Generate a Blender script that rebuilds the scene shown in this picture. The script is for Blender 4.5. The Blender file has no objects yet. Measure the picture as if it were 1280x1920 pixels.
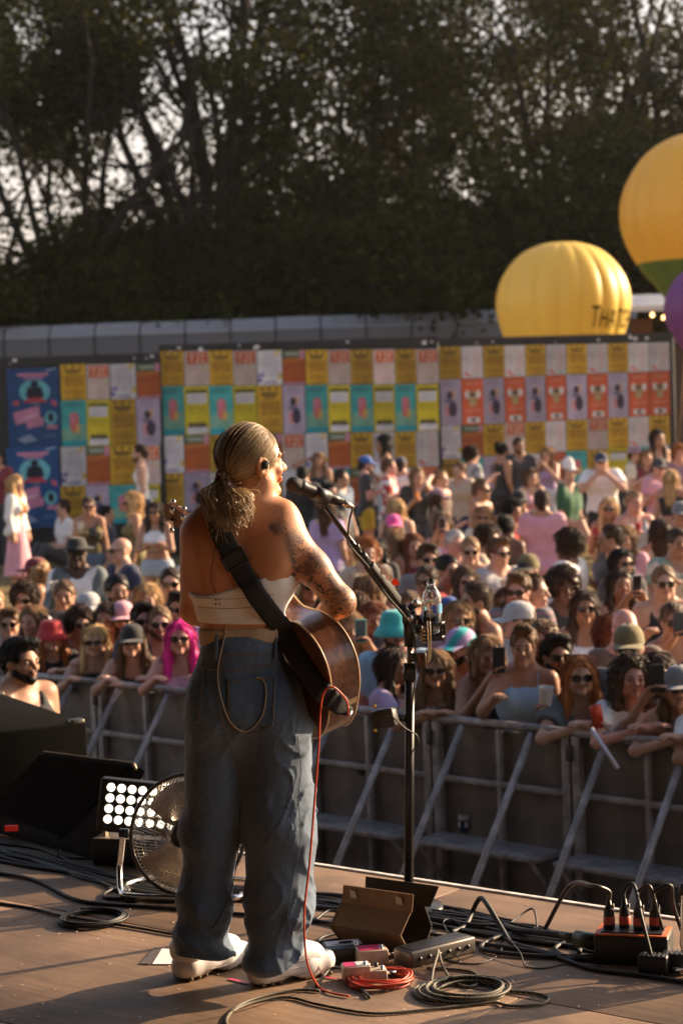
import bpy, bmesh, math, random
import numpy as np
from mathutils import Matrix, Vector

R = math.radians
scene = bpy.context.scene
COL = scene.collection

# ------------------------------------------------------------------ camera
FPX = 3733.0            # 70 mm lens on a 24 x 36 mm frame held upright, in pixels of the 1280 x 1920 photo
CAMH = 1.745            # above the stage floor (z = 0)
ROLL = R(2.0)
PITCH = math.atan(((960 - 770) / FPX) * math.cos(ROLL))
cam_d = bpy.data.cameras.new('camera')
cam = bpy.data.objects.new('camera', cam_d)
COL.objects.link(cam)
cam_d.sensor_fit = 'VERTICAL'
cam_d.sensor_height = 36.0
cam_d.lens = 70.0
cam_d.clip_start = 0.1
cam_d.clip_end = 1000
_up = Vector((0, math.sin(PITCH), math.cos(PITCH)))
_fw = Vector((0, math.cos(PITCH), -math.sin(PITCH)))
_rt = Vector((1, 0, 0))
_X = _rt * math.cos(ROLL) - _up * math.sin(ROLL)
_Y = _rt * math.sin(ROLL) + _up * math.cos(ROLL)
cam.matrix_world = Matrix(((_X.x, _Y.x, -_fw.x, 0), (_X.y, _Y.y, -_fw.y, 0), (_X.z, _Y.z, -_fw.z, CAMH), (0, 0, 0, 1)))
cam_d.dof.use_dof = True
cam_d.dof.focus_distance = 6.02
cam_d.dof.aperture_fstop = 4.2
scene.camera = cam

# ------------------------------------------------------------------ sky, sun, exposure
SUN_AZ, SUN_EL = R(27), R(21)      # azimuth measured from image right towards the crowd
world = bpy.data.worlds.new('World')
scene.world = world
world.use_nodes = True
_wn = world.node_tree
_sky = _wn.nodes.new('ShaderNodeTexSky')
_sky.sky_type = 'NISHITA'
_sky.sun_disc = False
_sky.sun_elevation = SUN_EL
_sky.sun_rotation = math.pi / 2 - SUN_AZ
_sky.air_density = 1.0
_sky.dust_density = 4.0
_sky.ozone_density = 1.0
_bg = _wn.nodes['Background']
_bg.inputs['Strength'].default_value = 0.105
# pale haze low in the sky, the same all the way round
_tc = _wn.nodes.new('ShaderNodeTexCoord')
_sx = _wn.nodes.new('ShaderNodeSeparateXYZ')
_wn.links.new(_tc.outputs['Generated'], _sx.inputs[0])
_hz = _wn.nodes.new('ShaderNodeMapRange')
_hz.inputs['From Min'].default_value = 0.02
_hz.inputs['From Max'].default_value = 0.5
_hz.inputs['To Min'].default_value = 0.75
_hz.inputs['To Max'].default_value = 0.0
_wn.links.new(_sx.outputs['Z'], _hz.inputs['Value'])
_mx = _wn.nodes.new('ShaderNodeMix')
_mx.data_type = 'RGBA'
_mx.inputs['B'].default_value = (6.0, 5.0, 4.3, 1)
_wn.links.new(_hz.outputs['Result'], _mx.inputs['Factor'])
_wn.links.new(_sky.outputs['Color'], _mx.inputs['A'])
_wn.links.new(_mx.outputs['Result'], _bg.inputs['Color'])
sun_d = bpy.data.lights.new('sun', 'SUN')
sun_d.energy = 5.0
sun_d.angle = R(0.6)
sun_d.color = (1.0, 0.74, 0.48)
sun = bpy.data.objects.new('sun', sun_d)
COL.objects.link(sun)
_sd = Vector((math.cos(SUN_AZ) * math.cos(SUN_EL), math.sin(SUN_AZ) * math.cos(SUN_EL), math.sin(SUN_EL)))
sun.rotation_euler = _sd.to_track_quat('Z', 'Y').to_euler()
scene.view_settings.view_transform = 'Standard'
scene.view_settings.look = 'None'
scene.view_settings.exposure = 1.32
scene.view_settings.gamma = 1.0
scene.render.engine = 'CYCLES'
scene.cycles.use_denoising = True
scene.cycles.max_bounces = 6
scene.cycles.transparent_max_bounces = 12
scene.cycles.transmission_bounces = 8
scene.cycles.caustics_reflective = False
scene.cycles.caustics_refractive = False
scene.cycles.sample_clamp_indirect = 6.0

# ------------------------------------------------------------------ photo pixel -> direction
def ray(px, py):
    u = (px - 640) / FPX
    v = (960 - py) / FPX
    a = u * math.cos(ROLL) + v * math.sin(ROLL)
    b = -u * math.sin(ROLL) + v * math.cos(ROLL)
    return np.array([a, math.cos(PITCH) + b * math.sin(PITCH), -math.sin(PITCH) + b * math.cos(PITCH)])
CPOS = np.array([0, 0, CAMH])
def P(px, py, z=0.0):                # where the ray meets the level z
    r = ray(px, py)
    return CPOS + r * ((z - CAMH) / r[2])
def U(px, py, Y):                    # where the ray reaches the distance Y
    r = ray(px, py)
    return CPOS + r * (Y / r[1])
def ground_z(Y):
    return -1.25 + 0.033 * max(0.0, Y - 14.0)

# ------------------------------------------------------------------ materials
_mats = {}
def new_mat(name):
    m = bpy.data.materials.new(name)
    m.use_nodes = True
    nt = m.node_tree
    return m, nt, nt.nodes['Principled BSDF']
def mat(name, col, rough=0.6, metal=0.0, var=0.12, vscale=12.0, bump=0.0, bscale=120.0, spec=None, sss=0.0, coat=0.0, stretch=(1, 1, 1), sheen=0.0, ns=4.0):
    """plain surface with a little uneven colour and relief"""
    if name in _mats:
        return _mats[name]
    m, nt, b = new_mat(name)
    N, L = nt.nodes, nt.links
    b.inputs['Roughness'].default_value = rough
    b.inputs['Metallic'].default_value = metal
    if spec is not None:
        b.inputs['Specular IOR Level'].default_value = spec
    if sss:
        b.inputs['Subsurface Weight'].default_value = sss
        b.inputs['Subsurface Radius'].default_value = (0.012, 0.004, 0.002)
        b.inputs['Subsurface Scale'].default_value = 1.0
    if coat:
        b.inputs['Coat Weight'].default_value = coat
        b.inputs['Coat Roughness'].default_value = 0.08
    if sheen:
        b.inputs['Sheen Weight'].default_value = sheen
        b.inputs['Sheen Roughness'].default_value = 0.5
    tc = N.new('ShaderNodeTexCoord')
    mp = N.new('ShaderNodeMapping')
    mp.inputs['Scale'].default_value = stretch
    L.new(tc.outputs['Object'], mp.inputs['Vector'])
    if var > 0:
        nz = N.new('ShaderNodeTexNoise')
        nz.inputs['Scale'].default_value = vscale
        nz.inputs['Detail'].default_value = ns
        L.new(mp.outputs['Vector'], nz.inputs['Vector'])
        mr = N.new('ShaderNodeMapRange')
        mr.inputs['From Min'].default_value = 0.3
        mr.inputs['From Max'].default_value = 0.7
        mr.inputs['To Min'].default_value = 1 - var
        mr.inputs['To Max'].default_value = 1 + var
        L.new(nz.outputs['Fac'], mr.inputs['Value'])
        mx = N.new('ShaderNodeMix')
        mx.data_type = 'RGBA'
        mx.blend_type = 'MULTIPLY'
        mx.inputs['Factor'].default_value = 1.0
        mx.inputs['A'].default_value = (*col, 1)
        L.new(mr.outputs['Result'], mx.inputs['B'])
        L.new(mx.outputs['Result'], b.inputs['Base Color'])
    else:
        b.inputs['Base Color'].default_value = (*col, 1)
    if bump > 0:
        n2 = N.new('ShaderNodeTexNoise')
        n2.inputs['Scale'].default_value = bscale
        n2.inputs['Detail'].default_value = 3
        L.new(mp.outputs['Vector'], n2.inputs['Vector'])
        bp = N.new('ShaderNodeBump')
        bp.inputs['Strength'].default_value = bump
        bp.inputs['Distance'].default_value = 0.01
        L.new(n2.outputs['Fac'], bp.inputs['Height'])
        L.new(bp.outputs['Normal'], b.inputs['Normal'])
    _mats[name] = m
    return m
def fabric(col, pattern=None, col2=(0.8, 0.8, 0.8)):
    key = 'fabric_%s_%s_%s' % ('_'.join('%02d' % int(c * 99) for c in col), pattern, '_'.join('%02d' % int(c * 99) for c in col2) if pattern else '')
    if key in _mats:
        return _mats[key]
    if pattern is None:
        return mat(key, col, 0.85, var=0.10, vscale=9, bump=0.35, bscale=26, sheen=0.15)
    m, nt, b = new_mat(key)
    N, L = nt.nodes, nt.links
    b.inputs['Roughness'].default_value = 0.85
    tc = N.new('ShaderNodeTexCoord')
    if pattern == 'stripe':
        t = N.new('ShaderNodeTexWave'); t.inputs['Scale'].default_value = 9; t.bands_direction = 'X'
        out = t.outputs['Fac']; lo, hi = 0.45, 0.6
    elif pattern == 'rings':
        t = N.new('ShaderNodeTexWave'); t.inputs['Scale'].default_value = 7; t.bands_direction = 'Z'
        out = t.outputs['Fac']; lo, hi = 0.45, 0.6
    elif pattern == 'floral':
        t = N.new('ShaderNodeTexVoronoi'); t.inputs['Scale'].default_value = 16
        out = t.outputs['Distance']; lo, hi = 0.42, 0.3
    elif pattern == 'blotch':
        t = N.new('ShaderNodeTexNoise'); t.inputs['Scale'].default_value = 11; t.inputs['Detail'].default_value = 3
        out = t.outputs['Fac']; lo, hi = 0.47, 0.55
    else:
        t = N.new('ShaderNodeTexWave'); t.inputs['Scale'].default_value = 3.4; t.inputs['Distortion'].default_value = 3; t.bands_direction = 'DIAGONAL'
        out = t.outputs['Fac']; lo, hi = 0.3, 0.7
    L.new(tc.outputs['Object'], t.inputs['Vector'])
    mr = N.new('ShaderNodeMapRange')
    mr.inputs['From Min'].default_value = lo
    mr.inputs['From Max'].default_value = hi
    L.new(out, mr.inputs['Value'])
    mx = N.new('ShaderNodeMix'); mx.data_type = 'RGBA'
    mx.inputs['A'].default_value = (*col, 1); mx.inputs['B'].default_value = (*col2, 1)
    L.new(mr.outputs['Result'], mx.inputs['Factor'])
    L.new(mx.outputs['Result'], b.inputs['Base Color'])
    _mats[key] = m
    return m
def emit(name, col, s):
    if name in _mats:
        return _mats[name]
    m, nt, b = new_mat(name)
    b.inputs['Base Color'].default_value = (*col, 1)
    b.inputs['Emission Color'].default_value = (*col, 1)
    b.inputs['Emission Strength'].default_value = s
    _mats[name] = m
    return m

# ------------------------------------------------------------------ objects
def link(name, me, parent=None, m=None, loc=None):
    o = bpy.data.objects.new(name, me)
    COL.objects.link(o)
    if parent is not None:
        o.parent = parent
    if m is not None:
        for i, k in enumerate(m if isinstance(m, (list, tuple)) else [m]):
            if me.materials and len(me.materials) > i:
                o.material_slots[i].link = 'OBJECT'
                o.material_slots[i].material = k
            else:
                me.materials.append(k)
    if loc is not None:
        o.location = loc
    return o
def tag(o, label, cat, group=None):
    o['label'] = label
    o['category'] = cat
    if group:
        o['group'] = group
    return o
def thing(name, label, cat, loc=(0, 0, 0), rz=0.0, group=None):
    o = bpy.data.objects.new(name, None)
    COL.objects.link(o)
    o.empty_display_size = 0.1
    o.location = loc
    o.rotation_euler = (0, 0, rz)
    return tag(o, label, cat, group)
def mesh_np(name, v, f, smooth=True, mi=None):
    """v (n,3), f (m,3|4) numpy"""
    v = np.asarray(v, dtype=np.float32)
    f = np.asarray(f, dtype=np.int32)
    me = bpy.data.meshes.new(name)
    n, k = f.shape
    me.vertices.add(len(v))
    me.vertices.foreach_set('co', v.ravel())
    me.loops.add(n * k)
    me.loops.foreach_set('vertex_index', f.ravel())
    me.polygons.add(n)
    me.polygons.foreach_set('loop_start', np.arange(0, n * k, k, dtype=np.int32))
    me.polygons.foreach_set('loop_total', np.full(n, k, dtype=np.int32))
    me.polygons.foreach_set('use_smooth', np.full(n, smooth, dtype=bool))
    if mi is not None:
        me.polygons.foreach_set('material_index', np.asarray(mi, dtype=np.int32))
    me.update(calc_edges=True)
    return me

class MB:
    """collects polygons for one mesh"""
    def __init__(s):
        s.v, s.f, s.m, s.sm = [], [], [], []
        s.M = Matrix.Identity(4)
    def add(s, vs, fs, mi=0, smooth=False):
        o = len(s.v)
        s.v += [tuple(s.M @ Vector(p)) for p in vs]
        for f in fs:
            s.f.append([o + i for i in f]); s.m.append(mi); s.sm.append(smooth)
        return s
    def box(s, c, d, mi=0, bev=0.0, rot=None):
        x, y, z = d[0] / 2, d[1] / 2, d[2] / 2
        if bev <= 0:
            vs = [(-x, -y, -z), (x, -y, -z), (x, y, -z), (-x, y, -z), (-x, -y, z), (x, -y, z), (x, y, z), (-x, y, z)]
            fs = [(0, 3, 2, 1), (4, 5, 6, 7), (0, 1, 5, 4), (1, 2, 6, 5), (2, 3, 7, 6), (3, 0, 4, 7)]
        else:
            b = min(bev, x * .49, y * .49, z * .49)
            bm = bmesh.new()
            bmesh.ops.create_cube(bm, size=1)
            for v in bm.verts:
                v.co = Vector((v.co.x * 2 * x, v.co.y * 2 * y, v.co.z * 2 * z))
            bmesh.ops.bevel(bm, geom=bm.edges[:], offset=b, segments=2, affect='EDGES', profile=0.5)
            bm.verts.ensure_lookup_table()
            vs = [tuple(v.co) for v in bm.verts]
            fs = [[v.index for v in f.verts] for f in bm.faces]
            bm.free()
        if rot is not None:
            vs = [tuple(rot @ Vector(p)) for p in vs]
        return s.add([(p[0] + c[0], p[1] + c[1], p[2] + c[2]) for p in vs], fs, mi, bev > 0)
    def tube(s, pts, r, n=8, mi=0, caps=True, smooth=True):
        v, f = tube_np(pts, r, n, caps)
        return s.add([tuple(p) for p in v], [[i for i in q if i >= 0] for q in f], mi, smooth)
    def lathe(s, prof, n=20, mi=0, axis_m=None, smooth=True):
        vs, fs = [], []
        k = len(prof)
        for i in range(n):
            a = 2 * math.pi * i / n
            for r, z in prof:
                vs.append((r * math.cos(a), r * math.sin(a), z))
        for i in range(n):
            j = (i + 1) % n
            for q in range(k - 1):
                fs.append((i * k + q, j * k + q, j * k + q + 1, i * k + q + 1))
        if axis_m is not None:
            vs = [tuple(axis_m @ Vector(p)) for p in vs]
        return s.add(vs, fs, mi, smooth)
    def build(s, name, m=None, parent=None, loc=None):
        me = bpy.data.meshes.new(name)
        me.from_pydata(s.v, [], s.f)
        me.polygons.foreach_set('material_index', s.m)
        me.polygons.foreach_set('use_smooth', s.sm)
        me.update()
        return link(name, me, parent, m, loc)

def catmull(pts, sub=6, closed=False):
    p = np.asarray(pts, dtype=float)
    if len(p) < 3:
        return p
    if closed:
        q = np.vstack([p[-1], p, p[0], p[1]])
    else:
        q = np.vstack([2 * p[0] - p[1], p, 2 * p[-1] - p[-2]])
    out = []
    for i in range(1, len(q) - 2):
        a, b, c, d = q[i - 1], q[i], q[i + 1], q[i + 2]
        for t in np.linspace(0, 1, sub, endpoint=False):
            out.append(0.5 * (2 * b + (c - a) * t + (2 * a - 5 * b + 4 * c - d) * t * t + (3 * b - a - 3 * c + d) * t ** 3))
    if not closed:
        out.append(q[-2])
    return np.array(out)
def tube_np(pts, r, n=8, caps=True):
    p = np.asarray(pts, dtype=float)
    m = len(p)
    rr = np.broadcast_to(np.asarray(r, dtype=float), (m,))
    t = np.gradient(p, axis=0)
    t /= np.linalg.norm(t, axis=1)[:, None] + 1e-12
    up = np.array([0, 0, 1.0]) if abs(t[0][2]) < 0.9 else np.array([1.0, 0, 0])
    u = np.cross(t[0], up); u /= np.linalg.norm(u)
    V = []
    ang = np.linspace(0, 2 * math.pi, n, endpoint=False)
    for i in range(m):
        u = u - t[i] * np.dot(u, t[i])
        u /= np.linalg.norm(u) + 1e-12
        w = np.cross(t[i], u)
        V.append(p[i] + rr[i] * (np.cos(ang)[:, None] * u + np.sin(ang)[:, None] * w))
    V = np.vstack(V)
    Fq = []
    for i in range(m - 1):
        for j in range(n):
            k = (j + 1) % n
            Fq.append((i * n + j, i * n + k, (i + 1) * n + k, (i + 1) * n + j))
    if caps:
        V = np.vstack([V, p[0], p[-1]])
        for j in range(n):
            k = (j + 1) % n
            Fq.append((m * n, k, j, -1))
            Fq.append((m * n + 1, (m - 1) * n + j, (m - 1) * n + k, -1))
    return V, Fq
def quadify(F):
    return np.array([(a, b, c, c if d < 0 else d) for a, b, c, d in F], dtype=np.int32)

# ------------------------------------------------------------------ distance fields -> one continuous skin
class SDF:
    """smooth union of tapered capsules / ellipsoids, meshed by surface nets"""
    def __init__(s):
        s.p = []
    def cap(s, a, b, r1, r2=None, k=0.03, op=1, sc=(1, 1, 1), rot=None, clip=(), bone=''):
        s.p.append(dict(a=np.array(a, float), b=np.array(b, float), r1=r1, r2=r1 if r2 is None else r2, k=k, op=op, sc=np.array(sc, float),
                        rot=None if rot is None else np.array(rot, float), clip=clip, bone=bone))
        return s
    def ell(s, c, rad, k=0.03, op=1, rot=None, bone='', clip=()):
        return s.cap(c, c, 1.0, 1.0, k, op, rad, rot, clip, bone)
    @staticmethod
    def dist(p, X, Y, Z, inflate=0.0):
        a, b, sc = p['a'], p['b'], p['sc']
        x, y, z = X - a[0], Y - a[1], Z - a[2]
        ba = b - a
        if p['rot'] is not None:
            Rm = p['rot']
            x, y, z = (Rm[0, 0] * x + Rm[0, 1] * y + Rm[0, 2] * z, Rm[1, 0] * x + Rm[1, 1] * y + Rm[1, 2] * z, Rm[2, 0] * x + Rm[2, 1] * y + Rm[2, 2] * z)
            ba = Rm @ ba
        x, y, z = x / sc[0], y / sc[1], z / sc[2]
        ba = ba / sc
        l2 = float(ba @ ba)
        ell = (l2 < 1e-12)
        if ell:
            q = np.sqrt(x * x + y * y + z * z)
            # better ellipsoid distance estimate
            g = np.sqrt((x / sc[0]) ** 2 + (y / sc[1]) ** 2 + (z / sc[2]) ** 2) + 1e-9
            d = np.where(q > 1e-6, q * (q - p['r1']) / g, -sc.min())
            d = d - inflate
        else:
            t = np.clip((x * ba[0] + y * ba[1] + z * ba[2]) / l2, 0, 1)
            d = np.sqrt((x - ba[0] * t) ** 2 + (y - ba[1] * t) ** 2 + (z - ba[2] * t) ** 2) - (p['r1'] + (p['r2'] - p['r1']) * t)
            d = d * sc.min() - inflate
        for pt, n in p['clip']:
            d = np.maximum(d, (X - pt[0]) * n[0] + (Y - pt[1]) * n[1] + (Z - pt[2]) * n[2])
        return d
    @staticmethod
    def bb(p, e):
        if p['rot'] is None:
            rr = max(p['r1'], p['r2']) * p['sc']
        else:
            rr = np.full(3, max(p['r1'], p['r2']) * p['sc'].max())
        return np.minimum(p['a'], p['b']) - rr - e, np.maximum(p['a'], p['b']) + rr + e
    def at(s, pts):
        pts = np.atleast_2d(pts)
        D = np.full(len(pts), 1.0)
        for p in s.p:
            d = SDF.dist(p, pts[:, 0], pts[:, 1], pts[:, 2])
            D = SDF.comb(D, d, p)
        return D
    @staticmethod
    def comb(D, d, p):
        k = p['k']
        if p['op'] > 0:
            h = np.maximum(k - np.abs(D - d), 0) / k
            return np.minimum(D, d) - h * h * k * 0.25
        h = np.maximum(k - np.abs(D + d), 0) / k
        return np.maximum(D, -d) + h * h * k * 0.25
    def mesh(s, name, h, noise=None, margin=0.09):
        lo = np.full(3, 1e9); hi = np.full(3, -1e9)
        for p in s.p:
            if p['op'] > 0:
                a, b = SDF.bb(p, 0.02)
                lo = np.minimum(lo, a); hi = np.maximum(hi, b)
        lo -= 2 * h; hi += 2 * h
        n = np.ceil((hi - lo) / h).astype(int) + 1
        ax = [lo[i] + h * np.arange(n[i]) for i in range(3)]
        D = np.full(n, 0.5)
        for p in s.p:
            a, b = SDF.bb(p, margin)
            i0 = np.clip(np.floor((a - lo) / h).astype(int), 0, n - 1)
            i1 = np.clip(np.ceil((b - lo) / h).astype(int) + 1, 1, n)
            if np.any(i1 <= i0):
                continue
            sl = tuple(slice(i0[q], i1[q]) for q in range(3))
            X = ax[0][sl[0]][:, None, None]; Y = ax[1][sl[1]][None, :, None]; Z = ax[2][sl[2]][None, None, :]
            d = SDF.dist(p, X, Y, Z)
            D[sl] = SDF.comb(D[sl], d, p)
        if noise is not None:
            X, Y, Z = np.meshgrid(*ax, indexing='ij')
            near = np.abs(D) < 0.06
            D[near] += noise(X[near], Y[near], Z[near])
        return mesh_np(name, *nets(D, lo, h))
def nets(D, lo, h):
    S = D < 0
    n = D.shape
    c = tuple(m - 1 for m in n)
    acc = np.zeros(c + (3,), dtype=np.float32)
    cnt = np.zeros(c, dtype=np.float32)
    corners = [(0, 0, 0), (1, 0, 0), (0, 1, 0), (1, 1, 0), (0, 0, 1), (1, 0, 1), (0, 1, 1), (1, 1, 1)]
    def sub(A, o):
        return A[o[0]:o[0] + c[0], o[1]:o[1] + c[1], o[2]:o[2] + c[2]]
    anyS = np.zeros(c, bool); allS = np.ones(c, bool)
    for o in corners:
        q = sub(S, o); anyS |= q; allS &= q
    act = anyS & ~allS
    I = np.argwhere(act)
    num = np.full(c, -1, dtype=np.int32)
    num[act] = np.arange(len(I))
    V = np.zeros((len(I), 3)); K = np.zeros(len(I))
    ii = I
    for ia, a in enumerate(corners):
        for ib in range(ia + 1, 8):
            b = corners[ib]
            if sum(abs(a[q] - b[q]) for q in range(3)) != 1:
                continue
            da = D[ii[:, 0] + a[0], ii[:, 1] + a[1], ii[:, 2] + a[2]]
            db = D[ii[:, 0] + b[0], ii[:, 1] + b[1], ii[:, 2] + b[2]]
            cr = (da < 0) != (db < 0)
            t = np.where(cr, da / np.where(cr, da - db, 1), 0)
            for q in range(3):
                V[:, q] += cr * (a[q] + (b[q] - a[q]) * t)
            K += cr
    V = V / K[:, None] + I
    V = V * h + lo
    F = []
    for axis in range(3):
        u, w = [(1, 2), (2, 0), (0, 1)][axis]
        s0 = [slice(1, -1)] * 3; s1 = [slice(1, -1)] * 3
        s0[axis] = slice(0, n[axis] - 1); s1[axis] = slice(1, n[axis])
        A = S[tuple(s0)]; B = S[tuple(s1)]
        off = np.ones(3, int); off[axis] = 0
        for flip, M in ((False, A & ~B), (True, ~A & B)):
            E = np.argwhere(M) + off
            if not len(E):
                continue
            du = np.zeros(3, int); du[u] = 1
            dw = np.zeros(3, int); dw[w] = 1
            g = lambda e: num[e[:, 0], e[:, 1], e[:, 2]]
            q = np.stack([g(E - du - dw), g(E - dw), g(E), g(E - du)], 1)
            if flip:
                q = q[:, ::-1]
            F.append(q)
    F = np.vstack(F)
    F = F[(F >= 0).all(1)]
    return V, F
def wavy(amp, freq, seed, n=5, stretch=(1, 1, 1)):
    rs = np.random.RandomState(seed)
    ks = rs.normal(size=(n, 3)) * freq * np.array(stretch)
    ph = rs.rand(n) * 6.28
    def f(X, Y, Z):
        s = 0
        for k, q in zip(ks, ph):
            s = s + np.sin(k[0] * X + k[1] * Y + k[2] * Z + q)
        return amp * s / n
    return f
rng = random.Random(7)
# ================================================================== the setting
# ---- field: one sheet to the horizon, rising gently behind the pit
def build_field():
    xs = np.concatenate([np.linspace(-400, -20, 20), np.linspace(-18, 18, 60), np.linspace(20, 400, 20)])
    ys = np.concatenate([np.linspace(-60, 6, 12), np.linspace(7, 45, 80), np.linspace(48, 700, 40)])
    X, Y = np.meshgrid(xs, ys, indexing='ij')
    rise = np.clip(Y - 14, 0, 40)
    Z = -1.25 + 0.033 * rise
    w = wavy(0.03, 0.9, 3, 7)
    Z = Z + np.where(Y > 15, w(X, Y, 0 * X), 0) * np.clip((Y - 15) / 4, 0, 1)
    nx, ny = X.shape
    v = np.stack([X.ravel(), Y.ravel(), Z.ravel()], 1)
    i, j = np.meshgrid(np.arange(nx - 1), np.arange(ny - 1), indexing='ij')
    a = (i * ny + j).ravel()
    f = np.stack([a, a + ny, a + ny + 1, a + 1], 1)
    m, nt, b = new_mat('dry_grass')
    N, L = nt.nodes, nt.links
    tc = N.new('ShaderNodeTexCoord')
    n1 = N.new('ShaderNodeTexNoise'); n1.inputs['Scale'].default_value = 0.7; n1.inputs['Detail'].default_value = 8
    n2 = N.new('ShaderNodeTexNoise'); n2.inputs['Scale'].default_value = 25; n2.inputs['Detail'].default_value = 4
    L.new(tc.outputs['Object'], n1.inputs['Vector']); L.new(tc.outputs['Object'], n2.inputs['Vector'])
    cr = N.new('ShaderNodeValToRGB')
    cr.color_ramp.elements[0].position = 0.35; cr.color_ramp.elements[0].color = (0.10, 0.085, 0.035, 1)
    cr.color_ramp.elements[1].position = 0.65; cr.color_ramp.elements[1].color = (0.24, 0.17, 0.085, 1)
    L.new(n1.outputs['Fac'], cr.inputs['Fac'])
    mx = N.new('ShaderNodeMix'); mx.data_type = 'RGBA'; mx.blend_type = 'OVERLAY'; mx.inputs['Factor'].default_value = 0.7
    L.new(cr.outputs['Color'], mx.inputs['A']); L.new(n2.outputs['Fac'], mx.inputs['B'])
    L.new(mx.outputs['Result'], b.inputs['Base Color'])
    b.inputs['Roughness'].default_value = 1.0
    b.inputs['Specular IOR Level'].default_value = 0.1
    bp = N.new('ShaderNodeBump'); bp.inputs['Strength'].default_value = 0.6; bp.inputs['Distance'].default_value = 0.04
    L.new(n2.outputs['Fac'], bp.inputs['Height']); L.new(bp.outputs['Normal'], b.inputs['Normal'])
    o = link('field_ground', mesh_np('field_ground', v, f), m=m)
    o['kind'] = 'structure'
    o['label'] = 'dry trodden grass of the festival field'
    # grass tufts on the open patches
    rs = np.random.RandomState(5)
    n = 26000
    gx = rs.uniform(-9, 9, n); gy = rs.uniform(16, 34, n)
    gz = -1.25 + 0.033 * (gy - 14)
    hgt = rs.uniform(0.03, 0.11, n); an = rs.rand(n) * 6.28
    wd = rs.uniform(0.004, 0.012, n); lx = rs.normal(0, .03, n); ly = rs.normal(0, .03, n)
    A = np.stack([gx - wd * np.cos(an), gy - wd * np.sin(an), gz - .02], 1)
    B = np.stack([gx + wd * np.cos(an), gy + wd * np.sin(an), gz - .02], 1)
    T = np.stack([gx + lx, gy + ly, gz + hgt], 1)
    v = np.stack([A, B, T], 1).reshape(-1, 3)
    f = np.arange(3 * n).reshape(-1, 3)
    g = link('grass', mesh_np('grass', v, f, False), m=mat('grass_blade', (0.16, 0.13, 0.045), 0.9, var=0.4, vscale=3))
    g['kind'] = 'stuff'; g['label'] = 'short dry grass between the standing crowd'; g['category'] = 'grass'
build_field()

# ---- stage deck: phenolic plywood panels with open joints
SE = np.array([math.cos(R(-39)), math.sin(R(-39)), 0])        # along the stage edge, towards the right
SN = np.array([-SE[1], SE[0], 0])                             # towards the crowd
EDGE0 = P(591, 1622)
def stage_xy(u, w):
    return EDGE0 + SE * u + SN * w
def ply_mat():
    m, nt, b = new_mat('stage_plywood')
    N, L = nt.nodes, nt.links
    tc = N.new('ShaderNodeTexCoord')
    oi = N.new('ShaderNodeObjectInfo')
    va = N.new('ShaderNodeVectorMath'); va.operation = 'ADD'
    L.new(tc.outputs['Object'], va.inputs[0]); L.new(oi.outputs['Location'], va.inputs[1])
    mp = N.new('ShaderNodeMapping'); mp.inputs['Scale'].default_value = (1.5, 14, 1)
    L.new(va.outputs[0], mp.inputs['Vector'])
    n1 = N.new('ShaderNodeTexNoise'); n1.inputs['Scale'].default_value = 2.2; n1.inputs['Detail'].default_value = 9; n1.inputs['Roughness'].default_value = 0.65
    L.new(mp.outputs['Vector'], n1.inputs['Vector'])
    n2 = N.new('ShaderNodeTexNoise'); n2.inputs['Scale'].default_value = 2.6; n2.inputs['Detail'].default_value = 6
    L.new(va.outputs[0], n2.inputs['Vector'])
    cr = N.new('ShaderNodeValToRGB')
    cr.color_ramp.elements[0].position = 0.25; cr.color_ramp.elements[0].color = (0.13, 0.075, 0.045, 1)
    cr.color_ramp.elements[1].position = 0.75; cr.color_ramp.elements[1].color = (0.25, 0.158, 0.098, 1)
    L.new(n1.outputs['Fac'], cr.inputs['Fac'])
    mx = N.new('ShaderNodeMix'); mx.data_type = 'RGBA'; mx.blend_type = 'MULTIPLY'; mx.inputs['Factor'].default_value = 1
    mr = N.new('ShaderNodeMapRange'); mr.inputs['From Min'].default_value = .35; mr.inputs['From Max'].default_value = .7; mr.inputs['To Min'].default_value = .62; mr.inputs['To Max'].default_value = 1.15
    L.new(n2.outputs['Fac'], mr.inputs['Value'])
    L.new(cr.outputs['Color'], mx.inputs['A']); L.new(mr.outputs['Result'], mx.inputs['B'])
    # scuffs and dropped specks
    vo = N.new('ShaderNodeTexNoise'); vo.inputs['Scale'].default_value = 38; vo.inputs['Detail'].default_value = 2
    L.new(va.outputs[0], vo.inputs['Vector'])
    m2 = N.new('ShaderNodeMapRange'); m2.inputs['From Min'].default_value = .71; m2.inputs['From Max'].default_value = .75
    L.new(vo.outputs['Fac'], m2.inputs['Value'])
    mx2 = N.new('ShaderNodeMix'); mx2.data_type = 'RGBA'
    mx2.inputs['B'].default_value = (0.34, 0.25, 0.17, 1)
    L.new(m2.outputs['Result'], mx2.inputs['Factor']); L.new(mx.outputs['Result'], mx2.inputs['A'])
    L.new(mx2.outputs['Result'], b.inputs['Base Color'])
    # the fine anti-slip grid pressed into the film
    chk = N.new('ShaderNodeTexVoronoi'); chk.inputs['Scale'].default_value = 170; chk.inputs['Randomness'].default_value = 0.0
    L.new(va.outputs[0], chk.inputs['Vector'])
    bp = N.new('ShaderNodeBump'); bp.inputs['Strength'].default_value = 0.35; bp.inputs['Distance'].default_value = 0.002
    L.new(chk.outputs['Distance'], bp.inputs['Height'])
    bp2 = N.new('ShaderNodeBump'); bp2.inputs['Strength'].default_value = 0.25; bp2.inputs['Distance'].default_value = 0.006
    L.new(n1.outputs['Fac'], bp2.inputs['Height']); L.new(bp.outputs['Normal'], bp2.inputs['Normal'])
    L.new(bp2.outputs['Normal'], b.inputs['Normal'])
    b.inputs['Roughness'].default_value = 0.62
    b.inputs['Specular IOR Level'].default_value = 0.35
    return m
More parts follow.
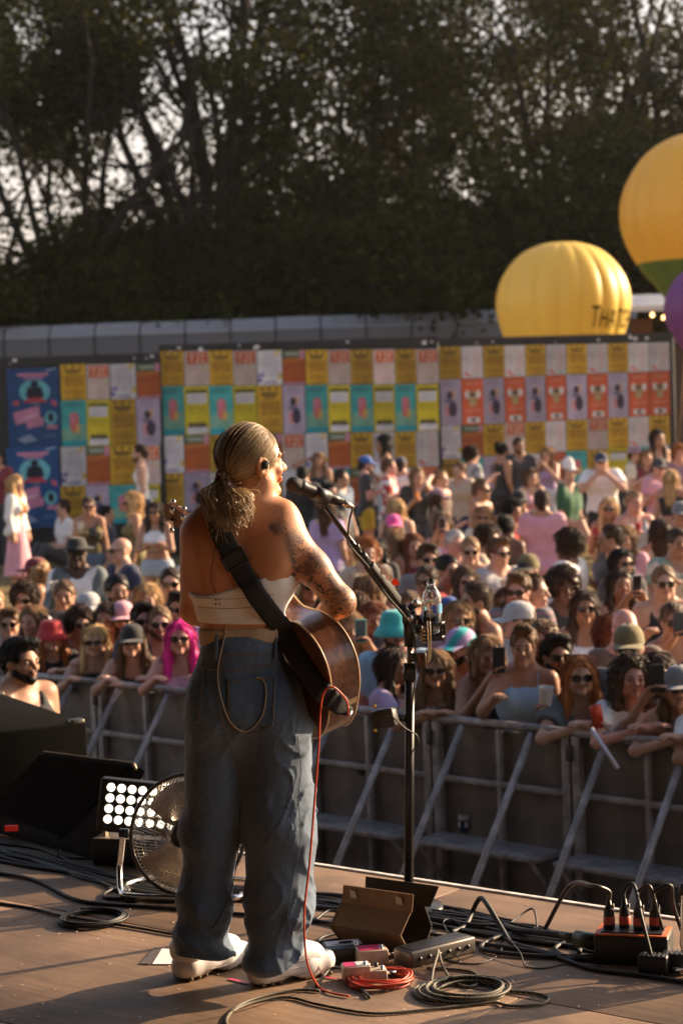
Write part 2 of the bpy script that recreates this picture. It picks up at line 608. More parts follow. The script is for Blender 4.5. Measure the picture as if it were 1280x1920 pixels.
STAGE = thing('stage_floor', 'brown plywood stage deck with white front edge', 'stage')
STAGE['kind'] = 'structure'
del STAGE['category']
def build_stage():
    ply = ply_mat()
    pw, pd, g = 2.0, 1.0, 0.006
    mb = MB(); mb.box((0, 0, -0.015), (pw - g, pd - g, 0.03), bev=0.0012)
    proto = mb.build('deck_panel', ply, STAGE)
    me = proto.data
    first = True
    for r_ in range(8):
        for c_ in range(-4, 6):
            u = c_ * pw + (0.62 if r_ % 2 else -0.3); w = -0.012 - pd / 2 - r_ * pd
            o = proto if first else link('deck_panel', me, STAGE)
            first = False
            q = stage_xy(u, w)
            o.location = (q[0], q[1], rng.uniform(-0.0012, 0.0012))
            o.rotation_euler = (0, 0, R(-39))
    mb = MB(); mb.box((0, 0, -0.65), (22, 8.1, 1.2))
    q = stage_xy(0.5, -4.1)
    o = mb.build('understructure', mat('black_drape', (0.012, 0.011, 0.011), 0.95), STAGE)
    o.location = (q[0], q[1], -0.031); o.rotation_euler = (0, 0, R(-39))
    mb = MB(); mb.box((0, 0, 0), (22, 0.024, 0.06), bev=0.002)
    q = stage_xy(0.5, 0.004)
    o = mb.build('edge_strip', mat('white_edge_paint', (0.62, 0.58, 0.54), 0.5, var=0.3, vscale=20), STAGE)
    o.location = (q[0], q[1], -0.024); o.rotation_euler = (0, 0, R(-39))
build_stage()
# ---- unseen stage cover, added to block sky fill (roof, drapes and backdrop, behind and above the camera)
def build_shade_roof():
    t = thing('shade_roof', 'unseen dark roof and black drapes added to keep sky light off the performer', 'stage roof')
    t['kind'] = 'structure'
    del t['category']
    blk = mat('black_stage_cloth', (0.015, 0.014, 0.014), 0.95)
    mb = MB(); mb.box((0, 0, 0), (14, 9.5, 0.12))
    q = stage_xy(0.5, -4.6)
    o = mb.build('shade_canopy', blk, t); o.location = (q[0], q[1], 5.2); o.rotation_euler = (0, 0, R(-39))
    mb = MB(); mb.box((0, 0, 0), (14, 0.1, 5.0))
    q = stage_xy(0.5, -9.2)
    o = mb.build('backdrop', blk, t); o.location = (q[0], q[1], 2.62); o.rotation_euler = (0, 0, R(-39))  # added out of view, keeps fill light off the performer's back
    mb = MB(); mb.box((0, 0, 0), (0.1, 6.5, 5.0))
    q = stage_xy(-6.3, -5.4)
    o = mb.build('shade_drape', blk, t); o.location = (q[0], q[1], 2.62); o.rotation_euler = (0, 0, R(-39))
    mb = MB(); mb.box((0, 0, 0), (0.1, 7.5, 5.0))
    q = stage_xy(5.6, -5.4)
    o = mb.build('shade_drape', blk, t); o.location = (q[0], q[1], 2.62); o.rotation_euler = (0, 0, R(-39))  # added out of view to block fill from the right
    al = mat('truss_aluminium', (0.5, 0.5, 0.5), 0.4, 0.9)
    for u in (-6.3, 7.3):
        for w in (-0.2, -9.0):
            mb = MB()
            q = stage_xy(u, w)
            mb.tube([(q[0], q[1], 0), (q[0], q[1], 5.14)], 0.06, 10)
            mb.build('roof_leg', al, t)
build_shade_roof()

# ---- pit barrier
BD = R(-43.2)
BE = np.array([math.cos(BD), math.sin(BD), 0])
BN = np.array([-BE[1], BE[0], 0])                              # towards the crowd
B0 = P(810, 1345, -0.05)
def build_barrier():
    alu = mat('barrier_aluminium', (0.30, 0.26, 0.25), 0.5, 0.15, var=0.38, vscale=14)
    sheet = mat('barrier_sheet', (0.15, 0.125, 0.11), 0.6, 0.2, var=0.4, vscale=5)
    L = 1.0
    n0, n1 = -6, 5
    poses = ['dented sheet', 'scuffed sheet']
    proto = []
    def part(name, mb, m):
        proto.append((name, mb, m))
    gz = -1.25
    # local: x along, y towards the crowd, z up from the ground
    a = MB(); a.box((L / 2, 0.03, 0.60), (L - 0.012, 0.012, 1.12)); part('front_sheet', a, sheet)
    a = MB(); a.tube([(0.0, 0, 1.2), (L, 0, 1.2)], 0.024, 10); part('top_rail', a, alu)
    a = MB(); a.box((L / 2, -0.012, 0.86), (L - 0.07, 0.03, 0.035), bev=0.004); part('mid_rail', a, alu)
    for x in (0.035, L - 0.035):
        a = MB(); a.box((x, 0, 0.59), (0.05, 0.05, 1.18), bev=0.005); part('upright', a, alu)
    a = MB(); a.box((L / 2, -0.008, 0.60), (0.028, 0.04, 1.15), bev=0.004); part('centre_post', a, alu)
    for x in (0.24, 0.74):
        a = MB(); a.tube([(x, -0.02, 1.17), (x + 0.005, -0.86, 0.03)], 0.021, 8); part('brace', a, alu)
    a = MB(); a.box((L / 2, -0.15, 0.53), (L - 0.12, 0.27, 0.03), bev=0.006); part('step', a, alu)
    for x in (0.1, L - 0.1):
        a = MB(); a.tube([(x, -0.27, 0.515), (x, -0.03, 0.25)], 0.014, 6); part('step_bracket', a, alu)
    a = MB(); a.box((L / 2, -0.44, 0.012), (L - 0.02, 0.9, 0.024)); part('base_plate', a, alu)
    a = MB(); a.box((0.0, -0.03, 1.09), (0.035, 0.03, 0.09), bev=0.006); part('coupling', a, mat('coupling_steel', (0.10, 0.09, 0.085), 0.5, 0.8))
    meshes = None
    names = {}
    for i in range(n0, n1):
        q = B0 + BE * (i * L) 
        t = thing('crowd_barrier', {-5: 'grey pit barrier section behind the black loudspeaker stack', -4: 'grey pit barrier section under the woman in black cap', -3: 'grey pit barrier section under the woman with magenta hair', -2: 'grey pit barrier section mostly hidden behind the performer jeans', -1: 'grey pit barrier section just behind the boom stand pole', 0: 'grey pit barrier section under the man in pale blue strap top', 1: 'grey pit barrier section under auburn haired woman and curly brunette', 2: 'grey pit barrier section under the woman in grey cap'}.get(i, 'grey aluminium pit barrier section beyond the other sections with braces and step'), 'barrier', (q[0], q[1], gz), BD, 'pit barrier sections in a row')
        if meshes is None:
            meshes = []
            for name, mb, m in proto:
                o = mb.build(name, m, t)
                meshes.append((name, o.data))
        else:
            for name, me in meshes:
                link(name, me, t)
build_barrier()

# ---- poster walls
def poster_art(kind, w, h):
    """list of (colour, depth step, polygon in 0..1 poster space) ; simple blocks of print"""
    S = []
    rs = random.Random(sum(map(ord, kind)) * 13)
    def rect(c, x0, y0, x1, y1, d=1): S.append((c, d, [(x0, y0), (x1, y0), (x1, y1), (x0, y1)]))
    def oval(c, x, y, rx, ry, d=1, rot=0, n=14):
        S.append((c, d, [(x + rx * math.cos(a) * math.cos(rot) - ry * math.sin(a) * math.sin(rot) * .6, y + rx * math.cos(a) * math.sin(rot) * 0.6 + ry * math.sin(a) * math.cos(rot)) for a in [2 * math.pi * i / n for i in range(n)]]))
    def poly(c, pts, d=1): S.append((c, d, pts))
    def lines(c, x0, x1, y0, y1, n, d=1, t=.5, gap=True):
        for i in range(n):
            y = y0 + (y1 - y0) * (i + .5) / n
            hh = (y1 - y0) / n * t / 2
            x = x0 + rs.uniform(0, .08)
            while x < x1 - .04:
                e = min(x1, x + rs.uniform(.08, .26)) if gap else x1 - rs.uniform(0, .1)
                rect(c, x, y - hh, e, y + hh, d); x = e + .025
    if kind == 'A':
        bgc = (0.62, 0.36, 0.02); k = (0.06, 0.03, 0.015); o = (0.30, 0.13, 0.01)
        for x in (.2, .5, .8): oval(k, x, .93, .06, .035)
        lines(k, .16, .86, .79, .86, 1, 1, .9); lines(k, .26, .78, .73, .78, 1, 1, .8)
        lines(o, .1, .92, .36, .7, 6, 1, .65); lines(o, .1, .92, .12, .32, 4, 1, .55)
        lines(k, .1, .9, .03, .07, 1, 1, .8)
    elif kind == 'B':
        bgc = (0.62, 0.50, 0.45); rd = (0.62, 0.10, 0.02)
        rect(rd, .12, .62, .95, .96)
        poly((.75, .55, .42), [(.2, .9), (.4, .9), (.3, .66), (.24, .66), (.33, .86), (.2, .86)], 2)
        poly((.75, .55, .42), [(.48, .9), (.64, .9), (.64, .8), (.53, .7), (.66, .7), (.66, .66), (.46, .66), (.46, .71), (.59, .81), (.59, .86), (.48, .86)], 2)
        poly((.75, .55, .42), [(.72, .9), (.86, .9), (.86, .86), (.77, .86), (.77, .7), (.86, .7), (.86, .66), (.72, .66)], 2)
        lines((.66, .38, .32), .1, .9, .1, .55, 8, 1, .35)
        oval((.66, .60, .36), .82, .5, .1, .07, 1)
    elif kind == 'C':
        bgc = (0.66, 0.62, 0.62); b = (0.16, 0.12, 0.38); y = (0.66, 0.46, 0.06)
        lines((.36, .33, .42), .2, .85, .25, .92, 10, 1, .34)
        for _ in range(7): oval(b, rs.uniform(.0, .3), rs.uniform(.08, .36), rs.uniform(.04, .1), rs.uniform(.02, .06))
        for _ in range(6): oval(y, rs.uniform(.7, 1), rs.uniform(.15, .38), rs.uniform(.04, .09), rs.uniform(.02, .06))
        for _ in range(4): oval(y, rs.uniform(.7, 1), rs.uniform(.86, 1), rs.uniform(.04, .09), rs.uniform(.02, .05))
        rect(b, .25, .06, .75, .10)
    elif kind == 'D':
        bgc = (0.42, 0.09, 0.015)
        rect((.10, .14, .07), 0, .78, .8, 1); poly((.6, .25, .33), [(.8, .74), (1, .74), (1, 1), (.8, 1)])
        lines((.6, .6, .5), .1, .75, .84, .95, 2, 2, .5)
        poly((.52, .16, .03), [(0, .6), (1, .72), (1, .78), (0, .74)], 1); rect((.5, .22, .26), 0, 0, 1, .08)
    elif kind == 'E':
        bgc = (0.06, 0.42, 0.40)
        poly((.20, .42, .30), [(0, .13), (1, .13), (1, .5), (0, .38)], 1)
        oval((.62, .16, .14), .52, .52, .2, .26, 2, -.6); oval((.70, .22, .30), .46, .62, .15, .13, 3, -.6)
        poly((.66, .40, .1), [(.52, .3), (.7, .28), (.74, .44), (.6, .5)], 3)
        lines((.05, .2, .22), .08, .92, .84, .95, 2, 1, .5); rect((.02, .34, .40), 0, 0, 1, .11, 2)
    elif kind == 'F':
        bgc = (0.68, 0.54, 0.02); k = (0.05, 0.045, 0.02); w_ = (0.70, 0.68, 0.70)
        for x in (.16, .34, .52, .7, .86): rect(k, x - .07, .86, x + .07, .93)
        rect(w_, .12, .64, .9, .85, 1); lines((.4, .38, .4), .16, .86, .66, .82, 3, 2, .3)
        lines((.42, .33, .02), .12, .9, .42, .6, 3, 1, .3); lines(k, .1, .9, .2, .25, 1, 1, .9)
        rect(w_, .1, .02, .92, .17, 1); lines(k, .12, .9, .15, .2, 1, 2, .9)
    elif kind == 'G':
        bgc = (0.46, 0.38, 0.48); k = (0.05, 0.035, 0.06)
        lines((.34, .26, .38), .1, .9, .82, .94, 2, 1, .4)
        oval(k, .47, .66, .14, .09, 2); oval(k, .6, .36, .2, .17, 2); oval((.62, .25, .26), .36, .33, .12, .13, 1)
        rect((.15, .12, .2), .28, .5, .66, .56, 3); oval((.64, .36, .2), .62, .68, .1, .1, 1); lines((.34, .26, .38), .2, .8, .06, .14, 2, 1, .4)
    elif kind == 'H':
        bgc = (0.62, 0.11, 0.035); w_ = (0.72, 0.66, 0.62)
        lines((.7, .3, .2), .2, .8, .86, .94, 2, 1, .4)
        oval(w_, .26, .66, .12, .09, 1); oval(w_, .76, .66, .12, .09, 1)
        poly((.42, .30, .14), [(.3, .72), (.7, .72), (.64, .4), (.36, .4)], 2); oval((.1, .06, .05), .5, .66, .12, .05, 3)
        lines((.7, .3, .2), .15, .85, .26, .34, 2, 1, .4)
        rect(w_, .22, .04, .8, .16, 1); oval((.1, .06, .05), .5, .1, .12, .04, 2)
    elif kind == 'I':
        bgc = (0.60, 0.54, 0.53)
        lines((.44, .38, .38), .14, .36, .2, .92, 9, 1, .4); lines((.66, .42, .38), .5, .9, .2, .9, 9, 1, .5)
        oval((.64, .08, .04), .2, .14, .09, .05, 1); oval((.64, .08, .04), .34, .08, .12, .03, 1)
    else:   # the large navy one
        bgc = (0.012, 0.075, 0.22); pk = (0.62, 0.24, 0.36); cy = (0.16, 0.50, 0.56); k = (0.012, 0.014, 0.03)
        rect(pk, .2, .90, .8, .935); rect(pk, .32, .865, .7, .89)
        oval(cy, .53, .70, .3, .155, 1, 0, 22)
        oval(k, .53, .80, .075, .045, 3); poly(k, [(.4, .76), (.66, .76), (.7, .66), (.36, .66)], 3); poly(k, [(.34, .66), (.72, .66), (.62, .58), (.44, .58)], 3)
        poly((.5, .05, .08), [(.4, .62), (.66, .62), (.78, .56), (.28, .56)], 4); poly((.56, .1, .16), [(.1, .58), (.22, .6), (.22, .52), (.1, .54)], 2); poly((.56, .1, .16), [(.85, .6), (.95, .56), (.93, .5), (.84, .54)], 2)
        poly(pk, [(.1, .44), (.6, .52), (.62, .36), (.14, .28)], 2); poly(pk, [(.34, .33), (.68, .37), (.68, .27), (.36, .23)], 2)
        poly((.72, .5, .56), [(.3, .38), (.56, .42), (.56, .39), (.3, .35)], 3)
        oval(cy, .82, .36, .12, .09, 2); oval(k, .82, .37, .06, .06, 3); rect(pk, .74, .22, .94, .27, 2)
        poly((.26, .34, .46), [(.15, .1), (.4, .16), (.56, .08), (.3, .04)], 2); lines((.1, .2, .36), .62, .94, .1, .16, 2, 2, .5)
        poly((.3, .38, .52), [(.74, .97), (.96, 1), (.96, .985), (.78, .95)], 2)
    return bgc, S
_poster_cache = {}
def printmat(c):
    key = 'print_%02d_%02d_%02d' % tuple(int(q * 99) for q in c)
    new = key not in _mats
    m = mat(key, tuple(q * .82 for q in c), 0.7, var=0.2, vscale=4.0, bump=.5, bscale=9)
    if new:      # every pasted sheet has faded a little differently
        nt = m.node_tree; b = nt.nodes['Principled BSDF']
        src = b.inputs['Base Color'].links[0].from_socket
        oi = nt.nodes.new('ShaderNodeObjectInfo'); mr = nt.nodes.new('ShaderNodeMapRange')
        mr.inputs['To Min'].default_value = .72; mr.inputs['To Max'].default_value = 1.12
        nt.links.new(oi.outputs['Random'], mr.inputs['Value'])
        mx = nt.nodes.new('ShaderNodeMix'); mx.data_type = 'RGBA'; mx.blend_type = 'MULTIPLY'; mx.inputs['Factor'].default_value = 1
        nt.links.new(src, mx.inputs['A']); nt.links.new(mr.outputs['Result'], mx.inputs['B']); nt.links.new(mx.outputs['Result'], b.inputs['Base Color'])
    return m
def poster(kind, w, h, parent, M, seed):
    key = (kind, round(w, 2), round(h, 2))
    if key not in _poster_cache:
        bgc, S = poster_art(kind, w, h)
        mats = [bgc]; mb = MB()
        mb.box((0, -0.004, 0), (w, 0.008, h), 0)
        for c, d, pts in S:
            if c not in mats: mats.append(c)
            y = -0.008 - 0.003 * d
            pts = [(min(1, max(0, a)), min(1, max(0, b_))) for a, b_ in pts]
            mb.add([((a - .5) * w, y, (b_ - .5) * h) for a, b_ in pts], [list(range(len(pts)))], mats.index(c))
        ms = [printmat(c) for c in mats]
        o = mb.build('poster', ms, parent)
        _poster_cache[key] = o.data
    else:
        o = link('poster', _poster_cache[key], parent)
    o.matrix_local = M
    return o
def build_walls():
    hoard = mat('hoarding_black', (0.02, 0.018, 0.017), 0.7, var=0.3, vscale=3)
    paperc = mat('torn_paper', (0.6, 0.58, 0.56), 0.8, var=0.2)
    secs = [
        ('poster_wall', 'black hoarding with one tall navy poster beside smaller pasted posters', (-25, 33.0), (300, 33.2), 678,
         [12, 110], [113, 161, 205, 254, 300], [683, 751, 838, 912, 985], [681, 747, 834, 908, 980], ['ABCD', 'EFAG', 'CDAB', 'AGEF']),
        ('poster_wall', 'black hoarding with teal and yellow posters behind the performer', (300, 33.3), (822, 33.7), 650,
         None, [300, 344, 391, 436, 481, 528, 571, 614, 656, 698, 739, 779, 821], [658, 724, 817, 888, 960], [654, 720, 808, 875, 945],
         ['ABABCDABABAB', 'EFEFAGEFEFEF', 'CDACDBCDAIAI', 'AGCEACAEDBCH']),
        ('poster_wall', 'black hoarding with red and lilac posters below the inflatable balloons', (822, 33.9), (1264, 34.8), 640,
         None, [822, 864, 905, 945, 984, 1022, 1061, 1100, 1139, 1177, 1216, 1255], [650, 712, 800, 862, 925], [641, 695, 778, 834, 893],
         ['AIAIAIAIAII', 'GHGHGHGHGHH', 'CDABAIABAIA', 'AEGCIHEAFEG']),
    ]
    for name, label, (xa, Ya), (xb, Yb), ytop, navy, colx, ya, yb, kinds in secs:
        A = U(xa, 700, Ya); B = U(xb, 700, Yb)
        d = B - A; d[2] = 0; Lw = np.linalg.norm(d); d /= Lw
        nrm = np.array([d[1], -d[0], 0])           # towards the camera
        gz = ground_z(Ya) - 0.05
        t = thing(name, label, 'poster wall', (A[0], A[1], gz), math.atan2(d[1], d[0]))
        def onwall(px, py):
            r = ray(px, py)
            s = np.dot(A - CPOS, nrm) / np.dot(r, nrm)
            q = CPOS + r * s
            return np.dot(q - A, d), q[2] - gz
        ztop = onwall((xa + xb) / 2, ytop)[1]
        # hoarding boards
        nb = max(2, round(Lw / 1.22)); bw = Lw / nb
        for i in range(nb):
            mb = MB(); mb.box(((i + .5) * bw, 0.05, ztop / 2), (bw - 0.008, 0.04, ztop + rng.uniform(-.02, .02))); mb.build('hoarding_board', hoard, t)
        mb = MB(); mb.box((Lw / 2, 0.052, ztop + 0.05), (Lw, 0.08, 0.10)); mb.build('top_beam', hoard, t)
        for i in range(nb + 1):
            mb = MB(); mb.tube([(i * bw, 0.10, 0), (i * bw, 0.10, ztop)], 0.03, 6); mb.build('back_post', hoard, t)
        def put(kind, x0, y0, x1, y1):
            u0, z0 = onwall(x0, (y0[0] + y0[1]) / 2); u1, z1 = onwall(x1, (y1[0] + y1[1]) / 2)
            um, zt = onwall((x0 + x1) / 2, (y0[0] + y0[1]) / 2); _, zb = onwall((x0 + x1) / 2, (y1[0] + y1[1]) / 2)
            ua, _ = onwall(x0, y0[0]); ub, _ = onwall(x1, y0[0])
            w = round((ub - ua) - 0.012, 2); h = round(zt - zb - 0.01, 2)
            M = Matrix.Translation(((ua + ub) / 2 + rng.uniform(-.004, .004), 0.03 - rng.choice((0, 0.004)), (zt + zb) / 2)) @ Matrix.Rotation(rng.gauss(0, .004), 4, 'Y')
            poster(kind, w, h, t, M, 0)
        if navy:
            for y0, y1 in ((690, 838), (838, 990)):
                put('N', navy[0], (y0, y0), navy[1], (y1, y1))
        xl, xr = colx[0], colx[-1]
        for ri, row in enumerate(kinds):
            for ci, k in enumerate(row):
                f = ((colx[ci] + colx[ci + 1]) / 2 - xl) / (xr - xl)
                y0 = ya[ri] + (yb[ri] - ya[ri]) * f; y1 = ya[ri + 1] + (yb[ri + 1] - ya[ri + 1]) * f
                if ri in (0, 1) and len(row) > 4 and len(row) < 12: pass
                put(k, colx[ci], (y0, y0), colx[ci + 1], (y1, y1))
        # scraps of torn paper left along the top
        for i in range(int(Lw * 2)):
            u = rng.uniform(0.1, Lw - .1); z = ztop + rng.uniform(-.03, .04); s = rng.uniform(.03, .09)
            mb = MB(); mb.add([(u, 0.004, z), (u + s, 0.002, z + rng.uniform(-.02, .02)), (u + s * .8, 0.0, z + s * rng.uniform(.3, .9)), (u + s * .2, 0.003, z + s * rng.uniform(.4, 1))], [[0, 1, 2, 3]])
            mb.build('paper_scrap', paperc, t)
build_walls()

# ---- long low clad building behind the hoarding
def build_building():
    Y = 60.0
    t = thing('clad_building', 'long low grey panelled building below the trees', 'building')
    pan = mat('cladding_grey', (0.085, 0.08, 0.085), 0.5, 0.1, var=0.15, vscale=1.2)
    top = mat('roof_sheet_pale', (0.24, 0.23, 0.24), 0.45, 0.1, var=0.15, vscale=1.2)
    drk = mat('building_frame', (0.03, 0.028, 0.028), 0.6)
    wdt = 1.36
    x0 = U(-120, 640, Y)[0] - 8 * 1.36; n = 24
    zt = U(440, 622, Y)[2]; zr = U(440, 598, Y)[2]
    pm = MB(); pm.box((0, 0, 0), (wdt - 0.05, 0.06, 1.9), bev=0.01)
    rm = MB(); a = (zr - zt); rm.add([(-wdt / 2 + .025, -.06, 0), (wdt / 2 - .025, -.06, 0), (wdt / 2 - .025, .55, a), (-wdt / 2 + .025, .55, a), (-wdt / 2 + .025, -.06, -.03), (wdt / 2 - .025, -.06, -.03), (wdt / 2 - .025, .55, a - .03), (-wdt / 2 + .025, .55, a - .03)],
             [(0, 1, 2, 3), (7, 6, 5, 4), (0, 4, 5, 1), (1, 5, 6, 2), (2, 6, 7, 3), (3, 7, 4, 0)])
    po = ro = None
    for i in range(n):
        x = x0 + i * wdt
        z0 = 0.0 if i % 4 else 0.015
        for k in range(2):
            o = pm.build('cladding_panel', pan, t) if po is None else link('cladding_panel', po, t)
            po = o.data; o.location = (x, Y, zt - 0.97 - 1.95 * k + z0)
        o = rm.build('roof_panel', top, t) if ro is None else link('roof_panel', ro, t)
        ro = o.data; o.location = (x, Y, zt + 0.02 + z0)
    xe = x0 + n * wdt
    mb = MB(); mb.box(((x0 + xe) / 2 - wdt / 2, Y + 2.1, zt / 2 - 0.6), (xe - x0, 4.0, zt + 1.1)); mb.build('wall', drk, t)
    mb = MB(); mb.box(((x0 + xe) / 2 - wdt / 2, Y + .3, zt - 4.0), (xe - x0, .5, 1.6)); mb.build('plinth', drk, t)
build_building()
# a food kiosk with string bulbs, right of the yellow balloon
def build_kiosk():
    Y = 52.0
    a = U(1175, 600, Y); b = U(1300, 600, Y)
    gz = ground_z(Y)
    t = thing('food_kiosk', 'dark kiosk with pale awning and warm bulbs beside yellow balloon', 'kiosk', (a[0], Y, gz))
    w = b[0] - a[0] + 1.2
    zt = U(1215, 585, Y)[2] - gz; zr = U(1215, 572, Y)[2] - gz
    m = mat('kiosk_timber', (0.05, 0.03, 0.022), 0.7)
    mb = MB(); mb.box((w / 2, 1.2, (zt - .9) / 2), (w, 0.1, zt - .9)); mb.build('back_wall', m, t)
    mb = MB(); mb.box((w / 2, 0, .55), (w, 0.1, 1.1)); mb.build('counter', m, t)
    for x in (0.05, w - .05):
        mb = MB(); mb.tube([(x, 0, 0), (x, 0, zt)], .05, 8); mb.build('post', m, t)
    mb = MB(); mb.add([(-.2, -.4, zt), (w + .2, -.4, zt), (w + .2, 1.4, zr + .2), (-.2, 1.4, zr + .2), (-.2, -.4, zt + .15), (w + .2, -.4, zt + .15), (w + .2, 1.4, zr + .35), (-.2, 1.4, zr + .35)],
             [(3, 2, 1, 0), (4, 5, 6, 7), (0, 1, 5, 4), (1, 2, 6, 5), (2, 3, 7, 6), (3, 0, 4, 7)])
    mb.build('awning', mat('awning_canvas', (0.55, 0.52, 0.50), 0.8), t)
    mb = MB(); mb.box((0.45, 0.6, zt - .6), (0.6, 0.04, 0.9)); mb.build('orange_banner', mat('orange_banner', (0.10, 0.035, 0.012), 0.8), t)
    for px, py in ((1222, 591), (1243, 596), (1262, 599)):
        q = U(px, py, Y - .3)
        mb = MB(); mb.lathe([(0.0, -.05), (.04, -.03), (.05, 0), (.035, .04), (.012, .06), (.0, .09)], 10)
        o = mb.build('bulb', emit('warm_bulb', (1, .55, .2), 3.0), t); o.location = (q[0] - a[0], -.3, q[2] - gz)
build_kiosk()

# ---- inflatable balloons
def balloon_mat(name, c1, c2=None, split=None):
    m, nt, b = new_mat(name)
    N, L = nt.nodes, nt.links
    b.inputs['Roughness'].default_value = 0.42
    b.inputs['Specular IOR Level'].default_value = 0.4
    if c2 is None:
        b.inputs['Base Color'].default_value = (*c1, 1)
    tr = N.new('ShaderNodeBsdfTranslucent'); tr.inputs['Color'].default_value = (*c1, 1)
    mx = N.new('ShaderNodeMixShader'); mx.inputs['Fac'].default_value = .3
    L.new(b.outputs['BSDF'], mx.inputs[1]); L.new(tr.outputs['BSDF'], mx.inputs[2]); L.new(mx.outputs['Shader'], N['Material Output'].inputs['Surface'])
    return m
def build_balloon(name, label, c, R0, prof, gores, mats, split=None, ground=None, text=None):
    """prof: (radius, height) pairs relative; mats by height split"""
    t = thing(name, label, 'balloon', c)
    n = gores * 10
    prof = catmull([(p[0], p[1], 0) for p in prof], 5)[:, :2]
    k = len(prof)
    vs, fs, mi = [], [], []
    for i in range(n):
        a = 2 * math.pi * i / n
        bulge = abs(math.sin(a * gores / 2))
        for r, z in prof:
            rr = r * R0 * (0.955 + 0.045 * bulge ** 0.6)
            vs.append((rr * math.cos(a), rr * math.sin(a), z * R0))
    for i in range(n):
        j = (i + 1) % n
        for q in range(k - 1):
            fs.append((i * k + q, j * k + q, j * k + q + 1, i * k + q + 1))
            zc = (prof[q][1] + prof[q + 1][1]) / 2
            mi.append(0 if split is None or zc > split else 1)
    me = mesh_np('envelope', np.array(vs), np.array(fs), True, mi)
    link('envelope', me, t, mats)
    # seams between the gores
    sm = MB()
    return t, prof
def build_balloons():
    yel = balloon_mat('balloon_yellow', (0.80, 0.60, 0.13))
    yel2 = balloon_mat('balloon_amber', (0.82, 0.52, 0.08))
    grn = balloon_mat('balloon_green', (0.09, 0.18, 0.05))
    pur = balloon_mat('balloon_purple', (0.26, 0.08, 0.26))
    pro = [(0.02, 0.86), (0.3, 0.84), (0.62, 0.70), (0.88, 0.40), (0.99, 0.05), (0.95, -0.3), (0.82, -0.66), (0.62, -1.0), (0.42, -1.3), (0.26, -1.55), (0.2, -1.7)]
    def basket(t, zb, s, depth):
        wk = mat('wicker', (0.18, 0.10, 0.05), 0.8, var=.3, vscale=30)
        mb = MB(); mb.box((0, 0, -depth + .28 * s), (.55 * s, .55 * s, .56 * s), bev=.05 * s); mb.build('basket', wk, t)
        for sx in (-1, 1):
            for sy in (-1, 1):
                mb = MB(); mb.tube([(sx * .15 * s, sy * .15 * s, zb), (sx * .26 * s, sy * .26 * s, -depth + .5 * s)], .012 * s, 5); mb.build('tether', wk, t)
    Y = 46.0
    c = U(1055, 565, Y); R0 = 127 / FPX * Y
    t, prof = build_balloon('inflatable_balloon', 'squat yellow ribbed inflatable balloon with black lettering', tuple(c), R0, pro, 18, [yel])
    basket(t, -1.7 * R0, 1.6, c[2] - ground_z(Y))
    # lettering wrapped round the envelope
    cu = bpy.data.curves.new('lettering', 'FONT'); cu.body = 'THATCHERS'; cu.size = 1; cu.shear = 0.15; cu.resolution_u = 3
    ob = bpy.data.objects.new('lettering', cu); COL.objects.link(ob)
    dg = bpy.context.evaluated_depsgraph_get(); me = bpy.data.meshes.new_from_object(ob.evaluated_get(dg))
    bpy.data.objects.remove(ob)
    bm = bmesh.new(); bm.from_mesh(me)
    bmesh.ops.triangulate(bm, faces=bm.faces[:])
    bmesh.ops.subdivide_edges(bm, edges=bm.edges[:], cuts=1)
    hgt = 36 / FPX * Y
    xs = [v.co.x for v in bm.verts]; x0 = min(xs); sc = hgt / 0.72
    a0 = -math.pi / 2 + math.asin(0.30); zc0 = U(1100, 618, Y)[2] - c[2]
    for v in bm.verts:
        z = zc0 + v.co.y * sc * (1.12 if v.co.x - x0 < 0.6 else 0.95)
        r = np.interp(-z / R0, [-q[1] for q in prof], [q[0] for q in prof]) * R0
        a = a0 + (v.co.x - x0) * sc * 0.60 / R0
        v.co = ((r + .03) * math.cos(a), (r + .03) * math.sin(a), z)
    bm.to_mesh(me); bm.free()
    link('lettering', me, t, mat('lettering_black', (0.012, 0.008, 0.006), 0.9, spec=0.02, var=0))
    Y = 42.0
    c = U(1312, 400, Y); R0 = 150 / FPX * Y
    pro2 = [(0.02, 0.98), (0.32, 0.95), (0.68, 0.74), (0.93, 0.36), (1.0, 0.0), (0.93, -0.34), (0.76, -0.66), (0.55, -0.92), (0.38, -1.15), (0.26, -1.32), (0.2, -1.45)]
    t, _ = build_balloon('inflatable_balloon', 'tall amber inflatable balloon with green lower band', tuple(c), R0, pro2, 16, [yel2, grn], split=-0.6)
    basket(t, -1.45 * R0, 2.0, c[2] - ground_z(Y))
    Y = 38.0
    c = U(1330, 580, Y); R0 = 86 / FPX * Y
    t, _ = build_balloon('inflatable_balloon', 'purple inflatable balloon under the amber one', tuple(c), R0, pro2, 14, [pur])
    basket(t, -1.45 * R0, 1.0, c[2] - ground_z(Y))
build_balloons()

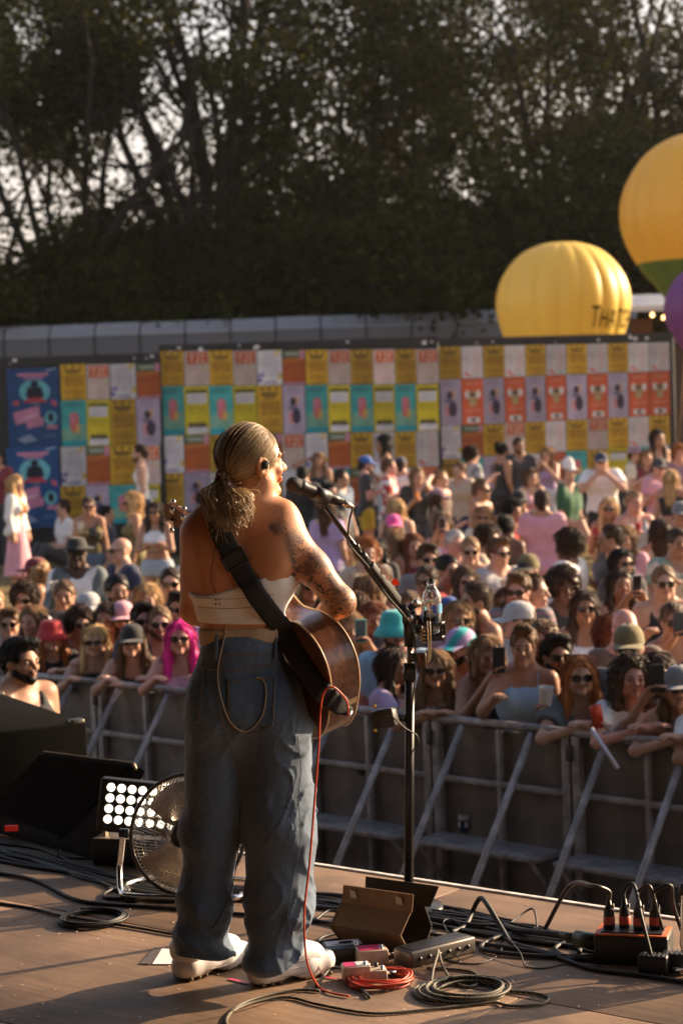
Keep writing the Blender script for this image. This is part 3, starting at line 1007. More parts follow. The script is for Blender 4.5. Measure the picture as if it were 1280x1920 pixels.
# ---- trees
def leaf_mat():
    m, nt, b = new_mat('leaf')
    N, L = nt.nodes, nt.links
    geo = N.new('ShaderNodeNewGeometry')
    cr = N.new('ShaderNodeValToRGB')
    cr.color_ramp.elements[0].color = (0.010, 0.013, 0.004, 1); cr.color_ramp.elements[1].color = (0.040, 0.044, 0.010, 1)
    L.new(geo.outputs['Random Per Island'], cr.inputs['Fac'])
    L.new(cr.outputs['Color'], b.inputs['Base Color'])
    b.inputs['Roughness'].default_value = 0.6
    b.inputs['Specular IOR Level'].default_value = 0.05
    tr = N.new('ShaderNodeBsdfTranslucent')
    mx0 = N.new('ShaderNodeMix'); mx0.data_type = 'RGBA'; mx0.blend_type = 'MULTIPLY'; mx0.inputs['Factor'].default_value = 1
    mx0.inputs['B'].default_value = (2.0, 1.7, .6, 1)
    L.new(cr.outputs['Color'], mx0.inputs['A']); L.new(mx0.outputs['Result'], tr.inputs['Color'])
    mx = N.new('ShaderNodeMixShader'); mx.inputs['Fac'].default_value = 0.3
    L.new(b.outputs['BSDF'], mx.inputs[1]); L.new(tr.outputs['BSDF'], mx.inputs[2])
    L.new(mx.outputs['Shader'], N['Material Output'].inputs['Surface'])
    return m
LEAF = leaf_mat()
BARK = mat('bark', (0.016, 0.012, 0.009), 0.95, var=0.4, vscale=3, bump=0.8, bscale=8, stretch=(1, 1, .2))
def build_tree(label, base, H, spread, seed, nl=7, trunk_r=0.38, fork=0.2, dens=1.0, lean=(0, 0), name='tree', clump=1.0):
    rs = np.random.RandomState(seed)
    t = thing(name, label, 'tree', tuple(base), 0, 'tall trees behind the hoarding')
    mb = MB()
    tips = []
    def branch(p, d, L, r, lev):
        n = 5
        pts = [p]; q = np.array(p, float); d = np.array(d, float)
        for i in range(n):
            d = d + rs.normal(0, 0.10 + .05 * lev, 3) + np.array([0, 0, 0.05 if lev > 0 else 0.0])
            d /= np.linalg.norm(d)
            q = q + d * L / n
            pts.append(q.copy())
        rad = np.linspace(r, r * 0.45, n + 1)
        if lev < 3: mb.tube(pts, rad * (1 if lev < 2 else .8), 7 if lev < 2 else 4, caps=False)
        if lev >= 2:
            for i in range(2, n + 1):
                tips.append((pts[i], L))
        if lev < 3:
            m = [0, 5, 4, 3][lev] if lev else 0
            for k in range(m):
                s = rs.uniform(0.35, 1.0)
                i = min(n - 1, int(s * n))
                e = np.cross(d, rs.normal(size=3)); e /= np.linalg.norm(e) + 1e-9
                nd = d * rs.uniform(.5, .9) + e * rs.uniform(.5, .95); nd /= np.linalg.norm(nd)
                branch(pts[i + 1], nd, L * rs.uniform(.42, .66), r * .42, lev + 1)
    zf = H * fork
    tp = [(0, 0, -.3), (lean[0] * .2, lean[1] * .2, zf * .4), (lean[0] * .6, lean[1] * .6, zf * .8), (lean[0], lean[1], zf * 1.1)]
    tp = catmull(tp, 4)
    mb.tube(tp, np.linspace(trunk_r * 1.25, trunk_r * .8, len(tp)), 12, caps=False)
    for k in range(nl):
        a = 2 * math.pi * k / nl + rs.uniform(-.3, .3)
        el = rs.uniform(.75, 1.35)
        d = (math.cos(a) * math.cos(el), math.sin(a) * math.cos(el), math.sin(el))
        st = tp[-1 - rs.randint(0, 4)]
        branch(st, d, H * rs.uniform(.42, .62) * (spread if el < 1 else 1), trunk_r * rs.uniform(.42, .6), 1)
    mb.build('trunk', BARK, t)
    # leaf clumps round the twig ends
    V = []
    void = wavy(1.0, .75, seed + 7, 6, (1, .25, 1)) if name == 'tree' else (lambda x, y, z: -1)
    for p, L in tips:
        if rs.rand() < .15 or void(p[0] + base[0], p[1] + base[1], p[2]) > -.10: continue
        nc = int(rs.randint(46, 90) * dens)
        sig = rs.uniform(.4, .85) * clump
        c = np.asarray(p) + rs.normal(0, .3, 3)
        pos = c + rs.normal(size=(nc, 3)) * sig * np.array([1, 1, .75])
        s = rs.uniform(.05, .12, nc)
        u = rs.normal(size=(nc, 3)); u /= np.linalg.norm(u, axis=1)[:, None]
        w = np.cross(u, rs.normal(size=(nc, 3))); w /= np.linalg.norm(w, axis=1)[:, None]
        u = u * s[:, None] * 1.5; w = w * s[:, None] * .8
        V.append(np.stack([pos - u, pos + w, pos + u, pos - w], 1))
    V = np.concatenate(V).reshape(-1, 3)
    F = np.arange(len(V)).reshape(-1, 4)
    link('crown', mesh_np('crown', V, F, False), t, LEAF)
    return len(F)
def build_trees():
    def base(px, Y):
        q = U(px, 600, Y)
        return (q[0], Y, ground_z(Y) - .2)
    n = 0
    n += build_tree('broad tree forking low into many rising limbs behind the performer', base(398, 72), 21, 1.05, 4, 9, .50, .22)
    n += build_tree('dark dense tree with hanging foliage beyond the navy poster', base(130, 68), 20, 1.0, 11, 8, .36, .18, 1.5)
    n += build_tree('slim leaning tree above the left end of the grey building', base(10, 78), 17, .9, 15, 6, .26, .22, .9, (-1, 0))
    n += build_tree('mid tree with thin crown between broad tree and balloons', base(690, 78), 21, .95, 23, 8, .36, .2, 1.1)
    n += build_tree('tall airy tree rising behind the squat yellow balloon', base(1085, 80), 23, 1.0, 31, 9, .42, .22, 1.0)
    n += build_tree('tree rising behind the amber balloon', base(1300, 74), 21, .95, 44, 8, .36, .2, 1.3)
    n += build_tree('slender tree between the mid tree and the airy tree', base(880, 90), 22, .85, 57, 7, .3, .22, 1.0)
    n += build_tree('tree filling the gap between dark tree and broad tree', base(265, 92), 23, .9, 63, 7, .3, .25, 1.1)
    n += build_tree('wide tree beyond the left end of the grey building', base(-330, 70), 20, 1.0, 71, 8, .36, .2, 1.2)
    n += build_tree('wide tree beyond the food kiosk', base(1620, 72), 20, 1.0, 77, 8, .36, .2, 1.2)
    # dark understorey along the building
    for i, (px, h, lab) in enumerate(((-260, 7.0, 'broad bush beyond the left end of the roof'), (40, 5.5, 'low bush above the roof below the slim leaning tree'), (230, 7.5, 'rounded dark bush left of the broad forking trunk'), (330, 6.0, 'small bush just left of the broad forking trunk'), (540, 6.5, 'dark bush right of the broad forking trunk'),
                                 (690, 7.5, 'wide dark bush at the foot of the mid tree'), (850, 7.0, 'dark bush left of the squat yellow balloon'), (1010, 8.0, 'tall dark bush behind the squat yellow balloon'), (1190, 9.0, 'dark bush between the two yellow balloons'))):
        build_tree(lab, base(px, 66 + (i % 3)), h, 1.5, 100 + i, 8, .14, .1, 1.5, name='bush', clump=.8)
    return n
print('leaves', build_trees())
# ================================================================== people
SKIN = {'fair': (0.52, 0.29, 0.20), 'tan': (0.40, 0.20, 0.12), 'olive': (0.33, 0.165, 0.095), 'brown': (0.14, 0.065, 0.038), 'dark': (0.06, 0.03, 0.02), 'pink': (0.55, 0.27, 0.20)}
def skin(k):
    return mat('skin_' + k, SKIN[k], 0.5, var=0.10, vscale=14, bump=0.06, bscale=60, spec=0.4)
HAIR = {'black': (0.012, 0.009, 0.008), 'dkbrown': (0.045, 0.025, 0.015), 'brown': (0.11, 0.058, 0.030), 'ltbrown': (0.24, 0.135, 0.065), 'blonde': (0.50, 0.32, 0.15), 'ginger': (0.30, 0.10, 0.025), 'grey': (0.40, 0.36, 0.33), 'magenta': (0.62, 0.02, 0.22), 'auburn': (0.18, 0.055, 0.022)}
def hairm(k):
    key = 'hair_' + k
    if key in _mats: return _mats[key]
    m, nt, b = new_mat(key)
    g = nt.nodes.new('ShaderNodeNewGeometry'); cr = nt.nodes.new('ShaderNodeValToRGB')
    c = HAIR[k]
    cr.color_ramp.elements[0].color = (*[q * .55 for q in c], 1); cr.color_ramp.elements[1].color = (*[q * 1.5 for q in c], 1)
    nt.links.new(g.outputs['Random Per Island'], cr.inputs['Fac']); nt.links.new(cr.outputs['Color'], b.inputs['Base Color'])
    b.inputs['Roughness'].default_value = .5; b.inputs['Specular IOR Level'].default_value = .22
    _mats[key] = m
    return m
C = dict(white=(0.74, 0.70, 0.68), cream=(0.62, 0.54, 0.42), black=(0.014, 0.013, 0.014), charcoal=(0.045, 0.042, 0.045), grey=(0.16, 0.16, 0.165), ltgrey=(0.36, 0.36, 0.37), navy=(0.02, 0.025, 0.06),
         blue=(0.03, 0.09, 0.32), ltblue=(0.30, 0.46, 0.62), denim=(0.09, 0.13, 0.20), paledenim=(0.34, 0.40, 0.47), red=(0.40, 0.02, 0.025), burgundy=(0.16, 0.02, 0.03), pink=(0.62, 0.30, 0.36), hotpink=(0.72, 0.08, 0.30),
         lilac=(0.42, 0.30, 0.50), purple=(0.22, 0.10, 0.28), green=(0.03, 0.11, 0.05), olive=(0.17, 0.13, 0.05), sage=(0.24, 0.29, 0.22), teal=(0.05, 0.42, 0.42), yellow=(0.55, 0.36, 0.03), orange=(0.65, 0.20, 0.03), brown=(0.10, 0.06, 0.04), mauve=(0.30, 0.17, 0.20), beige=(0.45, 0.35, 0.26), straw=(0.42, 0.28, 0.11), slate=(0.10, 0.12, 0.13))

ARMS = {'down': ((.05, -.02, -.29), (.07, .06, -.53)), 'rest': ((.10, .19, -.15), (.0, .40, -.06)), 'fold': ((.10, .21, -.15), (-.14, .35, -.06)), 'cross': ((.06, .08, -.28), (-.19, .19, -.21)),
        'drink': ((.06, .02, -.28), (.0, .26, -.14)), 'phone': ((.08, .22, -.17), (-.07, .33, .08)), 'raise': ((.14, .1, .22), (.08, .16, .46)), 'mouth': ((.09, .2, -.19), (-.13, .20, .04)),
        'onhead': ((.26, .02, .13), (.03, -.03, .22)), 'hip': ((.2, -.07, -.21), (.05, .07, -.36)), 'lap': ((.04, .02, -.28), (-.02, .26, -.30)), 'point': ((.16, .2, -.05), (.14, .44, .06)), 'low': ((.04, .06, -.28), (-.06, .24, -.42))}
POSES = {'down': ('down', 'down'), 'rest': ('rest', 'rest'), 'fold': ('fold', 'fold'), 'cross': ('cross', 'cross'), 'drink': ('drink', 'down'), 'phone': ('phone', 'phone'), 'phone1': ('phone', 'down'), 'raise': ('raise', 'down'), 'raise2': ('raise', 'raise'),
         'mouth': ('mouth', 'mouth'), 'onhead': ('onhead', 'down'), 'hip': ('down', 'hip'), 'sit': ('lap', 'lap'), 'point': ('point', 'down'), 'bend': ('low', 'low'), 'restdrink': ('rest', 'drink')}
HEADZ = 1.60

def hand(s, w, d, side, k=0.012):
    """palm, four fingers of unequal length and a thumb from the side of the palm"""
    d = np.array(d, float); d /= np.linalg.norm(d)
    up = np.array([0, 0, 1.0])
    a = np.cross(d, up)
    if np.linalg.norm(a) < .2: a = np.array([1.0, 0, 0])
    a /= np.linalg.norm(a)
    nrm = np.cross(a, d)
    w = np.array(w, float)
    for o in (-.022, 0, .022):
        s.cap(w + a * o * .5, w + a * o + d * .085, .019, .016, .02, bone='hand')
    for i, (o, ln) in enumerate(((-.033, .062), (-.011, .075), (.011, .07), (.033, .052))):
        b0 = w + a * o + d * .085; b1 = b0 + d * ln * .55 - nrm * ln * .12; b2 = b1 + d * ln * .3 - nrm * ln * .4
        s.cap(b0, b1, .0105, .0095, .006, bone='hand'); s.cap(b1, b2, .0095, .0085, .006, bone='hand')
    q = w + d * .025 - a * .03 * side
    s.cap(q, q + d * .035 - a * .03 * side - nrm * .01, .014, .011, .012, bone='hand')
    s.cap(q + d * .035 - a * .03 * side - nrm * .01, q + d * .07 - a * .034 * side - nrm * .02, .011, .009, .008, bone='hand')

def head_prims(s, c, rot=None, sex='m', k=1.0):
    """c: head centre; faces +y before rot (rows = local axes in world)"""
    c = np.array(c, float)
    Rm = np.eye(3) if rot is None else np.array(rot)
    W = lambda p: c + np.array(p, float) @ Rm
    E = lambda p, rad, kk, op=1: s.ell(W(p), rad, kk, op, Rm, 'head')
    jw = .058 if sex == 'm' else .051
    E((0, -.012, .032), (.074, .094, .088), .03)
    s.cap(W((0, .022, -.015)), W((0, .058, -.088)), jw, .028 if sex == 'm' else .024, .035, bone='head')
    s.cap(W((-.038, .012, -.06)), W((.038, .012, -.06)), .034, .034, .03, bone='head')
    E((0, .075, .022), (.056, .018, .012), .02)                       # brow
    for x in (-.033, .033):
        E((x, .094, .004), (.02, .016, .013), .014, -1)                 # eye socket
        E((x, .074, .003), (.0135, .0135, .0125), .004)                 # eyeball and lid
        E((x * 1.15, .068, -.026), (.02, .016, .016), .025)             # cheek
        s.ell(W((x * 2.32, -.004, -.005)), (.009, .019, .031), .008, 1, Rm, 'head')   # ear
    s.cap(W((0, .088, .012)), W((0, .112, -.022)), .0075, .0135, .012, bone='head')   # nose
    for x in (-.011, .011):
        E((x, .1, -.027), (.0085, .01, .008), .008)
    E((0, .089, -.049), (.022, .010, .006), .007); E((0, .087, -.059), (.020, .010, .0065), .007)   # lips
    E((0, .098, -.0535), (.02, .007, .0018), .004, -1)
    E((0, .078, -.088), (.018, .016, .014), .02)                         # chin

def body_sdf(sex, pose, part='body', fit=None):
    """part: body, or a garment name"""
    m = sex == 'm'
    sh = .175 if m else .152
    s = SDF()
    sit = pose == 'sit'
    dz = -.80 if sit else 0
    lean = np.array([0, .10, -.02]) if pose in ('rest', 'fold') else (np.array([0, .05, 0]) if pose == 'bend' else np.zeros(3))
    def T(p, f):                       # upper body leans forward a little
        return np.array(p, float) + lean * f + np.array([0, 0, dz])
    hipz = .93
    J = {}
    for sd, nm in ((1, 'R'), (-1, 'L')):
        ar = ARMS[POSES[pose][0 if sd > 0 else 1]]
        sp = T((sd * sh, 0, 1.415), 1)
        J['sh' + nm] = sp
        J['el' + nm] = sp + np.array([sd * ar[0][0], ar[0][1], ar[0][2]])
        J['wr' + nm] = sp + np.array([sd * ar[1][0], ar[1][1], ar[1][2]])
        if sit:
            J['kn' + nm] = np.array([sd * .16, .40, .30]); J['an' + nm] = np.array([sd * .12, .62, .07]); J['hp' + nm] = np.array([sd * .09, 0, .13])
        else:
            J['hp' + nm] = np.array([sd * .092, 0, .90]); J['kn' + nm] = np.array([sd * .10, .02, .48]); J['an' + nm] = np.array([sd * .105, -.02, .08])
    def torso(inf, zlo, clip=(), k=.06):
        e = inf
        cl = list(clip)
        def add(a, b, r, sc=(1, .82, 1), f=0, kk=k):
            s.cap(T(a, f), T(b, f), r + e, None, kk, 1, sc, clip=cl, bone='torso')
        add((-.075, -.01, hipz), (.075, -.01, hipz), .108 if m else .118, f=0)
        add((-.055, -.005, 1.08), (.055, -.005, 1.08), .098 if m else .082, f=.35)
        add((-.085, 0, 1.27), (.085, 0, 1.27), .112 if m else .095, f=.8)
        add((-.125 if m else -.11, -.015, 1.385), (.125 if m else .11, -.015, 1.385), .066 if m else .056, (1, .9, 1), 1, .07)
        if m:
            add((-.075, .055, 1.30), (.075, .055, 1.30), .052, (1, .8, .9), .85, .05)
        else:
            for x in (-.07, .07):
                add((x, .075, 1.245), (x, .08, 1.245), .058, (1, 1, 1), .8, .04)
        s.cap(T((-.07, -.07, .89), 0), T((.07, -.07, .89), 0), .075 + e, None, .06, 1, clip=cl, bone='torso')
    if part == 'body':
        torso(0, 0)
        s.cap(T((0, -.015, 1.42), 1), T((0, -.005, 1.54), 1.1), .058 if m else .049, .055 if m else .046, .05, bone='neck')
        for x in (-1, 1):
            s.cap(T((x * .045, -.02, 1.49), 1), T((x * .13, -.015, 1.425), 1), .038, .04, .05, bone='neck')
        head_prims(s, T((0, .015, HEADZ), 1.1), None, sex)
        for nm, sd in (('R', 1), ('L', -1)):
            r = 1.0 if m else .84
            s.cap(J['sh' + nm], J['el' + nm], .056 * r, .042 * r, .05, bone='arm')
            s.cap(J['el' + nm], J['wr' + nm], .042 * r, .027 * r, .02, bone='fore')
            hand(s, J['wr' + nm], J['wr' + nm] - J['el' + nm], sd)
            s.cap(J['hp' + nm], J['kn' + nm], .084, .058, .05, bone='thigh')
            s.cap(J['kn' + nm], J['an' + nm], .056, .036, .03, bone='shin')
            kn, an = J['kn' + nm], J['an' + nm]
            s.cap(kn + (an - kn) * .12 + np.array([0, -.022, 0]), kn + (an - kn) * .5 + np.array([0, -.018, 0]), .046, .036, .04, bone='shin')
            s.cap(an + np.array([0, -.03, -.045]), an + np.array([0, .13, -.052]), .034, .028, .03, bone='foot')
        return s
    # ------------------------------------------------------------- garments (slightly larger than the body)
    zc = lambda z, up: (T((0, 0, z), 0), (0, 0, 1 if up else -1))
    slv = {'tee': .62, 'tank': None, 'vest': None, 'shirt': .55, 'long': 1.0, 'crop': None, 'cami': None, 'bandeau': None, 'dress': None, 'baggy': .75}
    if part in slv:
        loose = {'tee': .020, 'baggy': .034, 'shirt': .028, 'tank': .012, 'vest': .013, 'long': .022, 'crop': .010, 'cami': .010, 'bandeau': .009, 'dress': .014}[part]
        hem = {'tee': .86, 'baggy': .82, 'shirt': .84, 'tank': .92, 'vest': .88, 'long': .86, 'crop': 1.12, 'cami': .95, 'bandeau': 1.15, 'dress': .8}[part]
        top = {'bandeau': 1.30, 'cami': 1.325, 'crop': 1.36, 'dress': 1.345}.get(part, 1.6)
        clip = [zc(hem, False), zc(top, True)]
        torso(loose, hem, clip)
        sl = slv[part]
        if sl:
            for nm in 'RL':
                a, b = J['sh' + nm], J['el' + nm]
                d = (b - a) / np.linalg.norm(b - a)
                e = a + (b - a) * min(sl, .98)
                s.cap(a, b, (.062 if m else .054) + loose * .7, (.05 if m else .044) + loose * 1.1, .04, 1, clip=[(e, d)] if sl < 1 else (), bone='arm')
                if sl >= 1:
                    w = J['wr' + nm]
                    s.cap(b, w, .052, .042, .02, 1, clip=[(b + (w - b) * .93, (w - b) / np.linalg.norm(w - b))], bone='fore')
        if part in ('tank', 'vest'):
            for x in (-1, 1):
                s.cap(T((x * .185, .0, 1.36), .9), T((x * .21, 0, 1.50), 1), .062, .075, .03, -1, (1, 2.2, 1))
        if part in ('cami', 'crop'):
            for x in (-1, 1):
                s.cap(T((x * .085, .10, 1.30), .9), T((x * .095, .03, 1.455), 1), .009, .009, .01, 1)
                s.cap(T((x * .095, .03, 1.455), 1), T((x * .09, -.075, 1.36), 1), .009, .009, .01, 1)
        if part == 'dress':
            s.cap(T((0, 0, .95), 0), T((0, 0, .56), 0), .16, .25, .06, 1, (1, .85, 1), clip=[(np.array([0, 0, .58 + dz]), (0, 0, -1))])
        if part in ('tee', 'baggy', 'long', 'tank', 'vest', 'shirt'):
            w = .085 if part in ('tank', 'vest') else .066
            dn = 1.405 if part in ('tank', 'vest') else 1.455
            if part == 'shirt': dn = 1.40
            s.cap(T((0, .04, dn), 1), T((0, -.0, 1.64), 1), w, w + .02, .015, -1)
        return s
    if part == 'openshirt':
        body = body_sdf(sex, pose, 'long')
        s.p = body.p
        s.cap(T((0, .16, .7), 0), T((0, .16, 1.5), 1), .085, .07, .02, -1, (1, 1.6, 1))
        return s
    leg = {'trousers': 1.0, 'jeans': 1.0, 'shorts': .55, 'denimshorts': .22, 'longshorts': .9}
    if part in leg:
        ext = {'trousers': .022, 'jeans': .016, 'shorts': .026, 'denimshorts': .016, 'longshorts': .034}[part]
        top = 1.0
        torso(.012, .8, [zc(top, True)])
        for nm in 'RL':
            a, b, c = J['hp' + nm], J['kn' + nm], J['an' + nm]
            d = (b - a) / np.linalg.norm(b - a); f = leg[part]
            cl = [] if f >= 1 else [(a + (b - a) * f, d)]
            s.cap(a, b, .088 + ext * .6, .062 + ext * (1.4 if f < 1 else 1), .05, 1, clip=cl)
            if f >= 1:
                s.cap(b, c, .06 + ext, .045 + ext, .03, 1, clip=[(c, (c - b) / np.linalg.norm(c - b))])
        return s
    if part in ('skirt', 'longskirt'):
        torso(.012, .8, [zc(1.02, True), zc(.86, False)])
        z1 = .60 if part == 'skirt' else .25
        s.cap(T((0, 0, .95), 0), T((0, 0, z1 - .1), 0), .14, .24 if part == 'skirt' else .27, .05, 1, (1, .85, 1), clip=[(np.array([0, 0, z1 + dz]), (0, 0, -1))])
        return s
    raise KeyError(part)
_mesh_cache = {}
def pmesh(sex, pose, part):
    key = (sex, pose, part)
    if key not in _mesh_cache:
        s = body_sdf(sex, pose, part)
        if part == 'body':
            _mesh_cache[key] = s.mesh('person_body', .0115)
        else:
            _mesh_cache[key] = s.mesh(part, .015, wavy(.0075, 26, sum(map(ord, part)) % 97, 7, (1, 1, .45)))
    return _mesh_cache[key]
def head_offset(pose):
    f = {'rest': (0, .11, -.022), 'fold': (0, .11, -.022), 'bend': (0, .055, 0)}.get(pose, (0, 0, 0))
    z = -.80 if pose == 'sit' else 0
    return Vector((f[0], f[1] + .015, f[2] + HEADZ + z))
def hair_mesh(style, hat=False):
    key = ('hair', style, hat)
    if key in _mesh_cache: return _mesh_cache[key]
    s = SDF()
    thick = {'short': .012, 'fade': .008, 'quiff': .014, 'curly': .022, 'afro': .040, 'long': .010, 'longwavy': .012, 'bob': .013, 'pony': .008, 'bun': .009, 'pigtails': .010, 'curls': .018}[style]
    if hat: thick = .009
    s.ell((0, -.018, .036), (.076 + thick, .096 + thick, .090 + thick), .02)
    if style in ('short', 'fade', 'quiff', 'curly', 'afro'):
        s.cap((0, -.07, -.02), (0, -.06, -.06), .05 + thick * .5, .04, .03)
    if style == 'quiff': s.ell((0, .06, .115), (.06, .045, .03), .03)
    if style in ('long', 'longwavy'):
        dn = -.30 if style == 'long' else -.26
        s.cap((0, -.07, 0), (0, -.085, dn), .062, .05, .04, 1, (1.35, .7, 1))
        for x in (-1, 1):
            s.cap((x * .072, -.01, .03), (x * .088, .015, -.12), .028, .03, .03)
            s.cap((x * .088, .015, -.12), (x * .092, .045, dn * .95), .03, .022, .03)
    if style == 'bob':
        s.cap((0, -.06, 0), (0, -.065, -.10), .075, .07, .04, 1, (1.2, .8, 1))
        for x in (-1, 1): s.cap((x * .075, -.01, .02), (x * .085, .02, -.10), .03, .028, .03)
    if style == 'curls':
        s.cap((0, -.06, 0), (0, -.07, -.16), .09, .07, .04, 1, (1.2, .8, 1))
        for x in (-1, 1): s.cap((x * .08, -.01, .02), (x * .1, .02, -.16), .038, .036, .03)
    if style == 'pony':
        s.cap((0, -.105, .05), (0, -.15, -.0), .03, .035, .03); s.cap((0, -.15, 0), (0, -.13, -.2), .035, .02, .03)
    if style == 'bun': s.ell((0, -.09, .12), (.04, .04, .036), .02)
    if style == 'pigtails':
        for x in (-1, 1): s.cap((x * .08, -.03, -.02), (x * .105, .03, -.22), .03, .02, .03)
    # face opening
    big = style in ('afro', 'curly')
    s.ell((0, .106, -.022), (.074, .082, .100), .02, -1)
    s.ell((0, .07, -.10), (.078, .07, .07), .02, -1)
    if style in ('short', 'fade', 'quiff', 'pony', 'bun'):
        for x in (-1, 1): s.ell((x * .085, .012, -.03), (.03, .032, .05), .02, -1)
        s.cap((-.1, .03, -.12), (.1, .03, -.12), .06, .06, .02, -1)
    amp = {'afro': .016, 'curly': .015, 'curls': .014, 'longwavy': .009}.get(style, .005)
    fr = {'afro': 90, 'curly': 85, 'curls': 70, 'longwavy': 60}.get(style, 110)
    st = (1, 1, 1) if style in ('afro', 'curly', 'curls') else (1, 1, .12)
    me = s.mesh('hair', .0105, wavy(amp, fr, 5, 8, st))
    # loose locks over the surface so the outline is hair, not a helmet
    nv = len(me.vertices)
    co = np.zeros(nv * 3); me.vertices.foreach_get('co', co); co = co.reshape(-1, 3)
    no = np.zeros(nv * 3); me.vertices.foreach_get('normal', no); no = no.reshape(-1, 3)
    fc = np.zeros(len(me.polygons) * 4, dtype=np.int32); me.loops.foreach_get('vertex_index', fc); fc = fc.reshape(-1, 4)
    rs = np.random.RandomState(sum(map(ord, style)))
    curly = style in ('afro', 'curly', 'curls')
    V, F = [co], [fc]; base = nv
    ok = np.where((no[:, 2] > -.55) & ((no[:, 1] < .55) | (co[:, 2] > .085)) & ~((co[:, 1] > .03) & (co[:, 2] < .075) & (np.abs(co[:, 0]) < .085)))[0]
    if hat: ok = ok[(co[ok, 2] < .012) & ((co[ok, 1] < .05) | (co[ok, 2] < -.04))]
    for i in rs.choice(ok, 620 if not hat else 360):
        p, n_ = co[i], no[i]
        if curly:
            t = np.cross(n_, rs.normal(size=3)); t /= np.linalg.norm(t) + 1e-9
            u = np.cross(n_, t); L = rs.uniform(.012, .03)
            pts = [p + n_ * (.002 + L * .55 * math.sin(a * .9)) + t * L * (math.cos(a) - 1) + u * L * .6 * math.sin(a) for a in np.linspace(0, 4.5, 7)]
            r = np.linspace(.0032, .0018, 7)
        else:
            dn = np.array([0, -.35 if co[i][2] > 0 else 0, -1.0]) if style not in ('short', 'fade', 'quiff') else np.array([0, -1.0, -.3]) if style != 'quiff' else np.array([0, .3, .9])
            if style in ('pony', 'bun'): dn = np.array([0, -.105, .06]) - p
            dn = dn / np.linalg.norm(dn) + rs.normal(0, .16, 3)
            dn = dn - n_ * (dn @ n_); dn /= np.linalg.norm(dn) + 1e-9
            L = rs.uniform(.018, .035) if style in ('short', 'fade', 'quiff') else rs.uniform(.05, .10)
            lift = rs.uniform(.0, .004) + (.006 if rs.rand() < .08 else 0)
            pts = [p + dn * L * f + n_ * (lift * math.sin(2.6 * f) + .0015 - .25 * L * f * f * (1 if style in ('short', 'fade', 'quiff', 'pony', 'bun') else .12)) for f in np.linspace(-.25, 1, 5)]
            r = np.array([.001, .0028, .003, .0024, .0008])
        v, f = tube_np(pts, r, 3, False)
        V.append(v); F.append(np.array(f) + base); base += len(v)
    bpy.data.meshes.remove(me)
    _mesh_cache[key] = mesh_np('hair', np.vstack(V), np.vstack(F))
    return _mesh_cache[key]
def beard_mesh():
    key = 'beard'
    if key not in _mesh_cache:
        s = SDF()
        s.cap((-.045, .02, -.052), (0, .066, -.088), .034, .028, .02); s.cap((.045, .02, -.052), (0, .066, -.088), .034, .028, .02)
        s.cap((-.02, .094, -.043), (.02, .094, -.043), .008, .008, .01)
        s.ell((0, .09, -.055), (.019, .022, .010), .008, -1)
        s.cap((-.1, .05, .03), (.1, .05, .03), .062, .062, .01, -1)
        _mesh_cache[key] = s.mesh('beard', .008, wavy(.004, 120, 3))
    return _mesh_cache[key]
def glasses_mesh(style):
    key = ('gl', style)
    if key in _mesh_cache: return _mesh_cache[key]
    mb = MB()
    for x in (-1, 1):
        n = 14; vs = []
        for k in range(n):
            a = 2 * math.pi * k / n
            ex = 3.2 if style == 'square' else 2.2
            cx = math.copysign(abs(math.cos(a)) ** (2 / ex), math.cos(a)) * .027; cz = math.copysign(abs(math.sin(a)) ** (2 / ex), math.sin(a)) * .021
            vs.append((x * .034 + cx, cz))
        yo = lambda px: .103 - 4.5 * px * px
        f0 = [(px, yo(px) + .003, z + .004) for px, z in vs]; f1 = [(px, yo(px) - .003, z + .004) for px, z in vs]
        mb.add(f0 + f1, [list(range(n)), list(range(2 * n - 1, n - 1, -1))] + [(k, (k + 1) % n, n + (k + 1) % n, n + k) for k in range(n)], 0, True)
        mb.box((x * .074, .045, .012), (.004, .10, .008), 0)
    mb.box((0, .106, .01), (.02, .006, .006), 0)
    me = bpy.data.meshes.new('sunglasses'); me.from_pydata(mb.v, [], mb.f); me.update()
    _mesh_cache[key] = me
    return me
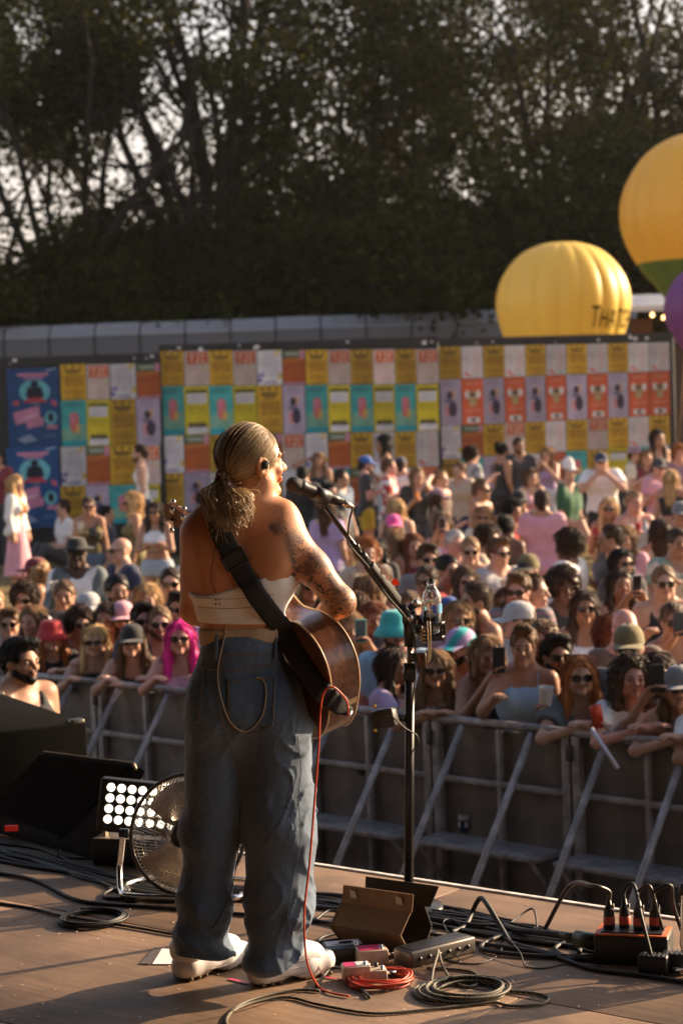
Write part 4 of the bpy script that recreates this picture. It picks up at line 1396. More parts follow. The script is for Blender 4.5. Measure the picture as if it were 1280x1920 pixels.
def hat_mesh(style):
    key = ('hat', style)
    if key in _mesh_cache: return _mesh_cache[key]
    mb = MB()
    if style == 'cap':
        n = 20
        prof = [(.0, .135), (.035, .133), (.065, .118), (.085, .088), (.093, .05), (.094, .025)]
        vs, fs = [], []
        for i in range(n):
            a = 2 * math.pi * i / n
            for r, z in prof: vs.append((r * math.cos(a) * .9, r * math.sin(a) * 1.1 - .012, z + .004))
        k = len(prof)
        for i in range(n):
            for q in range(k - 1): fs.append((i * k + q, i * k + q + 1, ((i + 1) % n) * k + q + 1, ((i + 1) % n) * k + q))
        mb.add(vs, fs, 0, True)
        m = 11; top = []; 
        for i in range(m):
            a = -1.25 + 2.5 * i / (m - 1)
            top.append((.083 * math.sin(a), .088 * math.cos(a) + .005, .036))
        out = [(x * 1.0, .175 - .06 * (x / .083) ** 2, .026 - .018 * abs(x / .083) ** 2) for x, _, _ in top]
        mb.add(top + out, [(i, i + 1, m + i + 1, m + i) for i in range(m - 1)], 0, True)
        mb.add([(p[0], p[1], p[2] - .005) for p in top + out], [(i, m + i, m + i + 1, i + 1) for i in range(m - 1)], 0, True)
        mb.lathe([(0, .148), (.008, .146), (.01, .138)], 8)
    else:
        br = {'bucket': .135, 'brim': .19, 'fedora': .15}[style]
        dr = -.012 if style == 'bucket' else .036
        prof = [(.0, .138), (.05, .136), (.076, .125), (.088, .09), (.097, .045), (.104, .038), (br, dr), (br - .002, dr - .006), (.096, .03)]
        if style == 'fedora': prof = [(.0, .128), (.04, .138), (.07, .13), (.085, .09), (.096, .045), (br, .052), (br, .046), (.09, .036)]
        mb.lathe(prof, 24, axis_m=Matrix.Translation((0, -.012, 0)) @ Matrix.Diagonal((.95, 1.1, 1, 1)))
    me = bpy.data.meshes.new('hat'); me.from_pydata(mb.v, [], mb.f); me.polygons.foreach_set('use_smooth', [True] * len(mb.f)); me.update()
    _mesh_cache[key] = me
    return me
def small_mesh(kind):
    key = ('sm', kind)
    if key in _mesh_cache: return _mesh_cache[key]
    mb = MB()
    if kind == 'eye': mb.lathe([(0, .0125), (.006, .011), (.0105, .006), (.0125, 0), (.0105, -.006), (.006, -.011), (0, -.0125)], 10)
    if kind == 'iris': mb.lathe([(0, .003), (.004, .002), (.006, 0)], 10, axis_m=Matrix.Rotation(R(-90), 4, 'X'))
    if kind == 'brow':
        mb.tube([(-.018, -.004, -.003), (-.006, .001, .002), (.008, .0, .002), (.019, -.008, -.003)], [.002, .0036, .0034, .0015], 6)
    if kind == 'lips':
        mb.tube([(-.022, -.006, -.001), (-.011, .001, .002), (0, .003, .0005), (.011, .001, .002), (.022, -.006, -.001)], [.001, .0042, .0045, .0042, .001], 8)
        mb.tube([(-.02, -.006, -.003), (-.01, .0, -.0075), (0, .002, -.0085), (.01, .0, -.0075), (.02, -.006, -.003)], [.001, .0042, .005, .0042, .001], 8)
    if kind == 'shoe':
        pass
    me = bpy.data.meshes.new(kind); me.from_pydata(mb.v, [], mb.f); me.polygons.foreach_set('use_smooth', [True] * len(mb.f)); me.update()
    _mesh_cache[key] = me
    return me
def shoe_mesh():
    key = 'shoe'
    if key not in _mesh_cache:
        s = SDF()
        s.cap((0, -.035, .05), (0, .15, .036), .045, .036, .03, 1, (1, 1, .9), clip=[(np.array([0, 0, .0]), (0, 0, -1))])
        s.cap((0, -.025, .06), (0, .02, .10), .042, .04, .03, 1, clip=[(np.array([0, 0, .115]), (0, 0, 1))])
        _mesh_cache[key] = s.mesh('shoe', .011)
    return _mesh_cache[key]
LENS = None
def cup_mesh(kind):
    key = ('cup', kind)
    if key in _mesh_cache: return _mesh_cache[key]
    mb = MB()
    if kind in ('beer', 'cup'):
        mb.lathe([(.0, 0), (.030, 0), (.032, .004), (.042, .135), (.043, .137), (.0405, .135), (.036, .1)], 18, 0)
        mb.lathe([(.0, .002), (.0298, .004), (.036, .098), (.0, .1)], 18, 1)
    elif kind == 'can':
        mb.lathe([(.0, .004), (.022, .0), (.033, .01), (.033, .118), (.027, .13), (.0, .128)], 18, 0)
    me = bpy.data.meshes.new(kind); me.from_pydata(mb.v, [], mb.f); me.polygons.foreach_set('use_smooth', [True] * len(mb.f)); me.polygons.foreach_set('material_index', mb.m); me.update()
    _mesh_cache[key] = me
    return me
_box_phone = None
def phone_obj(name, label, cat, loc, rz, tilt, m):
    mb = MB(); mb.box((0, 0, 0), (.075, .010, .155), bev=.008)
    o = mb.build(name, m); o.location = loc; o.rotation_euler = (tilt, 0, rz)
    sc = MB(); sc.box((0, .0058, 0), (.067, .0012, .145)); sc.build('screen', mat('phone_screen', (.02, .02, .025), .15), o)
    ln = MB(); ln.lathe([(0, .003), (.007, .002), (.008, 0)], 10, axis_m=Matrix.Translation((-.02, -.0052, .055)) @ Matrix.Rotation(R(90), 4, 'X')); ln.build('camera_lens', mat('lens_black', (.01, .01, .012), .1), o)
    return tag(o, label, cat, 'phones held up by the crowd')

def person(label, hx, hy, sex='m', H=1.74, face=0, pose='down', sk='fair', hair=('short', 'brown'), top=('tee', 'white'), bot=('jeans', 'denim'), glasses=None, hat=None, beard=False, Y=None, hold=None, wide=1.0, extra=(), group='crowd watching the stage', gz=None):
    """hx, hy: crown of the head in the photograph; distance comes from the ground under the feet"""
    std = 1.735 if pose != 'sit' else .94
    if Y is None:
        Y = 15.0
        for _ in range(25):
            q = P(hx, hy, ground_z(Y) + H)
            Y = 0.5 * Y + 0.5 * min(max(q[1], 9.5), 32.0)
        for _ in range(40):          # nobody stands in front of or inside the barrier
            q = U(hx, hy, Y)
            if np.dot(q - B0, BN) > 0.45: break
            Y += 0.1
    else:
        if Y < 15 and gz is None:        # the front row leans on the rail: head just behind it
            Y = 9.0
            while np.dot(U(hx, hy, Y) - B0, BN) < (.24 if pose in ('rest', 'fold', 'restdrink') else .38) and Y < 20: Y += .02
        q = U(hx, hy, Y)
    g = ground_z(Y) if gz is None else gz
    Hh = q[2] - g
    sc = Hh / std
    o = link('person', pmesh(sex, pose, 'body'), None, skin(sk))
    tag(o, label, 'person', group)
    th = math.pi + R(face)
    o.rotation_euler = (0, 0, th)
    ho = head_offset(pose)
    # the crown, not the feet, must sit on the ray
    offx = -math.sin(th) * ho.y * sc; offy = math.cos(th) * ho.y * sc
    o.location = (q[0] - offx, q[1] - offy, g)
    sxy = sc ** .6 * wide
    sxy = min(max(sxy, .82), 1.12) if pose != 'sit' else 1.0
    o.scale = (sxy, sxy, sc)
    def ch(name, me, m, loc=None, s=None):
        c = link(name, me, o, m)
        if loc is not None: c.location = loc
        if s: c.scale = s
        return c
    def fcol(t):
        return fabric(C[t[1]]) if len(t) == 2 else fabric(C[t[1]], t[2], C[t[3]])
    if top: ch({'tee': 'tee_shirt', 'baggy': 'tee_shirt', 'tank': 'tank_top', 'vest': 'vest', 'shirt': 'shirt', 'long': 'long_sleeved_top', 'crop': 'crop_top', 'cami': 'cami_top', 'bandeau': 'bandeau', 'dress': 'dress', 'openshirt': 'open_shirt'}[top[0]], pmesh(sex, pose, top[0]), fcol(top))
    for ex in extra:
        ch({'tee': 'tee_shirt', 'openshirt': 'open_shirt', 'skirt': 'skirt', 'tank': 'tank_top'}.get(ex[0], ex[0]), pmesh(sex, pose, ex[0]), fcol(ex))
    if bot: ch({'jeans': 'jeans', 'trousers': 'trousers', 'shorts': 'shorts', 'denimshorts': 'shorts', 'longshorts': 'shorts', 'skirt': 'skirt', 'longskirt': 'long_skirt'}[bot[0]], pmesh(sex, pose, bot[0]), fcol(bot))
    if hair: ch('hair', hair_mesh(hair[0], bool(hat)), hairm(hair[1]), ho)
    if beard: ch('beard', beard_mesh(), hairm(beard), ho)
    if glasses: ch('sunglasses', glasses_mesh(glasses), mat('sunglass_black', (.012, .01, .01), .12, spec=.6, var=0), ho + Vector((0, .006, .002)))
    else:
        for x in (-.033, .033):
            ch('eye', small_mesh('eye'), mat('eye_dark', (.05, .035, .03), .25, var=0), ho + Vector((x, .0765, .003)))
    if not glasses or True:
        for x in (-1, 1):
            ch('eyebrow', small_mesh('brow'), hairm(hair[1] if hair and hair[1] != 'magenta' else 'dkbrown'), ho + Vector((x * .034, .093, .026)), (x, 1, 1) if x > 0 else None)
    ch('lips', small_mesh('lips'), mat('lips_' + sk, tuple(c * f for c, f in zip(SKIN[sk], (.80, .5, .55))), .4), ho + Vector((0, .0955, -.052)))
    if hat: 
        hm = fabric(C[hat[1]]) if len(hat) < 3 else fabric(C[hat[1]], hat[2], C[hat[3]])
        ch('hat' if hat[0] != 'cap' else 'cap', hat_mesh(hat[0]), hm, ho + Vector((0, 0, -.004 if hat[0] == 'cap' else .0)), (1.05, 1.05, 1.0))
    if pose != 'sit' and Y < 26:
        for x in (-1, 1):
            ch('shoe', shoe_mesh(), fabric(C['white'] if hx % 3 else C['charcoal']), (x * .105, -.02, 0))
    if hold:
        bpy.context.view_layer.update()
        side = hold[1]
        ar = ARMS[POSES[pose][0 if side > 0 else 1]]
        lean = {'rest': (0, .10, -.02), 'fold': (0, .10, -.02), 'bend': (0, .05, 0)}.get(pose, (0, 0, 0))
        shx = .175 if sex == 'm' else .152
        w = Vector((side * (shx + ar[1][0]), ar[1][1] + lean[1], 1.415 + ar[1][2] + lean[2] + (-.8 if pose == 'sit' else 0)))
        e = Vector((side * (shx + ar[0][0]), ar[0][1] + lean[1], 1.415 + ar[0][2] + lean[2] + (-.8 if pose == 'sit' else 0)))
        d = (w - e).normalized()
        pt = o.matrix_world @ (w + d * .07)
        if hold[0] == 'phone':
            pt = o.matrix_world @ (w + d * .11 + Vector((-side * .03 if pose == 'phone' else 0, .03, .05)))
            phone_obj('phone', hold[2], 'phone', pt, th, R(-8), fabric(C[hold[3]]) if len(hold) > 3 else mat('phone_case', (.03, .03, .035), .35))
        else:
            pt = o.matrix_world @ (w + d * .08 + Vector((0, .02, -.03)))
            k = hold[0]
            ms = {'beer': [mat('clear_cup', (.62, .56, .48), .25, spec=.5), mat('beer_liquid', (.50, .22, .03), .2)], 'cup': [mat('white_cup', (.66, .63, .6), .4), mat('beer_liquid', (.50, .22, .03), .2)], 'can': [fabric(C[hold[3]]) if len(hold) > 3 else mat('can_red', (.5, .05, .02), .3, .3)]}[k]
            c = link('drink_' + ('can' if k == 'can' else 'cup'), cup_mesh(k), None, ms)
            c.location = pt; c.rotation_euler = (.12, .08, hx)
            tag(c, hold[2], 'can' if k == 'can' else 'cup', 'drinks held by the crowd')
    return o
# ================================================================== the crowd (crown of the head read from the photograph)
def build_crowd():
    p = person
    F = 'f'
    sq, ro = 'square', 'round'
    D = dict
    # --- along the hoarding on the left and behind the left barrier
    p('woman in sheer white robe over orange halter and pink bottoms by navy poster', 30, 893, F, 1.70, 70, 'down', 'tan', ('curls', 'blonde'), ('crop', 'orange'), ('longskirt', 'pink'), extra=[('openshirt', 'white')])
    p('person in white tee sitting on grass under navy poster', 117, 935, 'm', .95, -60, 'sit', 'fair', ('short', 'dkbrown'), ('tee', 'white'), ('jeans', 'charcoal'), group='people sitting by the hoarding')
    p('woman in dark beaded vest and denim shorts by the seated man', 166, 932, F, 1.66, 10, 'drink', 'tan', ('pony', 'dkbrown'), ('tank', 'charcoal', 'blotch', 'olive'), ('denimshorts', 'denim'), sq, hold=('beer', 1, 'beer cup held by woman in dark beaded vest'))
    p('person in dark top and jeans sitting against the hoarding', 202, 947, 'm', .95, 80, 'sit', 'fair', ('short', 'black'), ('tee', 'navy'), ('jeans', 'denim'), group='people sitting by the hoarding')
    p('woman with curly blonde hair in olive strap dress turned aside', 247, 924, F, 1.70, -75, 'down', 'tan', ('curls', 'blonde'), ('dress', 'olive'), None, sq)
    p('brunette in white crop top and pale denim shorts with crossed arms', 290, 941, F, 1.66, -10, 'cross', 'tan', ('longwavy', 'dkbrown'), ('crop', 'white'), ('denimshorts', 'paledenim'), sq)
    p('balding man in white tank top walking along the hoarding', 261, 833, 'm', 1.82, -85, 'down', 'fair', ('fade', 'dkbrown'), ('tank', 'white'), ('shorts', 'navy'), beard='dkbrown', Y=31.6)
    p('man in dark fedora and open green shirt over white tee holding beer', 143, 1008, 'm', 1.86, 5, 'drink', 'dark', ('fade', 'black'), ('tee', 'white'), ('trousers', 'charcoal'), sq, ('fedora', 'black'), extra=[('openshirt', 'slate')], hold=('beer', 1, 'beer cup held by man in dark fedora'))
    p('bald man in navy shirt looking aside', 225, 1006, 'm', 1.76, -60, 'drink', 'fair', None, ('shirt', 'navy'), ('trousers', 'charcoal'), sq)
    p('woman with curly fair hair in pink top and white skirt turned away', 65, 1045, F, 1.64, -80, 'bend', 'tan', ('curls', 'ltbrown'), ('cami', 'pink'), ('skirt', 'white'), None, ('cap', 'burgundy'))
    p('bearded man with slicked black hair in black tee behind pink cap', 219, 1076, 'm', 1.80, 20, 'drink', 'olive', ('short', 'black'), ('tee', 'black'), ('jeans', 'charcoal'), beard='black')
    p('man in black tank top and dark sunglasses close behind the performer arm', 320, 1063, 'm', 1.78, 0, 'down', 'fair', ('fade', 'dkbrown'), ('tank', 'black'), ('shorts', 'grey'), sq)
    p('person in pale pink cap and sunglasses wearing grey tee', 229, 1127, F, 1.68, 5, 'down', 'fair', ('pony', 'brown'), ('tee', 'charcoal'), ('jeans', 'denim'), sq, ('cap', 'pink'))
    p('brown haired man in sunglasses and white shirt by woman in red hat', 17, 1141, 'm', 1.72, 5, 'down', 'fair', ('quiff', 'brown'), ('shirt', 'white'), ('jeans', 'denim'), sq)
    p('person in brown brimmed hat behind the red bucket hat', 122, 1147, F, 1.66, 0, 'down', 'tan', ('long', 'brown'), ('tank', 'cream', 'floral', 'brown'), ('skirt', 'cream'), ro, ('brim', 'brown'))
    p('ginger woman in red bucket hat and black tee leaning on barrier', 96, 1157, F, 1.68, 20, 'fold', 'fair', ('long', 'ginger'), ('tee', 'black'), ('jeans', 'black'), None, ('bucket', 'red'), Y=14.5)
    p('blonde woman with pigtails and pink sunglasses in black vest top', 177, 1166, F, 1.64, 0, 'rest', 'fair', ('pigtails', 'blonde'), ('cami', 'black'), ('jeans', 'black'), ro, Y=14.1)
    p('woman in black cap and black tank with long brown hair', 247, 1164, F, 1.66, 0, 'rest', 'fair', ('long', 'brown'), ('tank', 'black'), ('jeans', 'denim'), sq, ('cap', 'black'), Y=13.7)
    p('bearded man in sunglasses and blue floral shirt', 299, 1136, 'm', 1.74, 5, 'down', 'pink', ('fade', 'ltbrown'), ('shirt', 'navy', 'floral', 'ltgrey'), ('shorts', 'beige'), sq, beard='brown')
    p('woman with bright magenta hair and pink bandeau leaning on barrier', 337, 1156, F, 1.66, 0, 'rest', 'pink', ('long', 'magenta'), ('bandeau', 'pink'), ('jeans', 'denim'), ro, Y=13.15)
    p('dark bearded steward in black tank top standing inside the pit', 38, 1197, 'm', 1.80, 50, 'down', 'tan', ('quiff', 'black'), ('tank', 'black'), ('shorts', 'black'), beard='black', Y=11.2, gz=-1.25, wide=1.1)
    p('fair haired person in white behind the brown haired man', -14, 1100, 'm', 1.72, 30, 'down', 'fair', ('short', 'ltbrown'), ('tee', 'white'), ('shorts', 'beige'))
    p('person in maroon top standing before the navy poster edge', -8, 842, 'm', 1.78, 10, 'down', 'tan', ('short', 'black'), ('tee', 'burgundy'), ('jeans', 'charcoal'))
    # --- behind the performer and mic
    p('dark haired man in black tee behind the microphone', 567, 873, 'm', 1.76, 170, 'down', 'fair', ('short', 'black'), ('tee', 'black'), ('jeans', 'denim'))
    p('woman with sunglasses on her head raising one arm', 597, 848, F, 1.74, -10, 'onhead', 'tan', ('longwavy', 'ltbrown'), ('tank', 'black'), ('shorts', 'denim'))
    p('dark haired woman in black below the raised arm', 620, 905, F, 1.64, 20, 'down', 'fair', ('long', 'black'), ('tee', 'charcoal'), ('jeans', 'charcoal'))
    p('person in pale lilac tee standing behind the microphone boom', 612, 935, F, 1.68, 160, 'down', 'fair', ('longwavy', 'brown'), ('tee', 'lilac'), ('shorts', 'paledenim'))
    p('man in bright blue cap dark tee and mustard shorts', 686, 854, 'm', 1.80, 95, 'drink', 'pink', ('short', 'dkbrown'), ('tee', 'charcoal'), ('shorts', 'yellow'), None, ('cap', 'blue'), beard='dkbrown')
    p('dark haired woman in white top walking past the posters', 717, 815, F, 1.70, -80, 'drink', 'olive', ('bob', 'black'), ('tank', 'white'), ('jeans', 'paledenim'), Y=31.0)
    p('man in red and white football shirt looking sideways', 729, 859, 'm', 1.78, 80, 'drink', 'pink', ('short', 'brown'), ('tee', 'red', 'blotch', 'white'), ('shorts', 'grey'), hold=('cup', 1, 'pale cup held by man in red football shirt'))
    p('man in white tee and navy cap seen from behind', 751, 856, 'm', 1.76, 165, 'down', 'fair', ('short', 'dkbrown'), ('tee', 'white'), ('jeans', 'navy'), None, ('cap', 'navy'))
    p('long haired person in black tee with orange print', 782, 875, 'm', 1.76, 20, 'drink', 'fair', ('longwavy', 'ltbrown'), ('tee', 'black', 'blotch', 'charcoal'), ('shorts', 'charcoal'), hold=('can', 1, 'orange can held before black tee', 'orange'))
    p('fair haired person with hand on head beside the mauve cap', 825, 880, 'm', 1.78, 60, 'onhead', 'fair', ('short', 'ltbrown'), ('tank', 'brown'), ('shorts', 'charcoal'))
    p('woman in mauve cap and brown tee looking right', 821, 915, F, 1.70, 85, 'drink', 'fair', ('long', 'dkbrown'), ('tee', 'brown'), ('shorts', 'beige'), None, ('cap', 'mauve'))
    p('dark haired man in pale patterned shirt before the posters', 884, 838, 'm', 1.80, 110, 'drink', 'fair', ('curly', 'dkbrown'), ('shirt', 'ltgrey', 'blotch', 'grey'), ('shorts', 'charcoal'))
    p('dark haired woman in black vest looking away', 942, 831, F, 1.72, 120, 'down', 'tan', ('bun', 'black'), ('tank', 'black'), ('trousers', 'black'))
    p('man in dark grey shirt by the lilac posters', 972, 820, 'm', 1.86, 15, 'down', 'olive', ('short', 'dkbrown'), ('shirt', 'charcoal'), ('shorts', 'charcoal'), beard='dkbrown')
    p('woman with long blonde hair down her back', 742, 934, F, 1.68, 175, 'down', 'fair', ('long', 'blonde'), ('tank', 'beige'), ('shorts', 'white'))
    p('person in bright pink cap behind long blonde hair', 737, 964, F, 1.68, 10, 'down', 'fair', ('long', 'ltbrown'), ('tee', 'black'), ('shorts', 'denim'), None, ('cap', 'hotpink'))
    p('woman in lilac tank top turned left', 730, 992, F, 1.68, -60, 'drink', 'tan', ('longwavy', 'ltbrown'), ('tank', 'lilac'), ('shorts', 'white'))
    p('ginger haired person behind the boom stand', 687, 1011, 'm', 1.70, 20, 'down', 'fair', ('curly', 'ginger'), ('tee', 'beige'), ('shorts', 'grey'))
    p('dark haired person hidden behind lilac tank woman', 704, 1008, F, 1.64, 0, 'down', 'tan', ('long', 'black'), ('tee', 'black'), ('jeans', 'black'))
    p('man in white tank top and sunglasses looking down', 902, 899, 'm', 1.78, 60, 'drink', 'tan', ('short', 'brown'), ('tank', 'white'), ('shorts', 'beige'), sq)
    p('blonde bob woman in sunglasses and beige top', 905, 949, F, 1.64, -10, 'down', 'tan', ('bob', 'ltbrown'), ('tee', 'cream'), ('shorts', 'white'), sq)
    p('long haired woman in pink print dress holding silver phone up', 830, 963, F, 1.66, -5, 'phone', 'fair', ('long', 'brown'), ('dress', 'pink', 'blotch', 'white'), None, hold=('phone', 1, 'silver phone held up by woman in pink print dress', 'ltgrey'))
    p('white haired man with red face behind the bottle', 852, 993, 'm', 1.72, 20, 'down', 'pink', ('short', 'grey'), ('tee', 'pink'), ('shorts', 'beige'))
    p('dark haired man in black sunglasses above the blue tee man', 801, 1020, 'm', 1.76, 10, 'down', 'tan', ('quiff', 'dkbrown'), ('tee', 'grey'), ('shorts', 'navy'), sq)
    p('dark haired man in plain red tee looking down', 839, 1040, 'm', 1.74, 30, 'bend', 'tan', ('short', 'black'), ('tee', 'red'), ('jeans', 'navy'))
    p('man in bright blue tee and sunglasses behind water bottle', 798, 1059, 'm', 1.74, -20, 'down', 'olive', ('short', 'dkbrown'), ('tee', 'blue'), ('shorts', 'grey'), sq)
    p('man in red and white raglan tee with strap across', 880, 1007, 'm', 1.74, 0, 'drink', 'fair', ('short', 'ltbrown'), ('tee', 'white', 'blotch', 'red'), ('shorts', 'navy'), sq)
    p('dark haired person looking sideways above the grey tee man', 915, 986, 'm', 1.72, 60, 'down', 'tan', ('curly', 'dkbrown'), ('tee', 'beige'), ('shorts', 'charcoal'))
    p('brown haired man in pale grey tee looking left', 934, 1009, 'm', 1.76, 30, 'drink', 'fair', ('quiff', 'brown'), ('tee', 'ltgrey'), ('shorts', 'charcoal'), ro, hold=('beer', 1, 'beer cup held by man in pale grey tee'))
    p('dark bearded man in black vest looking left over shoulder', 888, 1091, 'm', 1.80, -60, 'down', 'tan', ('short', 'dkbrown'), ('vest', 'black'), ('shorts', 'black'), beard='dkbrown')
    p('long haired woman in green top behind the tattooed elbow', 690, 1075, F, 1.66, 150, 'down', 'tan', ('longwavy', 'ltbrown'), ('tank', 'green'), ('shorts', 'denim'))
    p('woman with bare shoulders and black strap top by the guitar', 668, 1108, F, 1.66, 150, 'drink', 'tan', ('longwavy', 'brown'), ('cami', 'black'), ('shorts', 'denim'))
    p('woman holding a teal phone up beside the guitar', 655, 1145, F, 1.66, 10, 'phone', 'tan', ('longwavy', 'ltbrown'), ('tank', 'black'), ('shorts', 'denim'), hold=('phone', 1, 'teal phone held up beside the guitar', 'teal'))
    p('moustached man in turquoise bucket hat and pale blue top', 739, 1145, 'm', 1.76, 10, 'down', 'pink', ('short', 'dkbrown'), ('tee', 'ltblue'), ('shorts', 'denim'), None, ('bucket', 'teal'), beard='dkbrown')
    p('dark haired woman in lilac tee leaning over barrier', 737, 1208, F, 1.68, 60, 'fold', 'tan', ('longwavy', 'dkbrown'), ('tee', 'lilac'), ('jeans', 'black'), Y=11.95)
    p('woman in white striped vest and sunglasses leaning on barrier', 815, 1212, F, 1.64, -5, 'fold', 'tan', ('longwavy', 'ltbrown'), ('cami', 'beige', 'stripe', 'white'), ('shorts', 'denim'), ro, Y=11.72)
    p('bearded man in tie dye cap and tie dye shirt', 860, 1177, 'm', 1.76, -50, 'drink', 'tan', ('short', 'black'), ('tee', 'blue', 'tiedye', 'lilac'), ('shorts', 'navy'), None, ('cap', 'lilac', 'tiedye', 'teal'), beard='black')
    p('woman in black top with wristwatch holding up a phone', 912, 1193, F, 1.64, 10, 'phone1', 'tan', ('bob', 'ltbrown'), ('tank', 'black'), ('jeans', 'black'), Y=11.6, hold=('phone', 1, 'black phone held up by woman in black top'))
    p('woman in sunglasses hidden behind the water bottle holder', 858, 1128, F, 1.68, 10, 'down', 'tan', ('bob', 'ltbrown'), ('tee', 'mauve'), ('shorts', 'denim'), sq)
    p('man with sunglasses on curls and pale blue strap top arms raised', 980, 1172, 'm', 1.78, -10, 'restdrink', 'tan', ('quiff', 'brown'), ('crop', 'ltblue'), ('shorts', 'denim'), Y=11.2, wide=.84, hold=('cup', -1, 'white cup held by man in pale blue strap top'))
    p('person in grey cap behind the curly man', 968, 1127, 'm', 1.72, -80, 'down', 'fair', ('short', 'brown'), ('tee', 'ltgrey'), ('shorts', 'beige'), None, ('cap', 'ltgrey'))
    p('bearded man in purple tee behind the long haired woman', 1015, 1162, 'm', 1.76, -30, 'down', 'pink', ('short', 'brown'), ('tee', 'purple'), ('jeans', 'denim'), beard='brown')
    p('dark haired man in black sunglasses and grey tee', 1042, 1190, 'm', 1.72, 10, 'down', 'olive', ('quiff', 'black'), ('tee', 'grey'), ('jeans', 'denim'), sq, beard='black')
    p('woman with long auburn hair and sunglasses in grey green shirt holding can', 1085, 1221, F, 1.68, 0, 'fold', 'fair', ('long', 'ginger'), ('shirt', 'slate'), ('jeans', 'black'), sq, Y=10.75, hold=('can', 1, 'red can held over the barrier by auburn haired woman'))
    p('woman in white strappy top and sunglasses', 1095, 1107, F, 1.68, 0, 'down', 'tan', ('long', 'dkbrown'), ('cami', 'white'), ('shorts', 'denim'), sq)
    p('person with big curly dark hair in black tee', 1056, 1070, 'm', 1.74, 10, 'down', 'brown', ('afro', 'dkbrown'), ('tee', 'black'), ('jeans', 'black'))
    p('woman in black tank filming with a phone above her face', 1162, 1065, F, 1.70, 10, 'phone', 'tan', ('long', 'dkbrown'), ('tank', 'black'), ('shorts', 'denim'), hold=('phone', 1, 'white phone held before face of woman in black tank', 'white'))
    p('man in olive cap and sunglasses wearing grey tee', 1177, 1170, 'm', 1.74, -10, 'down', 'tan', ('short', 'dkbrown'), ('tee', 'grey'), ('jeans', 'denim'), sq, ('cap', 'olive'))
    p('curly brunette in white tee with portrait print leaning on barrier', 1182, 1222, F, 1.66, 5, 'fold', 'pink', ('curls', 'dkbrown'), ('tee', 'white'), ('jeans', 'denim'), Y=10.4)
    p('woman in grey cap with bare arms on the barrier', 1272, 1240, F, 1.64, -10, 'fold', 'fair', ('long', 'brown'), ('bandeau', 'charcoal'), ('jeans', 'denim'), ro, ('cap', 'grey'), Y=10.15)
    p('laughing dark haired woman holding phone behind white tee', 1232, 1222, F, 1.62, -10, 'phone', 'olive', ('long', 'dkbrown'), ('tank', 'brown'), ('jeans', 'denim'), Y=10.9, hold=('phone', 1, 'dark phone held up behind curly brunette'))
    p('auburn haired woman behind the olive cap', 1147, 1152, F, 1.66, 40, 'down', 'fair', ('longwavy', 'auburn'), ('tee', 'brown'), ('jeans', 'denim'))
    p('bald man in sunglasses squeezed behind the olive cap', 1170, 1138, 'm', 1.74, 10, 'down', 'pink', None, ('tee', 'brown'), ('shorts', 'navy'), sq)
    p('shaven headed man in sunglasses and black vest', 1243, 1060, 'm', 1.78, 0, 'drink', 'fair', ('fade', 'ltbrown'), ('vest', 'black'), ('shorts', 'charcoal'), sq)
    p('woman in large sunglasses and black tank holding phone low', 1261, 1130, F, 1.68, 0, 'phone1', 'tan', ('pony', 'brown'), ('tank', 'black'), ('jeans', 'black'), sq, hold=('phone', 1, 'black phone held by woman in large sunglasses'))
    p('curly haired man in white shirt seen from behind', 1062, 998, 'm', 1.72, -120, 'down', 'brown', ('afro', 'dkbrown'), ('shirt', 'white'), ('trousers', 'charcoal'))
    p('man in pink shirt seen from behind with bag strap', 1014, 918, 'm', 1.80, 175, 'drink', 'tan', ('short', 'dkbrown'), ('shirt', 'pink'), ('shorts', 'charcoal'))
    p('woman in lilac vest and white skirt with hands at her mouth', 1024, 838, F, 1.68, -30, 'mouth', 'fair', ('longwavy', 'ltbrown'), ('vest', 'lilac'), ('skirt', 'white'))
    p('person in white cap and green tee sitting by the posters', 1066, 856, 'm', .95, 40, 'sit', 'fair', ('short', 'brown'), ('tee', 'green'), ('shorts', 'charcoal'), None, ('cap', 'white'), Y=31.5, group='people sitting by the hoarding', gz=ground_z(31.5))
    p('stout man in white tee and dark cap with hands at his mouth', 1126, 848, 'm', 1.78, -5, 'mouth', 'fair', ('short', 'dkbrown'), ('baggy', 'white'), ('shorts', 'black'), sq, ('cap', 'navy'), wide=1.12)
    p('blonde woman in sunglasses holding a red cup', 1140, 933, F, 1.68, -10, 'drink', 'tan', ('long', 'blonde'), ('tank', 'olive'), ('shorts', 'denim'), sq, hold=('can', 1, 'red cup held by blonde woman in sunglasses', 'red'))
    p('woman with long dark hair standing tall by the hoarding end', 1232, 804, F, 1.74, 30, 'down', 'tan', ('long', 'dkbrown'), ('tank', 'brown'), ('jeans', 'black'), Y=30.5)
    p('man in cap and pink tee with hand raised', 1234, 858, 'm', 1.76, 20, 'drink', 'pink', ('short', 'dkbrown'), ('tee', 'pink'), ('shorts', 'beige'), sq, ('cap', 'charcoal'))
    p('blonde woman in black crop top seen from behind', 1257, 880, F, 1.70, 160, 'point', 'tan', ('long', 'blonde'), ('crop', 'black'), ('shorts', 'red'))
    p('person in brown hat and cream tee by the posters', 1190, 836, 'm', 1.76, 60, 'drink', 'fair', ('short', 'brown'), ('tee', 'cream'), ('shorts', 'paledenim'), None, ('brim', 'mauve'))
    p('dark haired person in maroon top behind the brown hat', 1210, 843, F, 1.70, 30, 'drink', 'fair', ('bob', 'ltbrown'), ('tee', 'burgundy'), ('jeans', 'charcoal'))
    p('ginger person standing behind the blonde in black crop', 1272, 835, 'm', 1.76, 0, 'down', 'pink', ('curly', 'ginger'), ('tee', 'mauve'), ('shorts', 'red'))
    p('grey haired man in white and grey vest', 1188, 920, 'm', 1.76, 20, 'drink', 'pink', ('short', 'ltbrown'), ('vest', 'ltgrey'), ('shorts', 'charcoal'), hold=('can', 1, 'red can held by grey haired man', 'red'))
